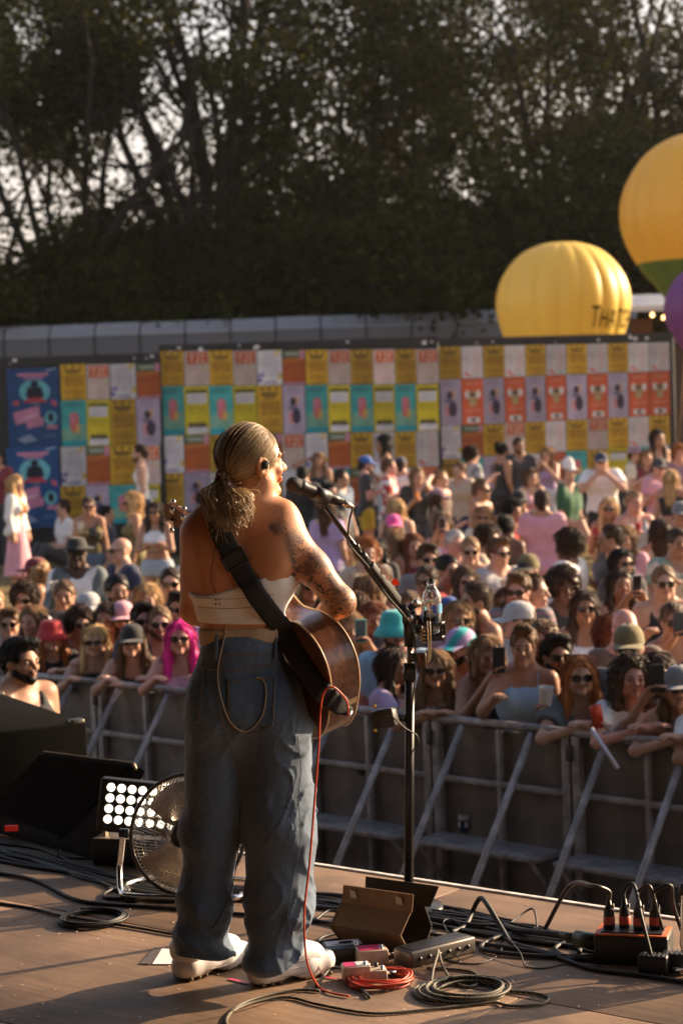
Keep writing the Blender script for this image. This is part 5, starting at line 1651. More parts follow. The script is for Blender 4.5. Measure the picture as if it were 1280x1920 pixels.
    p('dark haired man in black tee looking left with red cup', 1142, 983, 'm', 1.76, -80, 'drink', 'tan', ('short', 'dkbrown'), ('tee', 'charcoal'), ('shorts', 'black'), hold=('can', 1, 'orange red cup held by dark haired man', 'orange'))
    p('fair faced person behind the dark haired man', 1170, 985, F, 1.70, -20, 'down', 'fair', ('longwavy', 'ltbrown'), ('tee', 'pink'), ('shorts', 'white'))
    p('dark haired woman in sunglasses and grey tee', 1165, 1028, F, 1.70, 20, 'down', 'tan', ('long', 'black'), ('tee', 'charcoal'), ('jeans', 'black'), sq)
    p('person with very long dark hair seen from behind', 1235, 972, F, 1.68, 170, 'down', 'tan', ('long', 'dkbrown'), ('tank', 'beige'), ('shorts', 'denim'))
    p('man in sage patterned short sleeved shirt', 1270, 990, 'm', 1.78, 10, 'drink', 'tan', ('short', 'dkbrown'), ('shirt', 'sage', 'blotch', 'cream'), ('shorts', 'beige'), wide=1.08)
    p('man in camouflage cap behind red bearded man', 988, 1038, 'm', 1.74, -30, 'down', 'fair', ('short', 'brown'), ('tee', 'white'), ('shorts', 'olive'), None, ('cap', 'olive', 'blotch', 'charcoal'))
    p('red bearded man in sunglasses and checked shirt', 970, 1075, 'm', 1.78, -20, 'down', 'pink', ('quiff', 'brown'), ('shirt', 'grey', 'rings', 'mauve'), ('shorts', 'denim'), sq, beard='ginger')
    p('short haired man in lilac white tee behind the curly head', 1000, 1075, 'm', 1.76, 60, 'down', 'fair', ('fade', 'brown'), ('tee', 'white'), ('shorts', 'grey'))
    p('dark curly haired person in red top', 962, 938, F, 1.68, 30, 'down', 'tan', ('curly', 'black'), ('tee', 'red'), ('jeans', 'denim'))
    p('dark haired man in cap beside the red top', 972, 918, 'm', 1.74, 10, 'down', 'olive', ('short', 'black'), ('tee', 'brown'), ('shorts', 'navy'), sq, ('cap', 'black'))
    p('bare backed person with dark hair left of the pink shirt', 950, 968, F, 1.64, 150, 'down', 'brown', ('bun', 'black'), ('bandeau', 'brown'), ('jeans', 'charcoal'))
    p('person in cap behind the sage shirt', 1275, 940, 'm', 1.76, 10, 'down', 'tan', ('short', 'black'), ('tee', 'charcoal'), ('shorts', 'grey'), None, ('cap', 'grey'))
    p('red haired person in mauve tee beside the teal bucket hat', 700, 1130, F, 1.64, 10, 'down', 'tan', ('bob', 'auburn'), ('tee', 'mauve'), ('shorts', 'denim'))
    p('man in slate tee directly behind the pedal box stand', 765, 1108, 'm', 1.74, 0, 'down', 'tan', ('short', 'brown'), ('tee', 'slate'), ('shorts', 'navy'))
    p('woman in beige vest between red tee and raglan tee', 872, 1062, F, 1.66, 10, 'down', 'fair', ('longwavy', 'brown'), ('tank', 'beige'), ('shorts', 'denim'), ro)
    p('dark sunglasses woman beside the grey cap', 950, 1100, F, 1.66, -10, 'down', 'tan', ('long', 'brown'), ('tee', 'navy'), ('shorts', 'white'), sq)
    p('ginger person below the lilac tank woman', 775, 1000, F, 1.64, 10, 'down', 'fair', ('longwavy', 'auburn'), ('tee', 'burgundy'), ('shorts', 'denim'))
    p('tall dark person partly behind the raised arm woman', 640, 880, 'm', 1.74, 60, 'down', 'tan', ('short', 'dkbrown'), ('tee', 'denim'), ('shorts', 'charcoal'))
    p('woman in pink vest far back near the red top', 995, 878, F, 1.66, 20, 'down', 'fair', ('bob', 'brown'), ('tank', 'pink'), ('shorts', 'white'))
    p('pale shirted man far back by the ochre posters', 860, 866, 'm', 1.72, -40, 'down', 'fair', ('short', 'brown'), ('shirt', 'beige'), ('shorts', 'navy'))
build_crowd()
def build_side_crowd():
    # the same crowd going on along the barrier, right of what the photograph frames
    rs = random.Random(21)
    cols = ['white', 'black', 'grey', 'pink', 'navy', 'lilac', 'red', 'sage', 'ltblue', 'cream', 'green', 'burgundy', 'charcoal', 'beige', 'mauve', 'denim']
    hairs = [('short', 'brown'), ('long', 'dkbrown'), ('bob', 'blonde'), ('quiff', 'black'), ('longwavy', 'ltbrown'), ('curly', 'dkbrown')]
    for i, c in enumerate(cols):
        row = i % 4
        Y = 9.9 + row * 1.5 - (i // 4) * .15
        hx = 1345 + (i // 4) * 62 + row * 9
        sex = 'f' if i % 2 else 'm'
        h = hairs[i % 6]
        q = U(hx, 900, Y)
        zz = ground_z(Y) + rs.uniform(1.62, 1.8)
        r = ray(hx, 900); 
        py = 900
        for _ in range(12):
            py += (U(hx, py, Y)[2] - zz) / Y * FPX
        person('onlooker in %s top standing further along the barrier beyond the woman in grey cap' % {'ltblue': 'pale blue'}.get(c, c), hx, py, sex, 1.7, rs.uniform(-30, 20), ('fold', 'down', 'drink', 'down')[row], 'tan', h, ('tee', c), ('jeans', 'denim'), 'square' if i % 3 == 0 else None, Y=max(Y, 15.01) if row else Y)
    for i, (c, hx, hy, k) in enumerate((('white', 45, 1095, 5), ('green', 120, 1088, 0), ('beige', 165, 1110, 1), ('charcoal', 275, 1095, 2), ('lilac', 335, 1110, 3), ('mauve', 60, 1135, 4), ('slate', 150, 1140, 5), ('red', 200, 1130, 1), ('denim', 268, 1130, 3))):
        person('person in %s tee standing in the rows left of the performer' % c, hx, hy, 'f' if k % 2 else 'm', 1.70, rs.uniform(-25, 25), ('down', 'drink', 'down')[i % 3], ('fair', 'tan', 'pink')[i % 3], hairs[k], ('tee', c), ('shorts', 'denim'), 'square' if i % 2 == 0 else None, ('cap', 'ltgrey') if i == 2 else None)
    # and behind the performer, between the rows that show on either side
    for i, (c, hx, hy) in enumerate((('white', 372, 1010), ('olive', 415, 985), ('pink', 455, 1000), ('navy', 500, 990), ('cream', 540, 1000), ('grey', 395, 1085), ('red', 440, 1075), ('lilac', 485, 1085), ('black', 530, 1080), ('sage', 580, 1070), ('ltblue', 400, 1150), ('charcoal', 460, 1150), ('mauve', 520, 1150), ('beige', 580, 1150), ('burgundy', 620, 1120))):
        person('onlooker in %s tee standing behind the performer in the crowd' % {'ltblue': 'pale blue'}.get(c, c), hx, hy, 'f' if i % 2 else 'm', 1.72, rs.uniform(-20, 20), ('down', 'drink')[i % 2], 'tan', hairs[(i * 5 + 1) % 6], ('tee', c), ('shorts', 'denim'), 'square' if i % 3 == 0 else None)
build_side_crowd()
# ================================================================== the performer
from mathutils.bvhtree import BVHTree
Y0 = 6.03
def S(px, py, dy=0.0):
    return U(px, py, Y0 + dy)
def bvh_of(me, M=None):
    vs = [v.co.copy() if M is None else M @ v.co for v in me.vertices]
    return BVHTree.FromPolygons(vs, [tuple(p.vertices) for p in me.polygons])
def hit(trees, px, py, off=0.0):
    r = Vector(ray(px, py)).normalized()
    best = None
    for t in trees:
        h = t.ray_cast(Vector(CPOS), r)
        if h[0] is not None and (best is None or h[3] < best[3]):
            best = h
    if best is None:
        return None
    n = best[1]
    if n.dot(r) > 0: n = -n
    return np.array(best[0] + n * off)
def build_singer():
    rs = np.random.RandomState(12)
    s = SDF()
    fl = (1, .84, 1)
    c_ = s.cap
    c_(S(424, 1275), S(478, 1275), .088, None, .06, 1, fl)
    c_(S(428, 1185), S(474, 1185), .084, None, .06, 1, fl)
    c_(S(416, 1095), S(489, 1095), .096, None, .06, 1, (1, .9, 1))
    c_(S(409, 1020), S(503, 1020), .084, None, .06, 1, (1, .95, 1))
    c_(S(388, 983), S(528, 983), .046, None, .06)
    for x in (402, 512):
        s.ell(S(x, 1035, -.055), (.055, .032, .085), .05)            # shoulder blades
    c_(S(456, 930), S(398, 968), .036, .042, .05); c_(S(470, 935), S(528, 962), .036, .042, .05)
    c_(S(466, 965), S(474, 905, .015), .054, .050, .05)
    for x in (425, 505):
        s.ell(S(x, 1085, .095), (.062, .06, .06), .04)
    c_(S(527, 1060, .03), S(522, 1110, .03), .038, .03, .04)
    # arms
    shR, elR, wrR = S(536, 1000, -.01), S(637, 1127, .0), S(560, 1205, .25)
    c_(shR, shR + (elR - shR) * .5, .054, .048, .04); c_(shR + (elR - shR) * .5, elR, .048, .043, .03)
    c_(elR, wrR, .044, .028, .02); hand(s, wrR, wrR - elR, 1)
    s.ell(elR + np.array([.006, -.012, -.008]), (.032, .03, .034), .03)
    shL, elL, wrL = S(372, 1002, .0), S(366, 1142, .05), S(385, 1030, .36)
    c_(shL, elL, .055, .046, .04); c_(elL, wrL, .044, .028, .02); hand(s, wrL, wrL - elL, -1)
    # legs inside the jeans
    for hip, kn, an in ((S(408, 1330), S(394, 1570), P(360, 1832) + [0, 0, .115]), (S(500, 1330), S(524, 1570, -.03), P(500, 1843) + [0, 0, .115])):
        c_(hip, kn, .085, .056, .05); c_(kn, an, .055, .034, .03)
        c_(an, an + np.array([.05, .03, -.045]), .030, .024, .03)
    hc = S(471, 871, .02)
    a = R(34)
    fwd = np.array([math.cos(a), math.sin(a), 0]); rgt = np.array([math.sin(a), -math.cos(a), 0]); upv = np.array([0, 0, 1.0])
    tilt = R(4)
    f2 = fwd * math.cos(tilt) + upv * math.sin(tilt); u2 = upv * math.cos(tilt) - fwd * math.sin(tilt)
    HR = np.stack([rgt, f2, u2])
    head_prims(s, hc, HR, 'f')
    HL = lambda p: hc + np.array(p, float) @ HR
    # a fuller outer ear on the near side
    s.ell(HL((.079, -.012, -.004)), (.010, .023, .036), .006, 1, HR @ np.eye(3))
    s.ell(HL((.090, -.006, 0.0)), (.010, .013, .022), .006, -1, HR)
    me = s.mesh('person_body', .0062)
    # skin with tattoo ink
    m, nt, b = new_mat('performer_skin')
    N, L = nt.nodes, nt.links
    b.inputs['Roughness'].default_value = 0.5
    b.inputs['Subsurface Weight'].default_value = 0.12
    b.inputs['Subsurface Radius'].default_value = (0.015, 0.005, 0.003)
    b.inputs['Subsurface Scale'].default_value = 1.0
    tc = N.new('ShaderNodeTexCoord')
    n0 = N.new('ShaderNodeTexNoise'); n0.inputs['Scale'].default_value = 7; n0.inputs['Detail'].default_value = 9; n0.inputs['Roughness'].default_value = .65
    L.new(tc.outputs['Object'], n0.inputs['Vector'])
    cr = N.new('ShaderNodeValToRGB')
    cr.color_ramp.elements[0].position = .3; cr.color_ramp.elements[0].color = (0.44, 0.18, 0.082, 1)
    cr.color_ramp.elements[1].position = .7; cr.color_ramp.elements[1].color = (0.62, 0.29, 0.15, 1)
    L.new(n0.outputs['Fac'], cr.inputs['Fac'])
    at = N.new('ShaderNodeAttribute'); at.attribute_name = 'ink'
    wz = N.new('ShaderNodeTexNoise'); wz.inputs['Scale'].default_value = 16; wz.inputs['Detail'].default_value = 2
    L.new(tc.outputs['Object'], wz.inputs['Vector'])
    wv = N.new('ShaderNodeVectorMath'); wv.operation = 'MULTIPLY_ADD'
    L.new(wz.outputs['Color'], wv.inputs[0]); wv.inputs[1].default_value = (.06, .06, .06); L.new(tc.outputs['Object'], wv.inputs[2])
    vo = N.new('ShaderNodeTexNoise'); vo.inputs['Scale'].default_value = 13; vo.inputs['Detail'].default_value = 2.2; vo.inputs['Distortion'].default_value = 1.2
    L.new(wv.outputs[0], vo.inputs['Vector'])
    v9 = N.new('ShaderNodeMath'); v9.operation = 'MULTIPLY'; v9.inputs[1].default_value = 8.5
    L.new(vo.outputs['Fac'], v9.inputs[0])
    vf = N.new('ShaderNodeMath'); vf.operation = 'PINGPONG'; vf.inputs[1].default_value = .5
    L.new(v9.outputs[0], vf.inputs[0])
    ln = N.new('ShaderNodeMapRange'); ln.inputs['From Min'].default_value = .09; ln.inputs['From Max'].default_value = .15; ln.inputs['To Min'].default_value = 1; ln.inputs['To Max'].default_value = 0
    L.new(vf.outputs[0], ln.inputs['Value'])
    nb = N.new('ShaderNodeTexNoise'); nb.inputs['Scale'].default_value = 17; nb.inputs['Detail'].default_value = 3
    L.new(wv.outputs[0], nb.inputs['Vector'])
    bl = N.new('ShaderNodeMapRange'); bl.inputs['From Min'].default_value = .50; bl.inputs['From Max'].default_value = .60; bl.inputs['To Max'].default_value = .72
    L.new(nb.outputs['Fac'], bl.inputs['Value'])
    mxm = N.new('ShaderNodeMath'); mxm.operation = 'MAXIMUM'
    L.new(ln.outputs['Result'], mxm.inputs[0]); L.new(bl.outputs['Result'], mxm.inputs[1])
    mul = N.new('ShaderNodeMath'); mul.operation = 'MULTIPLY'
    L.new(mxm.outputs[0], mul.inputs[0]); L.new(at.outputs['Fac'], mul.inputs[1])
    mu2 = N.new('ShaderNodeMath'); mu2.operation = 'MULTIPLY'; mu2.inputs[1].default_value = .9
    L.new(mul.outputs[0], mu2.inputs[0])
    mx = N.new('ShaderNodeMix'); mx.data_type = 'RGBA'; mx.inputs['B'].default_value = (.05, .042, .042, 1)
    L.new(mu2.outputs[0], mx.inputs['Factor']); L.new(cr.outputs['Color'], mx.inputs['A'])
    L.new(mx.outputs['Result'], b.inputs['Base Color'])
    bp = N.new('ShaderNodeBump'); bp.inputs['Strength'].default_value = .2; bp.inputs['Distance'].default_value = .004
    n3 = N.new('ShaderNodeTexNoise'); n3.inputs['Scale'].default_value = 180; L.new(tc.outputs['Object'], n3.inputs['Vector'])
    L.new(n3.outputs['Fac'], bp.inputs['Height']); L.new(bp.outputs['Normal'], b.inputs['Normal'])
    body = link('person', me, None, m)
    tag(body, 'tattooed performer in white strapless top and baggy jeans facing the crowd', 'person')
    co = np.zeros(len(me.vertices) * 3); me.vertices.foreach_get('co', co); co = co.reshape(-1, 3)
    def seg(p, a, b_):
        ba = b_ - a; t = np.clip(((p - a) @ ba) / (ba @ ba), -.2, 1.2)
        return t, np.linalg.norm(p - a - t[:, None] * ba, axis=1)
    t, d = seg(co, shR, elR)
    ink = np.clip((t + .12) / .16, 0, 1) * np.clip((.085 - d) / .01, 0, 1) * (co[:, 0] > shR[0] - .03)
    t2, d2 = seg(co, elR, wrR)
    ink = np.maximum(ink, np.clip((.07 - d2) / .01, 0, 1) * (t2 > 0))
    rose = S(522, 985, -.09)
    ink = np.maximum(ink, np.clip((.034 - np.linalg.norm(co - rose, axis=1)) / .008, 0, 1))
    atr = me.attributes.new('ink', 'FLOAT', 'POINT'); atr.data.foreach_set('value', ink.astype(np.float32))
    tb = bvh_of(me)

    # --- strapless top
    g = SDF()
    zt = S(450, 1112)[2]; zb = S(450, 1170)[2]; yb = Y0 - .1
    zt += .012; zb += .012; tp = np.array([0, yb, zt]); n1 = np.array([-.30, -.50, 1.0]); n1 /= np.linalg.norm(n1); tp[0] = S(430, 1112)[0]
    cl = [(tp, n1), (np.array([S(450, 1170)[0], Y0 - .1, zb]), np.array([-.06, 0, -1.0]))]
    i = .009
    g.cap(S(428, 1185), S(474, 1185), .084 + i, None, .06, 1, fl, clip=cl)
    g.cap(S(416, 1095), S(489, 1095), .096 + i, None, .06, 1, (1, .9, 1), clip=cl)
    g.cap(S(409, 1020), S(503, 1020), .084 + i, None, .06, 1, (1, .95, 1), clip=cl)
    for x in (425, 505):
        g.ell(S(x, 1085, .095), (.062 + i, .06 + i, .06 + i), .04, clip=cl)
    g.cap(S(527, 1060, .03), S(522, 1110, .03), .038 + i, .03 + i, .04, clip=cl)
    w1 = wavy(.0030, 55, 8, 6, (.3, .3, 1)); w2 = wavy(.012, 40, 9, 5, (1, .4, .8))
    xr = S(505, 1100)[0]
    topm = mat('white_jersey', (0.82, 0.79, 0.77), 0.75, var=.06, vscale=20, bump=.15, bscale=240)
    tme = g.mesh('bandeau_top', .006, lambda X, Y, Z: w1(X, Y, Z) + w2(X, Y, Z) * np.clip((X - xr) / .05, 0, 1))
    top = link('bandeau_top', tme, body, topm)
    tt = bvh_of(tme)
    mbx = MB()
    for k in range(24):      # hem band seam
        pass
    def along(trees, pts, off, sub=6):
        p2 = catmull([(x, y, 0) for x, y in pts], sub)[:, :2]
        out = [hit(trees, x, y, off) for x, y in p2]
        return [o for o in out if o is not None]
    for yy in (1120, 1138):
        mb = MB(); q = along([tt], [(364, yy), (420, yy + 3), (470, yy + 1), (515, yy - 6)], .0005)
        if len(q) > 3: mb.tube(q, .0012, 5); mb.build('seam', mat('seam_beige', (.45, .37, .33), .8), top)
    for (x, y) in ((405, 1124), (411, 1124), (405, 1132), (412, 1132)):
        q = hit([tt], x, y, .0012)
        if q is not None:
            mb = MB(); mb.box((0, 0, 0), (.004, .001, .006)); o = mb.build('printed_mark', mat('print_dark', (.05, .04, .04), .7), top); o.location = q
    # --- ribbed waistband of the underwear
    g = SDF()
    cl = [(S(450, 1174), np.array([.0, 0, 1.0])), (S(450, 1204), np.array([0, 0, -1.0]))]
    g.cap(S(428, 1185), S(474, 1185), .084 + .006, None, .06, 1, fl, clip=cl)
    g.cap(S(424, 1275), S(478, 1275), .088 + .006, None, .06, 1, fl, clip=cl)
    m, nt, b = new_mat('ribbed_elastic')
    wv = nt.nodes.new('ShaderNodeTexWave'); wv.inputs['Scale'].default_value = 55; wv.bands_direction = 'X'
    tcn = nt.nodes.new('ShaderNodeTexCoord'); nt.links.new(tcn.outputs['Object'], wv.inputs['Vector'])
    cr = nt.nodes.new('ShaderNodeValToRGB'); cr.color_ramp.elements[0].color = (.34, .24, .15, 1); cr.color_ramp.elements[1].color = (.58, .44, .30, 1)
    nt.links.new(wv.outputs['Fac'], cr.inputs['Fac']); nt.links.new(cr.outputs['Color'], b.inputs['Base Color']); b.inputs['Roughness'].default_value = .85
    link('waistband', g.mesh('waistband', .006), body, m)

    # --- baggy jeans
    j = SDF()
    topc = [(S(450, 1179), np.array([0, 0, 1.0]))]
    j.cap(S(436, 1220), S(466, 1220), .096, None, .05, 1, (1, .92, 1), clip=topc)
    j.cap(S(417, 1300), S(500, 1300), .105, None, .06, 1, (1, .95, 1), clip=topc)
    j.cap(S(412, 1345, -.035), S(500, 1345, -.035), .092, None, .06)
    hemL = [(S(375, 1782), np.array([.10, .1, -1.0]))]
    hemR = [(S(505, 1790, -.06), np.array([.30, .3, -1.0]) / 1.09)]
    j.cap(S(407, 1370), S(396, 1560), .095, .084, .05, 1)
    j.cap(S(396, 1560), S(385, 1690), .084, .079, .04, 1, clip=hemL); j.cap(S(385, 1690), S(376, 1790, .01), .079, .080, .04, 1, clip=hemL)
    j.cap(S(520, 1370, -.01), S(525, 1560, -.03), .100, .104, .05, 1)
    j.cap(S(525, 1560, -.03), S(521, 1690, -.045), .104, .099, .04, 1, clip=hemR); j.cap(S(521, 1690, -.045), S(512, 1800, -.06), .097, .080, .04, 1, clip=hemR)
    q1 = wavy(.0065, 26, 21, 6, (1, 1, .22)); q2 = wavy(.016, 30, 31, 5, (.45, .45, 1)); q3 = wavy(.0055, 34, 41, 5, (.8, .8, .9)); q4 = wavy(.0016, 130, 51, 6)
    wq = wavy(4.0, 11, 71, 5); wq2 = wavy(3.6, 13, 81, 5)
    def folds(X, Y, Z):
        lo = np.clip((.36 - Z) / .26, 0, 1) ** 1.2
        kn = np.clip(1 - np.abs(Z - .48) / .22, 0, 1)
        up = np.clip((Z - .98) / .05, 0, 1)
        # deep stacked folds over the shoe, drag lines from knee
        st = .010 * np.sin(52 * Z + 7 * X + 3 * np.sin(9 * X + 5 * Y)) * lo
        rid = lambda a, e: (1 - np.abs(np.sin(a))) ** e
        leg = np.clip((.92 - Z) / .15, 0, 1)
        wp = wq(X, Y, Z); wp2 = wq2(X, Y, Z)
        rg = .008 * leg * rid(17 * X + 12 * Y + 4.5 * Z + wp + .4, 4) * np.clip(.5 + wp2 * .5, 0, 1)
        rg = rg + .007 * leg * rid(13 * X - 9 * Y - 6 * Z + 1.3 * wp2 + 1.1, 4) * np.clip(.5 - wp * .3, 0, 1)
        rg = rg + .010 * (.5 * kn + lo) * rid(17 * Z + 9 * X - 6 * Y + wp, 3) * np.clip(.6 + wp2 * .5, 0, 1)
        rg = rg + .006 * np.clip(1 - np.abs(Z - .80) / .12, 0, 1) * rid(24 * Z - 10 * X + wp2, 3)
        return (q1(X, Y, Z) * (1 - .8 * up) + q2(X, Y, Z) * lo + q3(X, Y, Z) * (.5 + kn) * (1 - up) + st - rg + q4(X, Y, Z))
    jme = j.mesh('jeans', .0058, folds)
    m, nt, b = new_mat('washed_denim')
    N, L = nt.nodes, nt.links
    tc = N.new('ShaderNodeTexCoord')
    mp = N.new('ShaderNodeMapping'); mp.inputs['Scale'].default_value = (1, 1, .25); L.new(tc.outputs['Object'], mp.inputs['Vector'])
    n1_ = N.new('ShaderNodeTexNoise'); n1_.inputs['Scale'].default_value = 7; n1_.inputs['Detail'].default_value = 6; L.new(mp.outputs['Vector'], n1_.inputs['Vector'])
    n2_ = N.new('ShaderNodeTexNoise'); n2_.inputs['Scale'].default_value = 260; n2_.inputs['Detail'].default_value = 2; L.new(mp.outputs['Vector'], n2_.inputs['Vector'])
    cr = N.new('ShaderNodeValToRGB'); cr.color_ramp.elements[0].position = .3; cr.color_ramp.elements[0].color = (.045, .078, .13, 1); cr.color_ramp.elements[1].position = .7; cr.color_ramp.elements[1].color = (.115, .175, .26, 1)
    L.new(n1_.outputs['Fac'], cr.inputs['Fac'])
    mx = N.new('ShaderNodeMix'); mx.data_type = 'RGBA'; mx.blend_type = 'OVERLAY'; mx.inputs['Factor'].default_value = .6
    L.new(cr.outputs['Color'], mx.inputs['A']); L.new(n2_.outputs['Fac'], mx.inputs['B']); L.new(mx.outputs['Result'], b.inputs['Base Color'])
    wv = N.new('ShaderNodeTexWave'); wv.inputs['Scale'].default_value = 240; wv.bands_direction = 'DIAGONAL'; L.new(tc.outputs['Object'], wv.inputs['Vector'])
    bp = N.new('ShaderNodeBump'); bp.inputs['Strength'].default_value = .3; bp.inputs['Distance'].default_value = .002
    L.new(wv.outputs['Fac'], bp.inputs['Height']); L.new(bp.outputs['Normal'], b.inputs['Normal'])
    b.inputs['Roughness'].default_value = .8; b.inputs['Sheen Weight'].default_value = .25
    DEN = m
    jeans = link('jeans', jme, body, DEN)
    tj = bvh_of(jme)
    thread = mat('denim_thread', (.20, .13, .07), .8)
    darkth = mat('denim_seam', (.03, .035, .05), .85)
    def patch(name, quad, nu, nv, off, m_, parent, th=.0025):
        (ax, ay), (bx, by), (cx, cy), (dx, dy) = quad
        V0, ok = [], True
        for v in range(nv + 1):
            for u in range(nu + 1):
                fu, fv = u / nu, v / nv
                x = (ax * (1 - fu) + bx * fu) * (1 - fv) + (dx * (1 - fu) + cx * fu) * fv
                y = (ay * (1 - fu) + by * fu) * (1 - fv) + (dy * (1 - fu) + cy * fu) * fv
                h = hit([tj], x, y, off)
                if h is None: return None
                V0.append(h)
        n = len(V0); back = [p + np.array([0, th * 2.5, 0]) for p in V0]
        mb = MB(); F = []
        W = nu + 1
        for v in range(nv):
            for u in range(nu):
                F.append((v * W + u, v * W + u + 1, (v + 1) * W + u + 1, (v + 1) * W + u))
        rim = [u for u in range(W)] + [v * W + nu for v in range(1, nv + 1)] + [nv * W + u for u in range(nu - 1, -1, -1)] + [v * W for v in range(nv - 1, 0, -1)]
        for a_, b_ in zip(rim, rim[1:] + rim[:1]):
            F.append((b_, a_, a_ + n, b_ + n))
        mb.add([tuple(p) for p in V0 + back], F, 0, True)
        return mb.build(name, m_, parent)
    patch('waistband', [(374, 1190), (520, 1190), (520, 1219), (373, 1221)], 24, 4, .004, DEN, jeans)
    pr = [(425, 1272), (517, 1268), (513, 1362), (428, 1362)]
    pk = patch('back_pocket', pr, 14, 14, .0035, DEN, jeans)
    pk2 = patch('back_pocket', [(358, 1262), (383, 1263), (375, 1352), (357, 1356)], 6, 12, .0035, DEN, jeans)
    for pts in ([(425, 1277), (470, 1275), (516, 1273)], [(428, 1272), (429, 1320), (431, 1358), (470, 1376), (509, 1358), (512, 1320), (514, 1270)], [(382, 1266), (379, 1310), (373, 1350), (358, 1356)],
                [(374, 1224), (420, 1226), (470, 1225), (519, 1222)], [(365, 1250), (430, 1258), (480, 1250), (540, 1240)], [(420, 1226), (415, 1260), (411, 1310), (418, 1350), (432, 1390), (445, 1440), (452, 1480)],
                [(556, 1380), (562, 1440), (558, 1500), (562, 1570), (550, 1640), (541, 1700), (536, 1760)], [(452, 1500), (447, 1560), (438, 1640), (420, 1700), (398, 1740)]):
        q = along([tj], pts, .0045)
        if len(q) > 3:
            mb = MB(); mb.tube(q, .0013, 5); mb.build('stitching', thread if pts[0][1] < 1300 else darkth, jeans)
    for x in (408, 513):
        q = along([tj], [(x, 1194), (x, 1212), (x - 1, 1236)], .007)
        if len(q) > 2:
            mb = MB(); mb.tube(q, .005, 6); mb.build('belt_loop', DEN, jeans)
    # turned hems
    for ctr, rx, ry, pl in ((S(376, 1800, .01), .088, .088, hemL), (S(511, 1806, -.06), .086, .086, hemR)):
        pt, nn = pl[0]
        ring = []
        for k in range(40):
            aa = 2 * math.pi * k / 40
            x = ctr[0] + rx * math.cos(aa); y = ctr[1] + ry * math.sin(aa)
            z = pt[2] + (nn[0] * (x - pt[0]) + nn[1] * (y - pt[1])) / -nn[2] + .006
            ring.append((x, y, z))
    # --- white thread and ear piece cable hanging down the back
    cab = mat('beige_cable', (.45, .35, .22), .5)
    cb = along([tj, tb, tt], [(424, 1172), (422, 1195), (415, 1225), (410, 1260), (411, 1290), (420, 1325), (430, 1350), (450, 1368), (470, 1367), (490, 1345), (498, 1315), (498, 1288), (490, 1273), (480, 1271)], .006)
    mb = MB(); mb.tube(cb, .0022, 6); mb.build('earpiece_cable', cab, body)
    sp = along([tb], [(404, 1022), (398, 1060), (396, 1085), (400, 1100), (405, 1110)], .0006)
    mb = MB(); mb.tube(sp, .0012, 5); mb.build('spine_tattoo', mat('tattoo_ink', (.07, .04, .03), .6), body)
    el = along([tb], [(493, 876), (490, 890), (487, 902), (482, 911), (475, 916)], .002)
    if len(el) > 2:
        mb = MB(); mb.tube(el, .0011, 5); mb.build('ear_cable', mat('clear_cable', (.6, .5, .4), .3), body)
    # in-ear monitor
    mb = MB(); mb.box((0, 0, 0), (.014, .016, .026), bev=.006)
    o = mb.build('in_ear_monitor', mat('monitor_shell', (.035, .045, .06), .15, spec=.7), body)
    o.location = HL((.089, -.004, .0)); o.rotation_euler = (0, R(12), a)

    # --- hair: close cap, thousands of drawn-back strands, pony tail
    hcap = SDF()
    hcap.ell(HL((0, -.014, .034)), (.079, .099, .093), .02, 1, HR)
    hcap.ell(HL((0, .098, -.03)), (.09, .062, .10), .012, -1, HR)
    hcap.ell(HL((0, -.0, -.10)), (.10, .085, .075), .012, -1, HR)
    for x in (-1, 1):
        hcap.ell(HL((x * .088, .005, -.03)), (.03, .045, .042), .012, -1, HR)
    under = mat('hair_under', (.045, .026, .014), .55, var=.4, vscale=60)
    cap = link('hair', hcap.mesh('hair', .006), body, under)
    E0 = np.array([0, -.014, .034]); ER = np.array([.0815, .1015, .0955])
    T = np.array([0.012, -.104, -.034])
    Td = (T - E0) / ER; Td /= np.linalg.norm(Td)
    hl = np.array([(0, .080, .093), (.03, .077, .088), (.055, .060, .075), (.068, .048, .052), (.072, .040, .030), (.078, .015, .024), (.080, -.008, .034), (.080, -.030, .022), (.074, -.048, -.006), (.060, -.062, -.032), (.035, -.082, -.048), (.0, -.09, -.052)])
    hl2 = catmull(hl, 8)
    V, F = [], []
    nseg = 14
    def strand(pts, r):
        v, f = tube_np(pts, r, 3, False)
        o_ = sum(len(x) for x in V)
        V.append(v); F.append(np.array(f) + o_)
    for k in range(3800):
        if k % 5 < 2:
            p = hl2[rs.randint(len(hl2))] + rs.normal(0, .003, 3)
        else:
            i0 = hl2[rs.randint(len(hl2))]
            p = i0 + (T - i0) * rs.rand() ** 1.3 * .75 + rs.normal(0, .004, 3)
            p[2] += .03 * rs.rand()
        p = p * np.array([1 if rs.rand() < .62 else -1, 1, 1])
        d0 = (p - E0) / ER; d0 /= np.linalg.norm(d0) + 1e-9
        tj_ = Td + rs.normal(0, .045, 3); tj_ /= np.linalg.norm(tj_)
        om = math.acos(max(-1, min(1, float(d0 @ tj_))))
        if om < .1: continue
        ts = np.linspace(0, 1, nseg)
        D_ = (np.sin((1 - ts) * om)[:, None] * d0 + np.sin(ts * om)[:, None] * tj_) / math.sin(om)
        rad = 1 + (.006 + .035 * rs.rand() * np.sin(np.pi * ts) ** .7)[:, None] * np.ones((1, 3))
        q = E0 + D_ * ER * rad
        q = hc + q @ HR
        strand(q, np.linspace(.0006, .0010, nseg))
    Tw = HL(T)
    back = -fwd
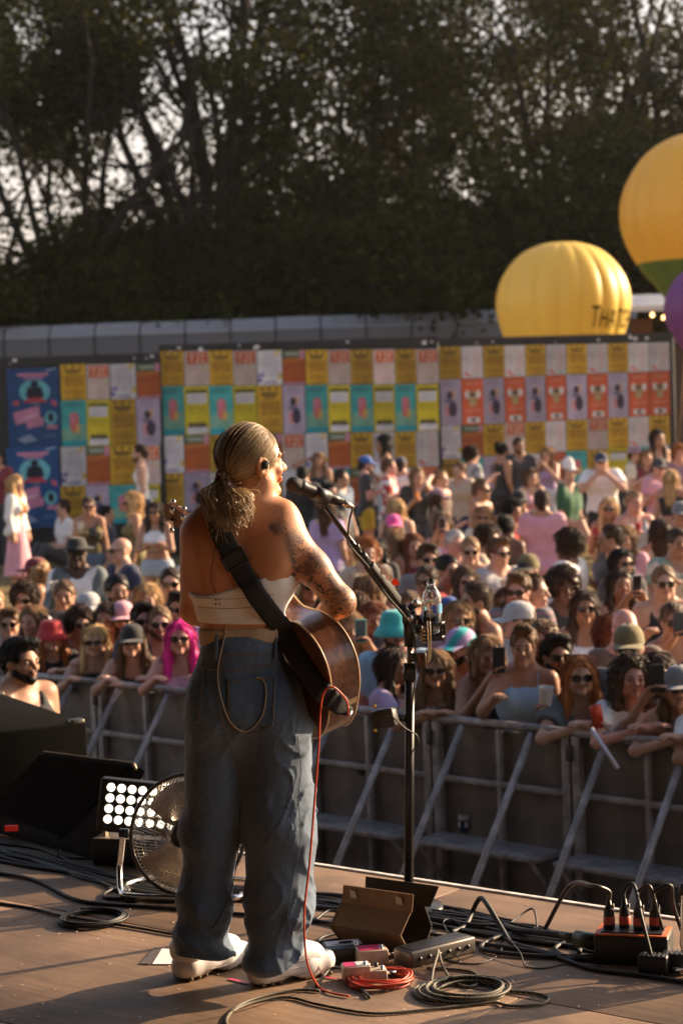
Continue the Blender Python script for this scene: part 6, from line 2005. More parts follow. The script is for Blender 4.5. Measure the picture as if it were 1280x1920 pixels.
    for k in range(2600):
        th0 = rs.rand() * 6.28; r0 = .015 * math.sqrt(rs.rand())
        st = Tw + np.array([r0 * math.cos(th0), 0, r0 * math.sin(th0)])
        e = rs.rand()
        wid = rs.normal(0, 1)
        ex = 424 + 19 * wid + (14 if rs.rand() < .3 else 0); ey = 966 + rs.normal(0, 14) - 5 * abs(wid)
        if k % 90 == 0: ey += 42; ex = 418 + rs.normal(0, 10)
        end = S(min(max(ex, 388), 474), ey, -.10 + rs.normal(0, .022))
        bul = Tw + back * (.016 + .012 * rs.rand()) + np.array([wid * .010, -.012, -.012 - .016 * rs.rand()])
        mid = bul * .45 + end * .55 + np.array([wid * .010, -.010, .006])
        cur = np.array([.014 * math.copysign(1, wid) * -.5, -.004, -.002]) if rs.rand() < .3 else np.zeros(3)
        pts = catmull([st, bul, mid, end - cur, end + cur * .8 + np.array([0, 0, .012 * rs.rand()])], 4)
        strand(pts, np.linspace(.0010, .0005, len(pts)))
    for k in range(14):                                  # loose hairs at the nape
        a0 = HL((.02 + .05 * rs.rand(), -.08, -.06)); strand(catmull([a0, a0 + np.array([.004, -.01, -.02]), a0 + np.array([rs.normal(0, .012), -.012, -.05])], 4), .0006)
    V = np.vstack(V); F = np.vstack(F)
    m, nt, b = new_mat('blonde_strands')
    geo = nt.nodes.new('ShaderNodeNewGeometry')
    cr = nt.nodes.new('ShaderNodeValToRGB')
    cr.color_ramp.elements[0].color = (.15, .095, .05, 1); cr.color_ramp.elements[1].color = (.64, .47, .27, 1)
    e2 = cr.color_ramp.elements.new(.5); e2.color = (.38, .25, .13, 1)
    nt.links.new(geo.outputs['Random Per Island'], cr.inputs['Fac']); nt.links.new(cr.outputs['Color'], b.inputs['Base Color'])
    b.inputs['Roughness'].default_value = .36; b.inputs['Specular IOR Level'].default_value = .6
    link('hair_strands', mesh_np('hair_strands', V, F), cap, m)
    mb = MB()
    for k in range(3):
        ring = []
        for q in range(28):
            aa = 2 * math.pi * q / 28
            rr = .021 + .004 * math.sin(5 * aa + k * 2)
            ring.append(Tw + back * (.004 + .007 * k) + rr * (math.cos(aa) * (rgt) + math.sin(aa) * upv))
        mb.tube(ring + [ring[0]], .0058, 7, caps=False)
    mb.build('hair_tie', mat('braided_hair_tie', (.17, .09, .04), .5, var=.4, vscale=150), cap)
    # eye, brow, lips on the turned face
    for x in (-.033, .033):
        o = link('eye', small_mesh('eye'), body, mat('eye_dark', (.05, .035, .03), .25, var=0)); o.location = HL((x, .0765, .003))
    o = link('lips', small_mesh('lips'), body, mat('performer_lips', (.46, .19, .12), .4)); o.matrix_world = Matrix.Translation(HL((0, .0955, -.052))) @ Matrix(HR.T.tolist()).to_4x4()
    for x in (-1, 1):
        o = link('eyebrow', small_mesh('brow'), body, hairm('brown')); o.matrix_world = Matrix.Translation(HL((x * .034, .093, .026))) @ Matrix(HR.T.tolist()).to_4x4()

    # --- chunky white platform trainers
    wh = mat('white_leather', (.70, .66, .64), .4, var=.06, vscale=15)
    rub = mat('worn_rubber', (.16, .11, .07), .8, var=.4, vscale=30)
    for (hx, hy, dirx, diry) in ((357, 1832, .72, .69), (498, 1843, .88, .47)):
        h0 = P(hx, hy)
        d = np.array([dirx, diry, 0]); d /= np.linalg.norm(d)
        sd = np.array([d[1], -d[0], 0])
        rot = np.stack([sd, d, upv])
        sh = thing_part = None
        k = SDF()
        q = lambda x, y, z: h0 + sd * x + d * y + upv * z
        k.cap(q(0, -.005, .085), q(0, .165, .058), .045, .040, .04, 1, (1, 1, 1), clip=[(q(0, 0, .05), -upv)])
        k.cap(q(0, -.012, .10), q(0, .03, .12), .042, .040, .05, 1)
        k.cap(q(0, .13, .066), q(0, .05, .11), .032, .036, .05)
        up_ = k.mesh('shoe_upper', .006, wavy(.0016, 90, 5))
        shoe = link('shoe', up_, body, wh)
        sole = SDF()
        zt_ = .068
        for y0_, y1_, r0_, r1_ in ((-.01, .06, .050, .047), (.06, .13, .047, .051), (.13, .195, .051, .043)):
            sole.cap(q(0, y0_, .04), q(0, y1_, .04), r0_, r1_, .02, 1, (1, 1, 1), clip=[(q(0, 0, zt_), upv), (q(0, 0, .006), -upv)])
        sole.cap(q(-.09, .07, -.014), q(.09, .07, -.014), .030, .030, .02, -1)
        so = link('platform_sole', sole.mesh('platform_sole', .005), shoe, wh)
        tr = SDF()
        for y0_ in (-.028, .004, .032, .115, .145, .175, .205):
            tr.cap(q(-.04, y0_, .006), q(.04, y0_, .006), .0075, .0075, .006, 1, clip=[(q(0, 0, .001), -upv)])
        link('tread', tr.mesh('tread', .005), shoe, rub)
        mb = MB()
        ring = []
        for k2 in range(44):
            aa = 2 * math.pi * k2 / 44
            yy = .0925 + .1345 * math.sin(aa); xx = .0515 * math.cos(aa) * (1 if math.sin(aa) < .3 else .97)
            ring.append(q(xx, yy, 0))
        for zz in (.024, .044, .064):
            mb.tube([p + upv * zz for p in ring + [ring[0]]], .0016, 5, caps=False)
        mb.build('sole_groove', mat('groove_grey', (.30, .26, .24), .8), shoe)
        mb = MB()
        for k2 in range(5):
            y = .075 + k2 * .014; z = .137 - k2 * .0085
            mb.tube(catmull([q(-.028, y, z - .018), q(0, y + .004, z + .002), q(.028, y, z - .018)], 4), .0028, 5)
        mb.build('lace', wh, shoe)
        if hx > 400:
            cu = bpy.data.curves.new('shoe_lettering', 'FONT'); cu.body = 'FILA'; cu.size = .026; cu.extrude = .0008; cu.resolution_u = 2
            ob = bpy.data.objects.new('shoe_lettering', cu); COL.objects.link(ob)
            dg = bpy.context.evaluated_depsgraph_get(); tm = bpy.data.meshes.new_from_object(ob.evaluated_get(dg)); bpy.data.objects.remove(ob)
            o = link('shoe_lettering', tm, shoe, mat('lettering_rose', (.45, .33, .30), .6))
            M = Matrix((( d[0], 0, sd[0], 0), (d[1], 0, sd[1], 0), (0, 1, 0, 0), (0, 0, 0, 1)))
            o.matrix_world = Matrix.Translation(q(.0505, .118, .020)) @ M
    return body, tb, tt, tj, dict(shR=shR, elR=elR)
SINGER, T_BODY, T_TOP, T_JEANS, SJ = build_singer()

# ================================================================== guitar
def build_guitar():
    wood = None
    def woodm(name, c1, c2, sc, coat=.5, rough=.28):
        m, nt, b = new_mat(name)
        N, L = nt.nodes, nt.links
        tc = N.new('ShaderNodeTexCoord'); mp = N.new('ShaderNodeMapping'); mp.inputs['Scale'].default_value = sc
        L.new(tc.outputs['Object'], mp.inputs['Vector'])
        nz = N.new('ShaderNodeTexNoise'); nz.inputs['Scale'].default_value = 5; nz.inputs['Detail'].default_value = 8; nz.inputs['Distortion'].default_value = .6
        L.new(mp.outputs['Vector'], nz.inputs['Vector'])
        cr = N.new('ShaderNodeValToRGB'); cr.color_ramp.elements[0].position = .32; cr.color_ramp.elements[0].color = (*c1, 1); cr.color_ramp.elements[1].position = .68; cr.color_ramp.elements[1].color = (*c2, 1)
        L.new(nz.outputs['Fac'], cr.inputs['Fac']); L.new(cr.outputs['Color'], b.inputs['Base Color'])
        b.inputs['Roughness'].default_value = rough; b.inputs['Coat Weight'].default_value = coat; b.inputs['Coat Roughness'].default_value = .12
        return m
    rose = woodm('rosewood', (.060, .020, .010), (.17, .062, .028), (1.2, 14, 14))
    spruce = woodm('spruce_top', (.42, .17, .05), (.55, .25, .08), (1.5, 60, 10))
    neckm = woodm('mahogany_neck', (.12, .045, .02), (.20, .08, .035), (2, 20, 20), .3)
    bind = mat('cream_binding', (.55, .38, .22), .35)
    black = mat('ebony', (.02, .015, .012), .4)
    chrome = mat('chrome', (.7, .68, .65), .16, 1.0, var=.05)
    E_ = S(618, 1332, -.06)
    Hd = S(272, 962, .60)
    ax = Hd - E_; Lx = np.linalg.norm(ax); ax /= Lx
    n = np.array([.76, .56, .30]); n -= ax * (n @ ax); n /= np.linalg.norm(n)
    w = np.cross(n, ax)
    t = thing('acoustic_guitar', 'rosewood acoustic guitar with cream binding slung on the performer', 'guitar')
    M = Matrix(((ax[0], w[0], n[0], E_[0]), (ax[1], w[1], n[1], E_[1]), (ax[2], w[2], n[2], E_[2]), (0, 0, 0, 1)))
    t.matrix_world = M
    k = Lx / 1.03
    D = .105
    half = catmull([(0, 0, 0), (.004, .07, 0), (.028, .135, 0), (.075, .178, 0), (.135, .193, 0), (.20, .182, 0), (.26, .148, 0), (.305, .128, 0), (.35, .130, 0), (.40, .143, 0), (.445, .136, 0), (.475, .10, 0), (.487, .05, 0), (.49, 0, 0)], 5)[:, :2] * k
    out = [(x, y) for x, y in half] + [(x, -y) for x, y in half[::-1][1:-1]]
    m_ = len(out)
    # local z: 0 = back plate, D = top plate
    def ring(z, s=0.0):
        c = (.22 * k, 0)
        return [(c[0] + (x - c[0]) * (1 + s), y * (1 + s), z) for x, y in out]
    def zoff(x):
        return 0.012 * (x / (.49 * k))
    mb = MB()
    r0 = [(x, y, zoff(x)) for x, y in out]; r1 = [(x, y, D) for x, y in out]
    mb.add(r0 + r1, [(i, m_ + i, m_ + (i + 1) % m_, (i + 1) % m_) for i in range(m_)], 0, True)
    mb.build('side', rose, t)
    for nm, zz, sgn, mm in (('back', 0, -1, rose), ('soundboard', D, 1, spruce)):
        mb = MB(); vs, fs = [], []
        rings = 6
        for q in range(rings + 1):
            f = 1 - q / rings
            for x, y in out:
                cx = .22 * k
                vs.append((cx + (x - cx) * f, y * f, (zoff(x) if sgn < 0 else zz) + sgn * (.002 + .012 * (1 - f * f))))
        for q in range(rings):
            for i in range(m_):
                a_, b_, c_, d_ = q * m_ + i, q * m_ + (i + 1) % m_, (q + 1) * m_ + (i + 1) % m_, (q + 1) * m_ + i
                fs.append((a_, b_, c_, d_) if sgn > 0 else (a_, d_, c_, b_))
        mb.add(vs, fs, 0, True); mb.build(nm, mm, t)
    for zz in (0, D):
        mb = MB(); pts = [(x, y, zoff(x) if zz == 0 else D) for x, y in ring(0, .004) for x, y in [(x, y)]] if False else [(x * 1.0, y * 1.004, (zoff(x) if zz == 0 else D)) for x, y in out]
        mb.tube(pts + [pts[0]], .0032, 6, caps=False); mb.build('binding', bind, t)
    mb = MB(); mb.box((.0, 0, D / 2), (.006, .022, D * .9)); mb.build('end_graft', bind, t)
    mb = MB(); mb.lathe([(0, D + .0165), (.05 * k, D + .016), (.05 * k, D + .01), (0, D + .009)], 28, axis_m=Matrix.Translation((.335 * k, 0, 0))); mb.build('sound_hole', black, t)
    mb = MB(); mb.box((.165 * k, 0, D + .017), (.03, .15, .012), bev=.003); mb.build('bridge', black, t)
    # neck, fretboard, head
    mb = MB(); mb.box((.60 * k, 0, D + .016), (.48 * k, .052, .007), bev=.002); mb.build('fretboard', black, t)
    mb = MB(); mb.tube([(.46 * k, 0, D - .02), (.50 * k, 0, D + .002), (.6 * k, 0, D + .004), (.835 * k, 0, D + .006)], [.034, .025, .0235, .021], 12); mb.build('neck', neckm, t)
    hm = Matrix.Translation((.845 * k, 0, D + .012)) @ Matrix.Rotation(R(14), 4, 'Y')
    head = MB(); head.M = hm
    pl = [(0, .024), (.025, .030), (.10, .036), (.165, .038), (.178, .026), (.185, .008), (.185, -.008), (.178, -.026), (.165, -.038), (.10, -.036), (.025, -.030), (0, -.024)]
    v0 = [(x, y, -.008) for x, y in pl]; v1 = [(x, y, .008) for x, y in pl]; q = len(pl)
    head.add(v0 + v1, [list(range(q))[::-1], list(range(q, 2 * q))] + [(i, (i + 1) % q, q + (i + 1) % q, q + i) for i in range(q)])
    hd = head.build('headstock', neckm, t)
    for sy in (-1, 1):
        for x in (.04, .09, .14):
            mb = MB(); mb.M = hm
            mb.tube([(x, sy * .030, -.012), (x, sy * .062, -.012)], .003, 6)
            mb.lathe([(0, -.009), (.008, -.007), (.0105, 0), (.008, .007), (0, .009)], 10, axis_m=Matrix.Translation((x, sy * .062, -.012)) @ Matrix.Scale(.6, 4, (0, 0, 1)))
            mb.box((x, sy * .024, -.013), (.018, .02, .012), bev=.004)
            mb.lathe([(0, .022), (.004, .021), (.004, .008)], 8, axis_m=Matrix.Translation((x, sy * .022, 0)))
            mb.build('tuner', chrome, t)
    for i in range(6):
        y = (i - 2.5) * .0085
        mb = MB(); mb.tube([(.165 * k, y * 1.15, D + .024), (.84 * k, y * .8, D + .022)], .0006, 4, caps=False); mb.build('string', chrome, t)
    for i in range(14):
        x = (.835 - .40 * (1 - 2 ** (-(i + 1) / 12)) * 1.55) * k
        mb = MB(); mb.box((x, 0, D + .0202), (.002, .05, .0015)); mb.build('fret', chrome, t)
    mb = MB(); mb.lathe([(0, .02), (.008, .018), (.006, .006), (.011, 0), (.011, -.004)], 12, axis_m=Matrix.Translation((-.002, 0, D * .5)) @ Matrix.Rotation(R(-90), 4, 'Y')); mb.build('end_pin', chrome, t)
    return t, E_, ax, w, n, D
GUITAR, G_E, G_AX, G_W, G_N, G_D = build_guitar()
def build_strap():
    bpy.context.view_layer.update()
    pin = G_E + G_N * (G_D * .5) - G_AX * .016
    cl = [(404, 966), (413, 998), (432, 1037), (458, 1079), (490, 1126), (522, 1174), (549, 1218), (577, 1262), (604, 1296), (632, 1318), (655, 1332)]
    p2 = catmull([(x, y, 0) for x, y in cl], 5)[:, :2]
    pts, nr = [], []
    last = None
    for i, (x, y) in enumerate(p2):
        h = hit([T_BODY, T_TOP, T_JEANS], x, y, .010)
        pts.append(h if y < 1215 else None)
    idx = [i for i, h in enumerate(pts) if h is not None]
    i0 = idx[-1]
    y0 = pts[i0][1]; n_ = len(pts) - 1 - i0
    for j in range(i0 + 1, len(pts)):
        f = (j - i0) / n_
        yy = y0 * (1 - f) + pin[1] * f - .05 * math.sin(math.pi * f)
        pts[j] = U(*p2[j], yy)
    pts[-1] = pin
    for i in range(len(pts)):
        if pts[i] is None:
            a = max(q for q in idx if q < i) if any(q < i for q in idx) else idx[0]
            b = min(q for q in idx if q > i) if any(q > i for q in idx) else idx[-1]
            pts[i] = (pts[a] + pts[b]) / 2
    gts = []
    for ch in GUITAR.children:
        if ch.name.split('.')[0] in ('back', 'side', 'binding'):
            gts.append(bvh_of(ch.data, GUITAR.matrix_world))
    for j in range(i0 - 4, len(pts) - 1):
        dmin = min([h[1] for h in (hit(gts, p2[j][0] + ox, p2[j][1] + oy) for ox in (-14, 0, 14) for oy in (-12, 0, 12)) if h is not None] + [99])
        if dmin < 90 and pts[j] is not None and pts[j][1] > dmin - .012:
            pts[j] = U(*p2[j], dmin - .012)
    pts = np.array(pts)
    ys = pts[:, 1].copy()
    for _ in range(6):
        ys[1:-1] = (ys[:-2] + 2 * ys[1:-1] + ys[2:]) / 4
    pts[:, 1] = np.minimum(pts[:, 1], ys)
    lead = [S(398, 978, .19), S(392, 952, .12), S(397, 950, .03)]
    pts = np.vstack([lead, pts])
    pts = catmull(pts, 3)
    N_ = len(pts)
    W = np.full(N_, .031); W[-10:] = np.linspace(.031, .014, 10)
    mb = MB(); V = []
    tg = np.gradient(pts, axis=0); tg /= np.linalg.norm(tg, axis=1)[:, None]
    for i in range(N_):
        vw = pts[i] - CPOS; vw = vw / np.linalg.norm(vw)
        sd = np.cross(tg[i], vw); sd /= np.linalg.norm(sd) + 1e-9
        nn = np.cross(sd, tg[i])
        if nn @ vw > 0: nn = -nn
        for sx, oz in ((-1, 0), (-.6, .0022), (.6, .0022), (1, 0), (1, -.003), (-1, -.003)):
            V.append(pts[i] + sd * sx * W[i] + nn * oz)
    F = []
    for i in range(N_ - 1):
        for q in range(6):
            r = (q + 1) % 6
            F.append((i * 6 + q, i * 6 + r, (i + 1) * 6 + r, (i + 1) * 6 + q))
    mb.add([tuple(v) for v in V], F, 0, True)
    st = mb.build('strap', mat('black_webbing', (.012, .011, .011), .8, bump=.3, bscale=400), GUITAR)
    st.matrix_world = Matrix.Identity(4)
    # slider buckle
    bi = int(np.argmin([abs((p - hit([T_BODY], 440, 1048, .012))).sum() for p in pts]))
    q, tgv = pts[bi], tg[bi]
    vw = (q - CPOS); vw /= np.linalg.norm(vw)
    sd = np.cross(tgv, vw); sd /= np.linalg.norm(sd); nn = np.cross(sd, tgv)
    Mx = Matrix(((sd[0], tgv[0], nn[0], q[0]), (sd[1], tgv[1], nn[1], q[1]), (sd[2], tgv[2], nn[2], q[2]), (0, 0, 0, 1)))
    mb = MB()
    for yy in (-.022, .022):
        mb.box((0, yy, -.004), (.076, .006, .008), bev=.002)
    for xx in (-.035, .035):
        mb.box((xx, 0, -.004), (.006, .05, .008), bev=.002)
    mb.box((0, 0, -.003), (.064, .034, .004))
    o = mb.build('buckle', mat('black_plastic', (.014, .013, .013), .45), st); o.matrix_world = Mx
    # red jack cable: from the end pin round the strap and down the leg to the floor coil
    red = mat('red_cable', (.50, .055, .018), .45, var=.25, vscale=300)
    mb = MB(); mb.tube([pin, pin + np.array([.012, -.02, -.012]), pin + np.array([.004, -.045, -.02])], .0065, 8); jk = mb.build('jack_plug', mat('jack_metal', (.5, .48, .45), .25, 1), None)
    pin2 = pin + np.array([.004, -.045, -.02])
    fl = P(592, 1858)
    path = [pin2, S(650, 1316, -.14), S(637, 1298, -.17), S(622, 1288, -.185), S(606, 1300, -.19), S(600, 1340, -.185), S(597, 1400, -.185), S(588, 1520, -.19), S(580, 1620, -.19), S(571, 1700, -.20), S(571, 1760, -.20), S(577, 1810, -.19), P(596, 1848, .01), P(618, 1861, .005), P(655, 1868, .005)]
    # into the coil
    path = catmull(path, 7)
    mb = MB(); mb.tube(path, .0033, 7, caps=True)
    cc = P(716, 1842)
    ob = mb.build('instrument_cable', red); tag(ob, 'red braided instrument cable hanging from the guitar to the floor', 'cable')
    tag(jk, 'silver jack plug in the guitar end pin', 'plug')
    mb = MB(); pts = []
    rs = np.random.RandomState(3)
    for k in range(9):
        rr = .105 * rs.uniform(.68, 1.0); ox, oy = rs.normal(0, .008, 2)
        for q in range(24):
            a = 2 * math.pi * q / 24 + k * .1
            z = .004 + .0028 * k + .003 * math.sin(3 * a + k)
            pts.append(cc + np.array([ox + rr * 1.05 * math.cos(a), oy + rr * math.sin(a), z]))
    pts = catmull(pts, 2)
    mb.tube(pts, .0034, 6); o = mb.build('red_cable_coil', red); tag(o, 'coil of red braided cable on the floor beside the shoe', 'cable coil')
build_strap()
# ================================================================== things on the stage
BLK = mat('black_metal', (.014, .013, .013), .38, .3, var=.2, vscale=20)
RUBBER = mat('black_rubber', (.016, .014, .013), .55, var=.3, vscale=40)
PLAST = mat('black_plastic', (.014, .013, .013), .45)
CHROME = mat('chrome', (.7, .68, .65), .16, 1.0, var=.05)
BRASS = mat('brass', (.55, .33, .08), .28, 1.0)
def tubes(name, pts, r, m, parent=None, n=8, sub=6):
    mb = MB(); mb.tube(catmull(pts, sub), r, n); return mb.build(name, m, parent)
def axis_m(a, b):
    a, b = Vector(a), Vector(b)
    return Matrix.Translation(a) @ (b - a).to_track_quat('Z', 'Y').to_matrix().to_4x4()
def build_micstand():
    Ys = 6.92
    base = P(766, 1702)
    q = lambda x, y, dy=0: U(x, y, Ys + dy)
    t = thing('microphone_stand', 'black boom microphone stand with plectrum holder in front of the performer', 'microphone stand')
    mb = MB(); mb.lathe([(0, .035), (.02, .034), (.03, .02), (.115, .012), (.125, .004), (.125, .0), (0, 0)], 32, axis_m=Matrix.Translation(base)); mb.build('base', BLK, t)
    top = q(768, 1212)
    foot = np.array([base[0], base[1], .02])
    m1 = foot + (top - foot) * .90
    mb = MB(); mb.tube([foot, m1], .0165, 12); mb.build('lower_tube', BLK, t)
    mb = MB(); mb.tube([m1, top], .0105, 12); mb.build('upper_tube', mat('satin_tube', (.30, .24, .18), .3, .9), t)
    mb = MB(); mb.tube([m1 - (top - foot) * .035, m1 + (top - foot) * .035], .023, 14); mb.build('clutch', BLK, t)
    pv = q(767, 1158)
    mb = MB(); mb.tube([top, pv], [.019, .024], 14); mb.box(pv, (.05, .036, .05), bev=.01); mb.build('swivel', BLK, t)
    mb = MB(); mb.tube([pv + np.array([0, -.03, 0]), pv + np.array([0, .03, 0])], .014, 12); mb.build('swivel_bolt', mat('bolt_steel', (.45, .4, .36), .3, 1), t)
    clip = U(607, 948, 6.24)
    d = (clip - pv)
    tail = pv - d * .10
    mb = MB(); mb.tube([tail, clip], .0085, 12); mb.build('boom', mat('boom_black', (.03, .027, .026), .22, .8), t)
    mb = MB(); mb.tube([tail - d * .0, tail - d * .03], .018, 12); mb.build('boom_end', RUBBER, t)
    for f0, f1, r0 in ((.04, .10, .017), (.52, .60, .0165), (.64, .67, .015)):
        mb = MB(); mb.tube([pv + d * f0, pv + d * f1], r0, 12); mb.build('boom_collar', BLK, t)
    # knob at the pivot
    k = q(777, 1133); mb = MB(); mb.tube([k, k + np.array([.012, -.012, .008])], .015, 12); mb.build('wing_knob', mat('bolt_steel', (.45, .4, .36), .3, 1), t)
    mb = MB(); mb.tube([pv, pv + np.array([.0, .0, .03]), k], .014, 8); mb.build('pivot_arm', BLK, t)
    # plectrum holder clipped round the boom
    a, b = pv + d * .16, pv + d * .50
    mb = MB(); M = axis_m(a, b); L = float(np.linalg.norm(b - a))
    mb.M = M; mb.box((0, 0, L / 2), (.034, .030, L), bev=.006)
    ph = mb.build('plectrum_holder', mat('holder_rubber', (.012, .011, .011), .6), t)
    pk = mat('plectrum_pearl', (.62, .48, .38), .3, var=.2, vscale=80); rd = mat('plectrum_red', (.85, .035, .01), .35)
    for i, (x, y) in enumerate(((707, 1060), (718, 1072), (729, 1082), (741, 1092))):
        f = .33 + .125 * i
        ctr = b + (a - b) * (f * .72)
        c = U(x, y, ctr[1] - .02)
        mb = MB(); pts = []
        for kk in range(14):
            an = 2 * math.pi * kk / 14
            rr = .0135 * (1 + .14 * math.cos(3 * an))
            pts.append((rr * math.cos(an) * 1.05, rr * math.sin(an) * .8))
        mb.add([(x_, -.0006, z_) for x_, z_ in pts] + [(x_, .0006, z_) for x_, z_ in pts], [list(range(14)), list(range(27, 13, -1))] + [(i_, 14 + i_, 14 + (i_ + 1) % 14, (i_ + 1) % 14) for i_ in range(14)])
        o = mb.build('plectrum', rd if i == 3 else pk, t); o.location = c; o.rotation_euler = (R(10), R(28), R(20))
    # tail of microphone lead along the boom and pole
    tubes('cable_tie', [pv + d * .55 + np.array([.0, -.012, .012]), pv + d * .56 + np.array([.012, -.02, 0]), pv + d * .57 + np.array([0, -.012, -.014])], .003, RUBBER, t)
    # microphone
    h = U(556, 911, 6.16); tl = U(640, 941, 6.24)
    ax = (tl - h); L = float(np.linalg.norm(ax)); M = axis_m(h, tl)
    mic = thing('microphone', 'black handheld vocal microphone at the performer mouth', 'microphone', tuple(h)); mic.matrix_world = M
    mb = MB(); mb.lathe([(0, -.036), (.012, -.034), (.021, -.026), (.0255, -.012), (.026, .0), (.0245, .012)], 24)
    mm, nt, bb = new_mat('mic_mesh'); bb.inputs['Base Color'].default_value = (.02, .018, .017, 1); bb.inputs['Metallic'].default_value = .6; bb.inputs['Roughness'].default_value = .45
    vo = nt.nodes.new('ShaderNodeTexVoronoi'); vo.inputs['Scale'].default_value = 380; tcn = nt.nodes.new('ShaderNodeTexCoord'); nt.links.new(tcn.outputs['Object'], vo.inputs['Vector'])
    bp = nt.nodes.new('ShaderNodeBump'); bp.inputs['Strength'].default_value = .8; bp.inputs['Distance'].default_value = .002; nt.links.new(vo.outputs['Distance'], bp.inputs['Height']); nt.links.new(bp.outputs['Normal'], bb.inputs['Normal'])
    mb.build('grille', mm, mic)
    mb = MB(); mb.lathe([(.0262, .008), (.027, .012), (.0265, .022), (.024, .026)], 24); mb.build('ring', mat('mic_ring', (.04, .037, .035), .3, .8), mic)
    mb = MB(); mb.lathe([(.0235, .024), (.021, .04), (.0165, L * .82), (.0155, L), (0, L)], 24); mb.build('handle', mat('mic_body', (.018, .017, .017), .36, .5), mic)
    e = U(653, 947, 6.25)
    cl = thing('cable_plug', 'silver cable plug at the end of the microphone', 'plug', tuple(tl)); cl.matrix_world = axis_m(tl, e)
    Lp = float(np.linalg.norm(e - tl)) + .02
    mb = MB(); mb.lathe([(0, 0), (.0105, .0), (.0105, Lp * .6), (.0085, Lp * .7), (.006, Lp), (0, Lp)], 16); mb.build('shell', mat('plug_silver', (.45, .38, .3), .3, 1), cl)
    mb = MB(); mb.lathe([(.0108, .008), (.0112, .01), (.0108, .012)], 16); mb.build('band', BLK, cl)
    # clip
    c0 = U(600, 934, 6.22)
    mb = MB(); mb.tube([c0, clip], [.014, .016], 10); mb.box(tuple((c0 + clip) / 2), (.03, .03, .03), bev=.006); mb.build('microphone_clip', PLAST, t)
    mb = MB(); mb.M = axis_m(U(588, 924, 6.19), U(622, 936, 6.23)); mb.tube([(0, 0, 0), (0, 0, .055)], .024, 14); mb.build('clip_sleeve', PLAST, t)
    tip = e
    o = tubes('microphone_lead', [tip, tip + np.array([.012, 0, -.01]), U(655, 975, 6.25), U(652, 1005, 6.28), U(657, 1025, 6.36), pv + d * .5 + np.array([0, -.015, -.01]), pv + d * .3 + np.array([0, -.01, -.025]), pv + d * .1 + np.array([.01, -.02, -.03]), q(776, 1190, -.03), q(778, 1260, -.02), q(772, 1330, -.025), q(770, 1420, -.025), q(768, 1500, -.025), q(771, 1580, -.025), q(770, 1680, -.03), P(800, 1716, .008), P(860, 1722, .006)], .0033, RUBBER)
    tag(o, 'black microphone lead running down the boom stand', 'cable')
    # drink holder clamped to the stand
    dh = thing('drink_holder', 'black clamp on drink holder on the boom stand', 'drink holder')
    bx = q(811, 1200)
    mb = MB(); mb.lathe([(.0, 0), (.036, 0), (.042, .008), (.043, .016), (.039, .016), (.036, .008), (0, .006)], 24, axis_m=Matrix.Translation(bx)); mb.build('tray', PLAST, dh)
    zt = q(811, 1168)[2] - bx[2]
    mb = MB(); mb.lathe([(.0405, zt - .006), (.044, zt - .006), (.044, zt + .006), (.0405, zt + .006), (.0405, zt - .006)], 24, axis_m=Matrix.Translation(bx)); mb.build('ring', PLAST, dh)
    for a_ in (.3, 1.6, 2.8, 4.2, 5.4):
        mb = MB(); mb.box((bx[0] + .0425 * math.cos(a_), bx[1] + .0425 * math.sin(a_), bx[2] + zt / 2 + .006), (.008, .008, zt)); mb.build('stave', PLAST, dh)
    mb = MB(); mb.tube([bx + np.array([-.042, 0, zt]), q(785, 1158), pv], .011, 8); mb.build('arm', BLK, dh)
    mb = MB(); mb.box(tuple(q(790, 1238, -.03)), (.034, .03, .055), bev=.008); mb.build('clamp_jaw', mat('clamp_brown', (.05, .02, .008), .3), dh)
    mb = MB(); mb.box(tuple(q(781, 1232, -.01)), (.06, .028, .03), bev=.006); mb.build('clamp_mount', BLK, dh)
    sp = [q(792, 1178 + 1.7 * k_, -.045) + np.array([.009 * math.cos(k_ * 1.57), .009 * math.sin(k_ * 1.57), 0]) for k_ in range(18)]
    tubes('spring', sp, .0017, BRASS, dh, 5, 3)
    for dx in (0, 5):
        tubes('clamp_wire', [q(800 + dx, 1165, -.05), q(802 + dx, 1190, -.055), q(803 + dx * .6, 1235, -.05), q(800, 1243, -.045)], .0022, mat('bright_wire', (.75, .66, .5), .2, 1), dh)
    # water bottle standing in the holder
    b0 = bx + np.array([0, 0, .017])
    bt = thing('water_bottle', 'clear plastic water bottle with blue label standing in the drink holder', 'bottle', tuple(b0))
    gl, nt, bb = new_mat('clear_plastic'); bb.inputs['Base Color'].default_value = (.96, .97, .98, 1); bb.inputs['Transmission Weight'].default_value = 1; bb.inputs['Roughness'].default_value = .03; bb.inputs['IOR'].default_value = 1.35
    H = U(811, 1085, Ys)[2] - b0[2]
    k = H / .205
    prof = [(0, .002), (.028, 0), (.0325, .006), (.0335, .02)]
    for z in np.linspace(.022, .118, 13):
        prof += [(.0335, z), (.0325, z + .004)]
    prof += [(.0335, .125), (.0325, .138), (.0275, .155), (.019, .172), (.0135, .181), (.0135, .186), (.0155, .187), (.0155, .19), (.0133, .191), (.0133, .205), (.0118, .205), (.0118, .181), (.0255, .154), (.0310, .137), (.0318, .12), (.0312, .02), (.027, .004), (0, .005)]
    mb = MB(); mb.lathe([(r_ * 1.03, z_ * k) for r_, z_ in prof], 32); mb.build('shell', gl, bt)
    wt, nt, bb = new_mat('water'); bb.inputs['Base Color'].default_value = (.97, .98, 1, 1); bb.inputs['Transmission Weight'].default_value = 1; bb.inputs['Roughness'].default_value = 0; bb.inputs['IOR'].default_value = 1.33
    mb = MB(); mb.lathe([(0, .006), (.027, .007), (.0308, .022), (.0312, .09 * k), (0, .09 * k)], 32); mb.build('water', wt, bt)
    lab = MB()
    n = 18
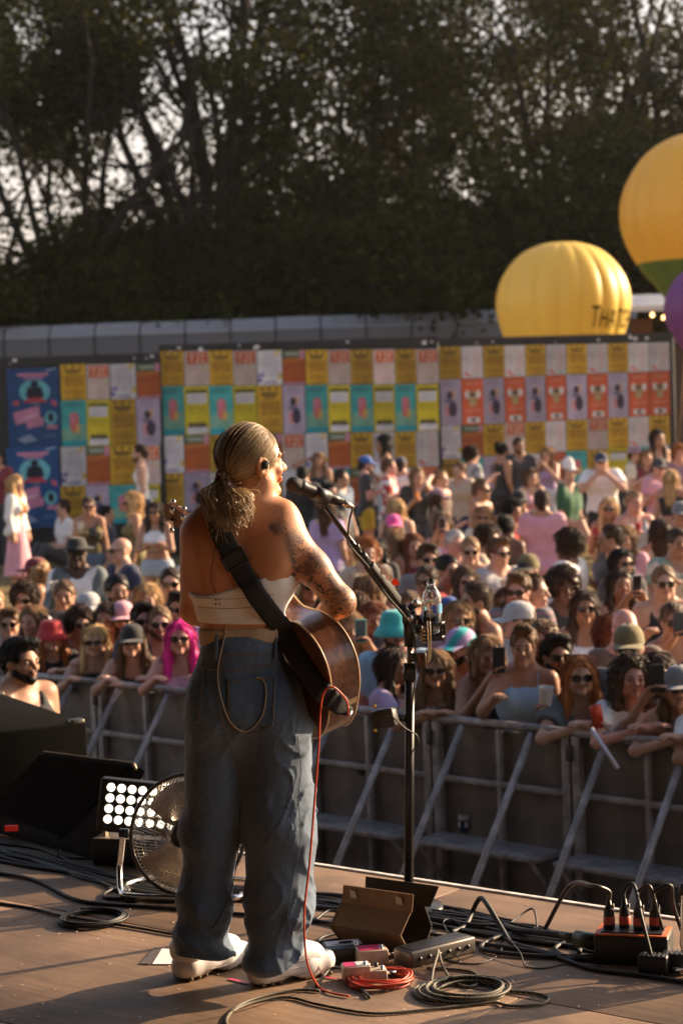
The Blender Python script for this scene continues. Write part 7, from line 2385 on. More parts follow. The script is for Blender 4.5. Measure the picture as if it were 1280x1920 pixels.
    for (a0, a1, z0, z1, mi) in ((-2.2, -.15, .078, .118, 0), (-1.5, -1.15, .083, .112, 1), (-.95, -.2, .082, .113, 2)):
        vs = []; fs = []
        for i in range(n + 1):
            a_ = a0 + (a1 - a0) * i / n; rr = .0352 + .0004 * mi
            vs += [(rr * math.cos(a_), rr * math.sin(a_), z0 * k), (rr * math.cos(a_), rr * math.sin(a_), z1 * k)]
        for i in range(n): fs.append((2 * i, 2 * i + 2, 2 * i + 3, 2 * i + 1))
        lab.add(vs, fs, mi, True)
    fm, nt, bb = new_mat('label_film'); bb.inputs['Base Color'].default_value = (.75, .82, .9, 1); bb.inputs['Alpha'].default_value = .28; bb.inputs['Roughness'].default_value = .2
    lab.build('label', [fm, mat('label_blue', (.05, .10, .5), .4), mat('label_cyan', (.10, .34, .55), .4)], bt)
    # small belt-pack sized box clipped to the pole
    bxp = thing('stage_box', 'small black control box clipped to the stand pole', 'control box')
    c = q(722, 1347, -.05)
    mb = MB(); mb.M = Matrix.Translation(c) @ Matrix.Rotation(R(-24), 4, 'Z') @ Matrix.Rotation(R(-10), 4, 'Y'); mb.box((0, 0, 0), (.085, .055, .062), bev=.005); mb.build('body', PLAST, bxp)
    mb = MB(); mb.M = Matrix.Translation(c) @ Matrix.Rotation(R(-24), 4, 'Z') @ Matrix.Rotation(R(-10), 4, 'Y'); mb.box((.008, 0, .0325), (.06, .045, .003), bev=.001); mb.build('lid', mat('box_lid', (.05, .06, .07), .4), bxp)
    for x, y in ((702, 1325), (703, 1370), (730, 1341)):
        w = q(x, y, -.085); mb = MB(); mb.tube([w + np.array([0, .02, 0]), w], .0065, 10); mb.build('screw', BRASS, bxp)
    mb = MB(); mb.tube([q(744, 1345, -.03), q(762, 1347)], .013, 8); mb.build('bracket', BLK, bxp)
    o = tubes('patch_lead', [q(733, 1342, -.09), q(744, 1352, -.10), q(760, 1366, -.09), q(780, 1378, -.07), q(784, 1394, -.05), q(776, 1404, -.035), q(770, 1420, -.03), q(772, 1460, -.028), q(764, 1510, -.03)], .0026, RUBBER)
    tag(o, 'thin looping lead from the small control box', 'cable')
build_micstand()

def cable(pix, r, label, m=RUBBER, cat='cable', name='stage_cable', group=None, sub=7, zr=None):
    """pixels on the floor; a third value lifts the cable off the floor"""
    pts = []
    for p in pix:
        z = r * 1.05 + (p[2] if len(p) > 2 else 0)
        pts.append(P(p[0], p[1] , z) if len(p) < 3 or p[2] == 0 else None)
        if pts[-1] is None:
            f = P(p[0], p[1]); pts[-1] = f + np.array([0, 0, z])
    pts = catmull(pts, sub)
    pts[:, 2] = np.maximum(pts[:, 2], r * 1.02)
    mb = MB(); mb.tube(pts, r, 8); o = mb.build(name, m)
    return tag(o, label, cat, group)
def build_cables():
    rs = np.random.RandomState(9)
    path = [(-40, 1588), (60, 1606), (160, 1636), (300, 1662), (430, 1675), (600, 1688), (700, 1706), (800, 1716), (900, 1728), (1000, 1748), (1100, 1768), (1200, 1790), (1320, 1806)]
    for k in range(13):
        o = rs.normal(0, 12)
        pix = [(x + rs.normal(0, 14), y + o + rs.normal(0, 4.5)) for x, y in path]
        cable(pix, rs.choice([.0042, .0055, .007]), 'black cable in the bundle snaking along the stage front', group='bundle of black cables along the stage front')
    cable([(-10, 1692), (60, 1703), (110, 1716), (160, 1724), (260, 1740), (330, 1752), (450, 1765), (560, 1770), (640, 1760)], .0052, 'single black cable crossing the bare deck behind the shoes')
    # coil lying on the deck, left of the feet
    def coil(px, py, r, n, lab, rc=.0045, m=RUBBER, sq=1.0, h=.5, nm='cable_coil', jit=.08):
        c = P(px, py); pts = []
        for k in range(n):
            rr = r * rs.uniform(1 - 3.2 * jit, 1.0); ox, oy = rs.normal(0, r * jit, 2)
            for q in range(20):
                a = 2 * math.pi * q / 20 + k * .3
                pts.append(c + np.array([ox + rr * math.cos(a), oy + rr * sq * math.sin(a), rc + k * rc * h + .3 * rc * math.sin(3 * a + k)]))
        mb = MB(); mb.tube(catmull(pts, 2), rc, 6); return tag(mb.build(nm, m), lab, 'cable coil')
    coil(174, 1727, .118, 9, 'flat coil of black cable on bare deck left of the shoes', h=.42, jit=.04)
    braid, nt, b = new_mat('flecked_cable')
    wv = nt.nodes.new('ShaderNodeTexWave'); wv.inputs['Scale'].default_value = 60; wv.inputs['Distortion'].default_value = 2; wv.bands_direction = 'DIAGONAL'
    tcn = nt.nodes.new('ShaderNodeTexCoord'); nt.links.new(tcn.outputs['Object'], wv.inputs['Vector'])
    cr = nt.nodes.new('ShaderNodeValToRGB'); cr.color_ramp.elements[0].position = .72; cr.color_ramp.elements[0].color = (.014, .012, .011, 1); cr.color_ramp.elements[1].position = .82; cr.color_ramp.elements[1].color = (.30, .25, .16, 1)
    nt.links.new(wv.outputs['Fac'], cr.inputs['Fac']); nt.links.new(cr.outputs['Color'], b.inputs['Base Color']); b.inputs['Roughness'].default_value = .6
    coil(874, 1862, .138, 9, 'heap of flecked black cable coiled on the bare deck', .0044, braid, .95, .5)
    cable([(935, 1878), (880, 1884), (800, 1893), (700, 1900), (600, 1884, 0), (540, 1870), (480, 1878), (438, 1895), (425, 1918), (450, 1950), (520, 1980)], .0045, 'flecked cable sweeping from the coil toward the shoes', braid)
    cable([(600, 1858), (560, 1856), (500, 1866), (450, 1884), (424, 1912), (446, 1936), (540, 1935)], .0046, 'flecked cable curving round in front of the white shoes', braid)
    cable([(955, 1858), (1000, 1862), (1027, 1870), (1015, 1882), (960, 1886), (930, 1880)], .0045, 'flecked cable end looping right of the coil', braid)
    cable([(806, 1858), (812, 1840, .03), (820, 1822, .045), (822, 1808, .04), (830, 1826, .02), (850, 1842), (880, 1850), (900, 1838), (888, 1824), (860, 1818), (800, 1815)], .0042, 'flecked cable loop standing up beside the coil', braid)
    cable([(592, 1850), (620, 1832, .02), (650, 1838, .025), (672, 1852, .006), (690, 1868), (693, 1869)], .005, 'short black cable arching over red cable beside the shoe')
    # tall thick loop and big ovals on the right
    cable([(845, 1748), (870, 1738), (885, 1732, .03), (895, 1738, .075), (905, 1742, .095), (920, 1752, .075), (940, 1762, .03), (958, 1768), (990, 1778), (1050, 1792), (1120, 1800)], .0085, 'thick grey cable arching high off the deck')
    cable([(960, 1752), (930, 1758), (905, 1770), (905, 1780), (950, 1788), (1020, 1793), (1100, 1794), (1200, 1796)], .0078, 'thick black cable bending in a wide oval')
    cable([(1075, 1800), (1050, 1790), (1040, 1778), (1060, 1768), (1085, 1774), (1085, 1786)], .0075, 'short hooked cable end on the oval')
    cable([(860, 1806), (900, 1806), (935, 1790), (941, 1775, .01), (952, 1782, .035), (975, 1800, .02), (985, 1812), (1020, 1815), (1060, 1808), (1130, 1813)], .0024, 'thin wire kinking up above the deck')
    cable([(860, 1775), (875, 1750), (850, 1738, .02), (832, 1742, .025), (838, 1758, .02), (860, 1770), (852, 1790, .01), (862, 1804), (840, 1800), (815, 1775)], .0022, 'thin looping wires beside the grey pedal board')
    cable([(800, 1700), (850, 1702), (890, 1710), (940, 1722), (960, 1726)], .0045, 'black cable lying close to the stage edge')
    cable([(760, 1690), (800, 1695), (840, 1700), (880, 1712)], .0045, 'second black cable close to the stage edge')
    cable([(950, 1735), (985, 1722, .02), (1000, 1724, .03), (1006, 1740, .01), (1004, 1756)], .0035, 'small wire loop over the bundle')
    cable([(590, 1725), (620, 1715, .01), (650, 1722), (640, 1745), (600, 1760), (596, 1790), (640, 1800)], .005, 'black cable looping behind the right shoe')
    cable([(200, 1668), (240, 1662), (320, 1666), (322, 1676), (260, 1684), (205, 1684), (196, 1676), (215, 1666)], .0065, 'thick cable loop under the fan')
    cable([(40, 1600), (100, 1612), (110, 1600, .01), (130, 1608), (180, 1610)], .004, 'cable end lying in front of the wedge monitor')
    # splinters and scraps on the deck
    mb = MB()
    for k in range(160):
        px, py = rs.uniform(0, 1280), rs.uniform(1690, 1915)
        c = P(px, py); s = rs.uniform(.0015, .006); a = rs.rand() * 6.3
        dx, dy = math.cos(a) * s * 1.6, math.sin(a) * s * 1.6
        z = .0022
        mb.add([(c[0] - dx, c[1] - dy, z), (c[0] + dy * .4, c[1] - dx * .4, z), (c[0] + dx, c[1] + dy, z + s * .3), (c[0] - dy * .4, c[1] + dx * .4, z)], [(0, 1, 2, 3)])
    o = mb.build('floor_litter', mat('wood_splinter', (.50, .38, .27), .8, var=.3)); o['kind'] = 'stuff'; o['label'] = 'small pale splinters and dust scattered on the deck'; o['category'] = 'litter'
build_cables()

def build_carton():
    t = thing('cardboard_box', 'brown open cardboard carton lying on its side on deck', 'cardboard box')
    kraft = mat('kraft_card', (.15, .078, .033), .85, var=.12, vscale=14); dark = mat('black_card', (.016, .013, .011), .85); tape = mat('clear_tape', (.36, .28, .2), .35)
    o0 = P(786, 1786)
    a = np.array([-.225, .165, 0]); L = np.linalg.norm(a); a /= L
    v = np.array([a[1], -a[0], 0]) * 1.0
    up = np.array([0, 0, 1.0])
    q = lambda s, x, z: o0 + a * s + v * x + up * z
    tk = .004
    def sheet(name, p, m_, th=tk):
        p = [np.array(x) for x in p]
        n = np.cross(p[1] - p[0], p[-1] - p[0]); n /= np.linalg.norm(n)
        if n @ (p[0] - CPOS) > 0: n = -n
        mb = MB(); k = len(p)
        mb.add([tuple(x) for x in p] + [tuple(x - n * th) for x in p], [list(range(k)), list(range(2 * k - 1, k - 1, -1))] + [(i, k + i, k + (i + 1) % k, (i + 1) % k) for i in range(k)])
        # inside is black
        return mb.build(name, m_, t)
    sec = [(-.042, .140), (-.098, .078), (-.04, .002), (.045, .002), (.098, .06), (.068, .132)]
    for i in range(5):
        x0, z0 = sec[i]; x1, z1 = sec[i + 1]
        sheet('carton_panel', [q(0.004 * i, x0, z0), q(L + .012 * (i % 2), x0, z0), q(L, x1, z1), q(0.004 * (i + 1), x1, z1)], kraft if i < 2 else dark)
    # two top flaps
    f1 = sheet('flap', [q(-.004, sec[0][0], sec[0][1]), q(L - .008, sec[0][0], sec[0][1]), q(L - .025, sec[0][0] - .012, sec[0][1] + .062), q(-.02, sec[0][0] - .012, sec[0][1] + .062)], kraft)
    sheet('flap', [q(.0, sec[5][0], sec[5][1]), q(L - .02, sec[5][0], sec[5][1]), q(L - .02, sec[5][0] + .01, sec[5][1] + .07), q(-.03, sec[5][0] + .01, sec[5][1] + .07)], dark)
    for s in (.035, .215):
        sheet('tape_patch', [q(s - .014, sec[0][0] - .0105, sec[0][1] + .022), q(s + .012, sec[0][0] - .0105, sec[0][1] + .024), q(s + .010, sec[0][0] - .018, sec[0][1] + .050), q(s - .012, sec[0][0] - .018, sec[0][1] + .048)], tape, .001)
    sheet('end_panel', [q(L * .97, x, z) for x, z in sec], dark)
build_carton()

def build_pedals():
    cream = mat('pedal_cream', (.42, .32, .24), .5, var=.15, vscale=30); mag = mat('pedal_magenta', (.42, .02, .10), .5); blk = PLAST; wht = mat('pedal_white', (.6, .56, .58), .5); yel = mat('pedal_yellow', (.55, .5, .05), .5)
    def pedal(label, px, py, d, rz, body, labels, knobs=2):
        c = P(px, py)
        t = thing('effects_pedal', label, 'effects pedal', tuple(c), rz, 'effects pedals beside the carton')
        mb = MB(); mb.box((0, 0, d[2] / 2), d, bev=.004); mb.build('casing', body, t)
        for (x0, y0, x1, y1, m_) in labels:
            mb = MB(); mb.box(((x0 + x1) / 2 * d[0], (y0 + y1) / 2 * d[1], d[2] + .0008), ((x1 - x0) * d[0], (y1 - y0) * d[1], .0016)); mb.build('label_panel', m_, t)
        for i in range(knobs):
            mb = MB(); mb.lathe([(0, .014), (.006, .013), (.007, 0)], 12, axis_m=Matrix.Translation((-d[0] * .25 + i * .024, d[1] * .28, d[2]))); mb.build('knob', blk, t)
        mb = MB(); mb.lathe([(0, .012), (.005, .011), (.006, .004), (.008, .004), (.008, 0)], 12, axis_m=Matrix.Translation((d[0] * .3, -d[1] * .2, d[2]))); mb.build('foot_switch', CHROME, t)
        mb = MB(); mb.tube([(d[0] / 2, 0, d[2] / 2), (d[0] / 2 + .03, 0, d[2] / 2)], .006, 8); mb.build('jack', CHROME, t)
        return t
    pedal('black effects pedal with white yellow and magenta panel', 645, 1798, (.125, .10, .048), R(12), blk, [(-.45, -.1, .45, .42, wht), (-.1, .05, .25, .3, yel), (-.3, -.05, .2, .04, mag)], 0)
    pedal('cream effects pedal with magenta block beside black pedal', 697, 1806, (.095, .075, .05), R(10), cream, [(-.45, -.4, .3, .4, mag)], 0)
    pedal('low cream effects pedal with magenta corner touching the red coil', 668, 1838, (.085, .06, .05), R(8), cream, [(-.45, -.4, -.05, .4, mag), (.0, -.4, .45, .4, wht)], 0)
    pedal('small cream effects pedal with silver jack above the red coil', 703, 1836, (.07, .06, .034), R(6), cream, [], 2)
    t = thing('pedal_power_supply', 'long low grey power supply lying right of the carton', 'power supply', tuple(P(815, 1796)), R(38))
    mb = MB(); mb.box((0, 0, .026), (.27, .09, .052), bev=.007); mb.build('casing', mat('grey_steel', (.13, .11, .095), .4, .6), t)
    mb = MB(); mb.box((-.0, 0, .0535), (.24, .07, .003), bev=.001); mb.build('top_plate', PLAST, t)
    for i in range(6):
        mb = MB(); mb.tube([(-.1 + .04 * i, -.045, .026), (-.1 + .04 * i, -.050, .026)], .007, 10); mb.build('socket', PLAST, t)
    # set list sheet and tape by the heel
    sh = thing('paper_sheet', 'white sheet of paper taped to deck behind the heel', 'paper')
    p4 = [P(286, 1809), P(345, 1809), P(352, 1783), P(304, 1780)]
    mb = MB(); mb.add([(p[0], p[1], .003) for p in p4] + [(p[0], p[1], .0022) for p in p4], [(0, 1, 2, 3), (7, 6, 5, 4), (0, 4, 5, 1), (1, 5, 6, 2), (2, 6, 7, 3), (3, 7, 4, 0)]); mb.build('sheet', mat('paper_white', (.72, .69, .66), .8), sh)
    p4 = [P(262, 1808), P(284, 1809), P(303, 1780), P(290, 1778)]
    mb = MB(); mb.add([(p[0], p[1], .0032) for p in p4], [(0, 1, 2, 3)]); mb.build('tape', mat('grey_tape', (.08, .06, .055), .6), sh)
    for i, (a, b_, c_) in enumerate((((430, 1836), (465, 1845), .008), ((604, 1832), (640, 1838), .006))):
        A, B = P(*a), P(*b_); d = (B - A); n = np.array([-d[1], d[0], 0]); n /= np.linalg.norm(n)
        mb = MB(); mb.add([tuple(A + n * c_ + [0, 0, .003]), tuple(A - n * c_ + [0, 0, .003]), tuple(B - n * c_ + [0, 0, .003]), tuple(B + n * c_ + [0, 0, .003])], [(0, 1, 2, 3)])
        o = mb.build('floor_tape', mat('pink_tape', (.45, .02, .10), .5)); tag(o, ('strip of pink marking tape between the two shoes', 'strip of pink marking tape right of the shoe')[i], 'tape')
build_pedals()

def build_power():
    c = P(1188, 1800)
    t = thing('power_distribution_box', 'black power box with orange rim and upright plugs on deck', 'power box', tuple(c), R(-39 + 22))
    mb = MB(); mb.box((0, 0, .045), (.23, .13, .09), bev=.006); mb.build('casing', PLAST, t)
    mb = MB(); mb.box((0, 0, .0925), (.225, .125, .006), bev=.002); mb.build('rim', mat('orange_rim', (.60, .13, .02), .45), t)
    mb = MB(); mb.box((0, 0, .097), (.19, .095, .004)); mb.build('socket_plate', PLAST, t)
    red = mat('plug_red', (.52, .07, .03), .45); wht = mat('plug_white', (.5, .45, .4), .4)
    th = R(-39 + 22)
    def W(x, y, z):
        return np.array([c[0] + x * math.cos(th) - y * math.sin(th), c[1] + x * math.sin(th) + y * math.cos(th), z])
    for i, (x, y) in enumerate(((-.075, .0), (-.028, .012), (.018, .0), (.066, .012))):
        pg = thing('mains_plug', 'black mains plug with red band standing in the power box', 'plug', tuple(W(x, y, .10)), th, 'plugs in the power box')
        mb = MB(); mb.lathe([(0, 0), (.018, 0), (.018, .022), (.0172, .022)], 14); mb.build('body', PLAST, pg)
        mb = MB(); mb.lathe([(.0185, .012), (.0185, .036), (.017, .037)], 14); mb.build('band', red, pg)
        mb = MB(); mb.lathe([(.017, .036), (.0165, .058), (.011, .066), (.007, .09), (0, .091)], 14); mb.build('grip', PLAST, pg)
        mb = MB(); mb.tube([(.014, 0, .04), (.014, 0, .075)], .003, 6); mb.build('latch', wht, pg)
        tp = W(x, y, .185)
        ends = [P(1000, 1740, .01), P(1240, 1830, .01), P(1270, 1790, .02), P(1300, 1770, .02)][i]
        mid = (tp + ends) / 2; mid[2] = .19 if i == 0 else .15
        over = tp + np.array([(-.05, .03, .035, .05)[i], -.01, .05])
        o = tubes('plug_lead', [tp, tp + np.array([0, 0, .03]), over, mid, ends * .8 + mid * .2 - np.array([0, 0, .05]), ends], (.0075, .006, .0055, .0065)[i], mat('lead_worn', (.05, .04, .03), .4, var=.4, vscale=20) if i in (0, 2) else RUBBER)
        tag(o, ('thick lead arching left from the first plug', 'lead dropping to the deck from the second plug', 'lead falling from third plug', 'lead arching right from the fourth plug')[i], 'cable')
    a = W(-.115, -.0, .05)
    mb = MB(); e = P(1043, 1752, .045)
    pl = thing('inlet_connector', 'large dark green mains connector in the side of power box', 'connector')
    d = e - a
    mb.tube([a, a + d * .5], [.028, .026], 16); mb.build('shell', mat('dark_green_plastic', (.015, .03, .018), .4), pl)
    mb = MB(); mb.tube([a + d * .5, a + d * .9], [.018, .013], 12); mb.build('gland', PLAST, pl)
    o = tubes('mains_lead', [a + d * .9, e, P(985, 1746, .03), P(940, 1738, .012), P(880, 1735, .012), P(800, 1722, .012), P(700, 1708, .012), P(600, 1690, .012)], .011, RUBBER); tag(o, 'heavy black mains lead feeding the power box', 'cable')
    for i, (px, py) in enumerate(((1225, 1826), (1268, 1822))):
        t2 = thing('adapter_block', ('black adapter block in front of the power box', 'ribbed black adapter block by chrome fan foot')[i], 'adapter', tuple(P(px, py)), R(-20))
        mb = MB(); mb.box((0, 0, .03), (.09, .05, .06), bev=.006); mb.build('casing', PLAST, t2)
        for k in range(5):
            mb = MB(); mb.box((-.03 + .015 * k, 0, .061), (.006, .045, .003)); mb.build('rib', PLAST, t2)
build_power()

def build_fan(label, c, rz, tilt, r=.215, base_z=0):
    t = thing('floor_fan', label, 'fan', (c[0], c[1], 0), rz)
    hz = c[2]
    Mx = Matrix.Translation((0, 0, hz)) @ Matrix.Rotation(tilt, 4, 'X')
    wire = mat('fan_wire', (.55, .48, .40), .22, 1.0)
    def dome(y0, y1, name):
        mb = MB(); mb.M = Mx
        n = 92
        for i in range(n):
            a = 2 * math.pi * i / n
            pts = []
            for k in range(7):
                f = k / 6; rr = .05 + (r - .05) * f
                tw = .35 * (1 - f)
                yy = y1 + (y0 - y1) * f ** 3
                pts.append((rr * math.cos(a + tw), yy, rr * math.sin(a + tw)))
            mb.tube(pts, .0013, 4, caps=False)
        for f in (.0, .3, .6, .85):
            rr = .05 + (r - .05) * f; yy = y1 + (y0 - y1) * f ** 3
            mb.tube([(rr * math.cos(2 * math.pi * k / 40), yy, rr * math.sin(2 * math.pi * k / 40)) for k in range(41)], .0016, 5, caps=False)
        mb.build(name, wire, t)
    dome(-.0, -.075, 'front_guard'); dome(.0, .085, 'rear_guard')
    mb = MB(); mb.M = Mx; mb.tube([(r * 1.01 * math.cos(2 * math.pi * k / 60), 0, r * 1.01 * math.sin(2 * math.pi * k / 60)) for k in range(61)], .0075, 8, caps=False); mb.build('rim', mat('fan_rim', (.10, .085, .075), .3, .8), t)
    mb = MB(); mb.M = Mx; mb.lathe([(0, -.07), (.03, -.07), (.05, -.05), (.055, .1), (.03, .13), (0, .13)], 20, axis_m=Matrix.Rotation(R(-90), 4, 'X')); mb.build('motor', mat('fan_motor', (.06, .055, .05), .35, .7), t)
    for k in range(3):
        a0 = 2 * math.pi * k / 3
        mb = MB(); mb.M = Mx; vs = []; nu, nv = 6, 5
        for i in range(nu + 1):
            f = i / nu; rr = .045 + (r * .88 - .045) * f
            for j in range(nv + 1):
                g = j / nv - .5
                aa = a0 + g * (1.25 - .25 * f)
                vs.append((rr * math.cos(aa), -.01 + g * .07, rr * math.sin(aa)))
        fs = [(i * (nv + 1) + j, (i + 1) * (nv + 1) + j, (i + 1) * (nv + 1) + j + 1, i * (nv + 1) + j + 1) for i in range(nu) for j in range(nv)]
        mb.add(vs, fs, 0, True); mb.build('blade', mat('fan_blade', (.26, .22, .19), .35, .9), t)
    w = r + .03
    stand = [(-w, 0, hz + .01), (-w - .012, -.01, hz * .6), (-w - .015, -.02, .09), (-w + .01, -.08, .03), (-w + .06, -.13, .024), (0, -.14, .024), (w - .06, -.13, .024), (w - .01, -.08, .03), (w + .015, -.02, .09), (w + .012, -.01, hz * .6), (w, 0, hz + .01)]
    tubes('stand', stand, .0105, CHROME, t, 12, 8)
    tubes('rear_foot', [(-w + .03, -.06, .022), (-w - .02, .05, .018), (-w + .05, .16, .018), (0, .18, .018), (w - .05, .16, .018), (w + .02, .05, .018), (w - .03, -.06, .022)], .0095, CHROME, t, 10, 8)
    for x in (-w + .07, w - .07):
        mb = MB(); mb.box((x, -.132, .009), (.04, .03, .018), bev=.003); mb.build('rubber_foot', RUBBER, t)
    for x in (-w, w):
        mb = MB(); mb.tube([(x * .93, 0, hz), (x * 1.06, 0, hz)], .018, 10); mb.build('side_knob', PLAST, t)
    return t
def build_left_corner():
    f = P(352, 1690); hz = U(362, 1575, f[1])[2]
    build_fan('chrome floor fan standing before the lit lamp panel', (f[0] + .0, f[1] + .10, hz), R(-14), R(-14))
    f2 = P(1425, 1822); build_fan('chrome floor fan standing right of the power box', (f2[0], f2[1] + .05, .27), R(20), R(-10))
    # lamp panel
    Yl = 7.62
    tl, tr = U(196, 1459, Yl), U(380, 1466, Yl)
    ax = tr - tl; ax[2] = 0; ax /= np.linalg.norm(ax)
    t = thing('stage_light', 'lit blinder lamp panel with rows of round white lenses', 'stage light')
    dn = U(186, 1562, Yl - .02) - U(197, 1459, Yl); hgt = np.linalg.norm(dn); dn /= hgt
    ax = ax - dn * (ax @ dn); ax /= np.linalg.norm(ax)
    nn = np.cross(ax, dn); 
    if nn[1] > 0: nn = -nn
    pit = .0408
    wid = pit * 10.2; hgt = pit * 5.0
    M = Matrix(((ax[0], nn[0], -dn[0], tl[0]), (ax[1], nn[1], -dn[1], tl[1]), (ax[2], nn[2], -dn[2], tl[2]), (0, 0, 0, 1)))
    t.matrix_world = M
    mb = MB(); mb.box((wid / 2 - .012, -.045, -hgt / 2), (wid, .09, hgt), bev=.008); mb.build('housing', PLAST, t)
    lm, nt, b = new_mat('lit_lens'); b.inputs['Base Color'].default_value = (.9, .9, .9, 1); b.inputs['Emission Color'].default_value = (1, .84, .64, 1); b.inputs['Emission Strength'].default_value = 1.6
    mb = MB(); mb.lathe([(0, .006), (.010, .0045), (.0155, 0), (.0155, -.004)], 20); me = None
    rm = MB(); rm.lathe([(.0165, -.002), (.018, .006), (.0195, .006), (.0195, -.002)], 20); rme = None
    for r_ in range(4):
        for c_ in range(9):
            mm = Matrix.Translation((.03 + c_ * pit - .0, .003, -.032 - r_ * pit)) @ Matrix.Rotation(R(-90), 4, 'X')
            if me is None:
                o = mb.build('lens', lm, t); me = o.data; o2 = rm.build('lens_ring', PLAST, o); rme = o2.data
            else:
                o = link('lens', me, t); o2 = link('lens_ring', rme, o)
            o.matrix_local = mm
    mb = MB(); 
    g0, g1 = P(174, 1622), P(372, 1628)
    th = math.atan2((g1 - g0)[1], (g1 - g0)[0])
    b2 = thing('power_pack', 'black ballast box under the lit stage light', 'power pack', tuple((g0 + g1) / 2), th)
    hh = U(230, 1578, (g0 + g1)[1] / 2)[2]
    L_ = float(np.linalg.norm(g1 - g0))
    mb = MB(); mb.box((0, .07, hh / 2), (L_, .14, hh), bev=.006); mb.build('casing', PLAST, b2)
    mb = MB(); mb.box((0, .07, hh + .002), (L_ * .98, .13, .004)); mb.build('top_plate', mat('worn_plate', (.16, .13, .1), .5, .5), b2)
    for x in (-L_ * .42, L_ * .42):
        mb = MB(); mb.box((x, .06, hh + .03), (.012, .03, .06)); mb.build('yoke', mat('yoke_steel', (.3, .26, .2), .4, .8), b2)
    # wedge monitor
    T0, T1 = U(250, 1431, 7.78), U(82, 1410, 8.28)
    B0_, K0 = P(104, 1592), P(178, 1612)
    s = T1 - T0; s[2] = 0
    B1, K1 = B0_ + s, K0 + s
    T2 = T0 + np.array([.05, .02, -.04]); T3 = T2 + s
    w = thing('wedge_monitor', 'black wedge stage monitor with perforated grille on the deck', 'stage monitor')
    def hull(name, pts, m_):
        bm = bmesh.new()
        for p in pts: bm.verts.new(p)
        bmesh.ops.convex_hull(bm, input=bm.verts[:])
        bmesh.ops.bevel(bm, geom=bm.edges[:], offset=.006, segments=2, affect='EDGES')
        me = bpy.data.meshes.new(name); bm.to_mesh(me); bm.free(); return link(name, me, w, m_)
    hull('cabinet', [T0, T1, T2, T3, B0_, B1, K0, K1, B0_ + [0, 0, .03], B1 + [0, 0, .03]], mat('monitor_black', (.010, .009, .009), .7, var=.3, vscale=30, spec=.12))
    gm, nt, b = new_mat('monitor_grille'); b.inputs['Base Color'].default_value = (.008, .007, .007, 1); b.inputs['Roughness'].default_value = .8; b.inputs['Specular IOR Level'].default_value = .05
    nrm = np.cross(T1 - T0, B0_ - T0); nrm /= np.linalg.norm(nrm)
    if nrm @ (T0 - CPOS) > 0: nrm = -nrm
    gp = [T0 * .96 + B0_ * .04, T1 * .96 + B1 * .04, B1 * .92 + T1 * .08, B0_ * .92 + T0 * .08]
    mb = MB(); mb.add([tuple(p + nrm * .007) for p in gp] + [tuple(p + nrm * .001) for p in gp], [(0, 1, 2, 3), (7, 6, 5, 4), (0, 4, 5, 1), (1, 5, 6, 2), (2, 6, 7, 3), (3, 7, 4, 0)]); mb.build('grille', gm, w)
    for k in range(46):
        f = (k + .5) / 46; p = T0 * (1 - f) + T1 * f + np.array([0, -.004, .004])
        mb = MB() if k == 0 else mb
        mb.box(tuple(p), (.005, .005, .004))
    mb.build('grille_edge', mat('grille_steel', (.2, .17, .14), .4, .8), w)
    q0, q1 = U(250, 1433, 7.76), U(263, 1458, 7.86)
    mb = MB(); mb.tube([q0, q1, q1 + np.array([.0, .05, -.12])], .008, 8); mb.build('corner_trim', mat('trim_steel', (.35, .28, .2), .4, .8), w)
    mb = MB(); mb.box(tuple(U(22, 1553, 7.72)), (.05, .01, .022)); mb.build('level_display', emit('red_display', (.6, .02, .01), .06), w)
    # loudspeaker stack in the pit
    R_ = U(163, 1353, 9.3)
    e1 = np.array([-SN[0], -SN[1], 0]); e2 = -SE
    st = thing('pit_loudspeaker', 'black loudspeaker standing on a subwoofer before the stage corner', 'loudspeaker', (R_[0], R_[1], -1.25), R(-62))
    top = R_[2] + 1.25
    grey = mat('speaker_top', (.006, .0055, .005), .9, var=.3, vscale=15, spec=.03)
    mb = MB(); mb.box((-.62, -.38, top - .26), (1.24, .76, .52), bev=.012); mb.build('cabinet', grey, st)
    mb = MB(); mb.box((-.62, -.773, top - .26), (1.16, .014, .46)); mb.build('front_grille', gm, st)
    mb = MB(); mb.box((-.85, -.4, top + .002), (.36, .26, .003)); mb.build('paper_label', mat('speaker_label', (.11, .10, .10), .6), st)
    for x in (-.03, -1.2):
        mb = MB(); mb.box((x, -.04, top - .01), (.05, .07, .05), bev=.01); mb.build('corner_cap', mat('cap_steel', (.1, .09, .07), .4, .7), st)
    sb = thing('subwoofer', 'wide black subwoofer on the pit ground under the loudspeaker', 'subwoofer', (R_[0], R_[1], -1.25), R(-62))
    hs = top - .525
    mb = MB(); mb.box((-.62, -.40, hs / 2), (1.26, .80, hs), bev=.012); mb.build('cabinet', grey, sb)
    mb = MB(); mb.box((-.62, -.807, hs / 2), (1.16, .012, hs * .9)); mb.build('front_grille', gm, sb)
build_left_corner()

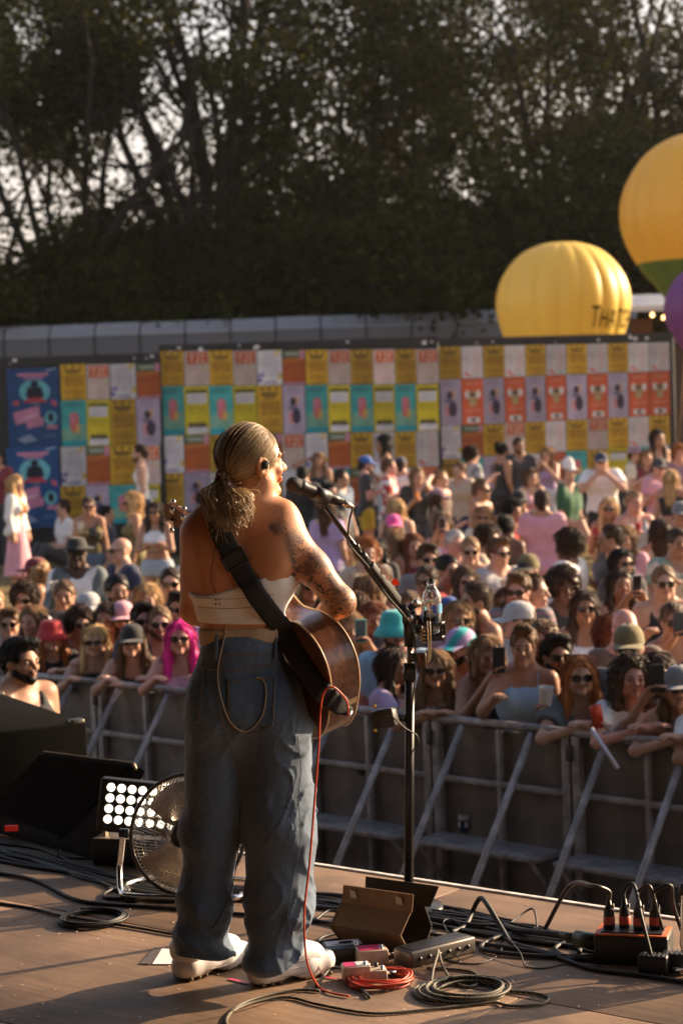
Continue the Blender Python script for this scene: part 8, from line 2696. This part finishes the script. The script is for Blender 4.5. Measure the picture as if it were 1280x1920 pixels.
def build_step_things():
    def on_step(px, py):
        return P(px, py, -1.25 + .53 + .016)
    cups = [('dark blue and white paper cup on the barrier step near the guitar', 661, 1524), ('dark blue and white paper cup on the step beside a brace', 871, 1560)]
    wh = mat('white_cup', (.66, .63, .6), .4); nv = mat('cup_navy', (.03, .035, .09), .5)
    for lab, px, py in cups:
        c = on_step(px, py)
        t = thing('paper_cup', lab, 'cup', tuple(c), 0, 'cups on the barrier step')
        k = .105 / .11
        mb = MB(); mb.lathe([(0, 0), (.027, 0), (.0295, .03)], 18); mb.build('base', nv, t)
        mb = MB(); mb.lathe([(.0295, .03), (.034, .075), (.0345, .075)], 18); mb.build('sleeve', nv, t)
        mb = MB(); mb.lathe([(.034, .075), (.037, .105), (.039, .107), (.036, .104), (.03, .05)], 18); mb.build('lip', wh, t)
        for a in (3.6, 4.9, 5.8):
            mb = MB(); mb.box((.034 * math.cos(a), .034 * math.sin(a), .05), (.015, .006, .03)); mb.build('print_patch', wh, t)
    c = on_step(1037, 1578)
    t = thing('drink_can', 'teal and orange drink can standing on the barrier step', 'can', tuple(c))
    mb = MB(); mb.lathe([(0, .004), (.024, .0), (.031, .008), (.031, .05)], 18); mb.build('lower_half', mat('can_teal', (.04, .22, .25), .35, .3), t)
    mb = MB(); mb.lathe([(.031, .05), (.031, .118), (.026, .128), (0, .126)], 18); mb.build('upper_half', mat('can_orange', (.5, .12, .05), .35, .3), t)
    # portrait print on the white tee of the woman at the rail, stick held over the rail
    A = U(1108, 1366, 10.52); B = U(1157, 1440, 10.38)
    mb = MB(); mb.tube([A, B], .012, 10); o = mb.build('rolled_leaflet', mat('leaflet', (.55, .5, .58), .5)); tag(o, 'rolled pale leaflet held down over the barrier rail', 'leaflet')
build_step_things()
# ================================================================== thin haze volume, added to imitate the warm lens glare at upper right
def build_haze():
    x0, x1, y0, y1, z0, z1 = -75, 75, -14, 125, -2.6, 34
    mb = MB(); mb.box(((x0 + x1) / 2, (y0 + y1) / 2, (z0 + z1) / 2), (x1 - x0, y1 - y0, z1 - z0))
    m = bpy.data.materials.new('glare_haze'); m.use_nodes = True
    nt = m.node_tree; nt.nodes.clear()
    out = nt.nodes.new('ShaderNodeOutputMaterial')
    v = nt.nodes.new('ShaderNodeVolumePrincipled')
    v.inputs['Color'].default_value = (.95, .93, .90, 1)
    v.inputs['Density'].default_value = 0.00022
    v.inputs['Anisotropy'].default_value = 0.75  # forward scatter makes the added glow towards the sun
    nt.links.new(v.outputs['Volume'], out.inputs['Volume'])
    o = mb.build('haze', m); o['kind'] = 'stuff'; o['label'] = 'thin haze added over the field for the warm lens glare'; o['category'] = 'haze'
build_haze()
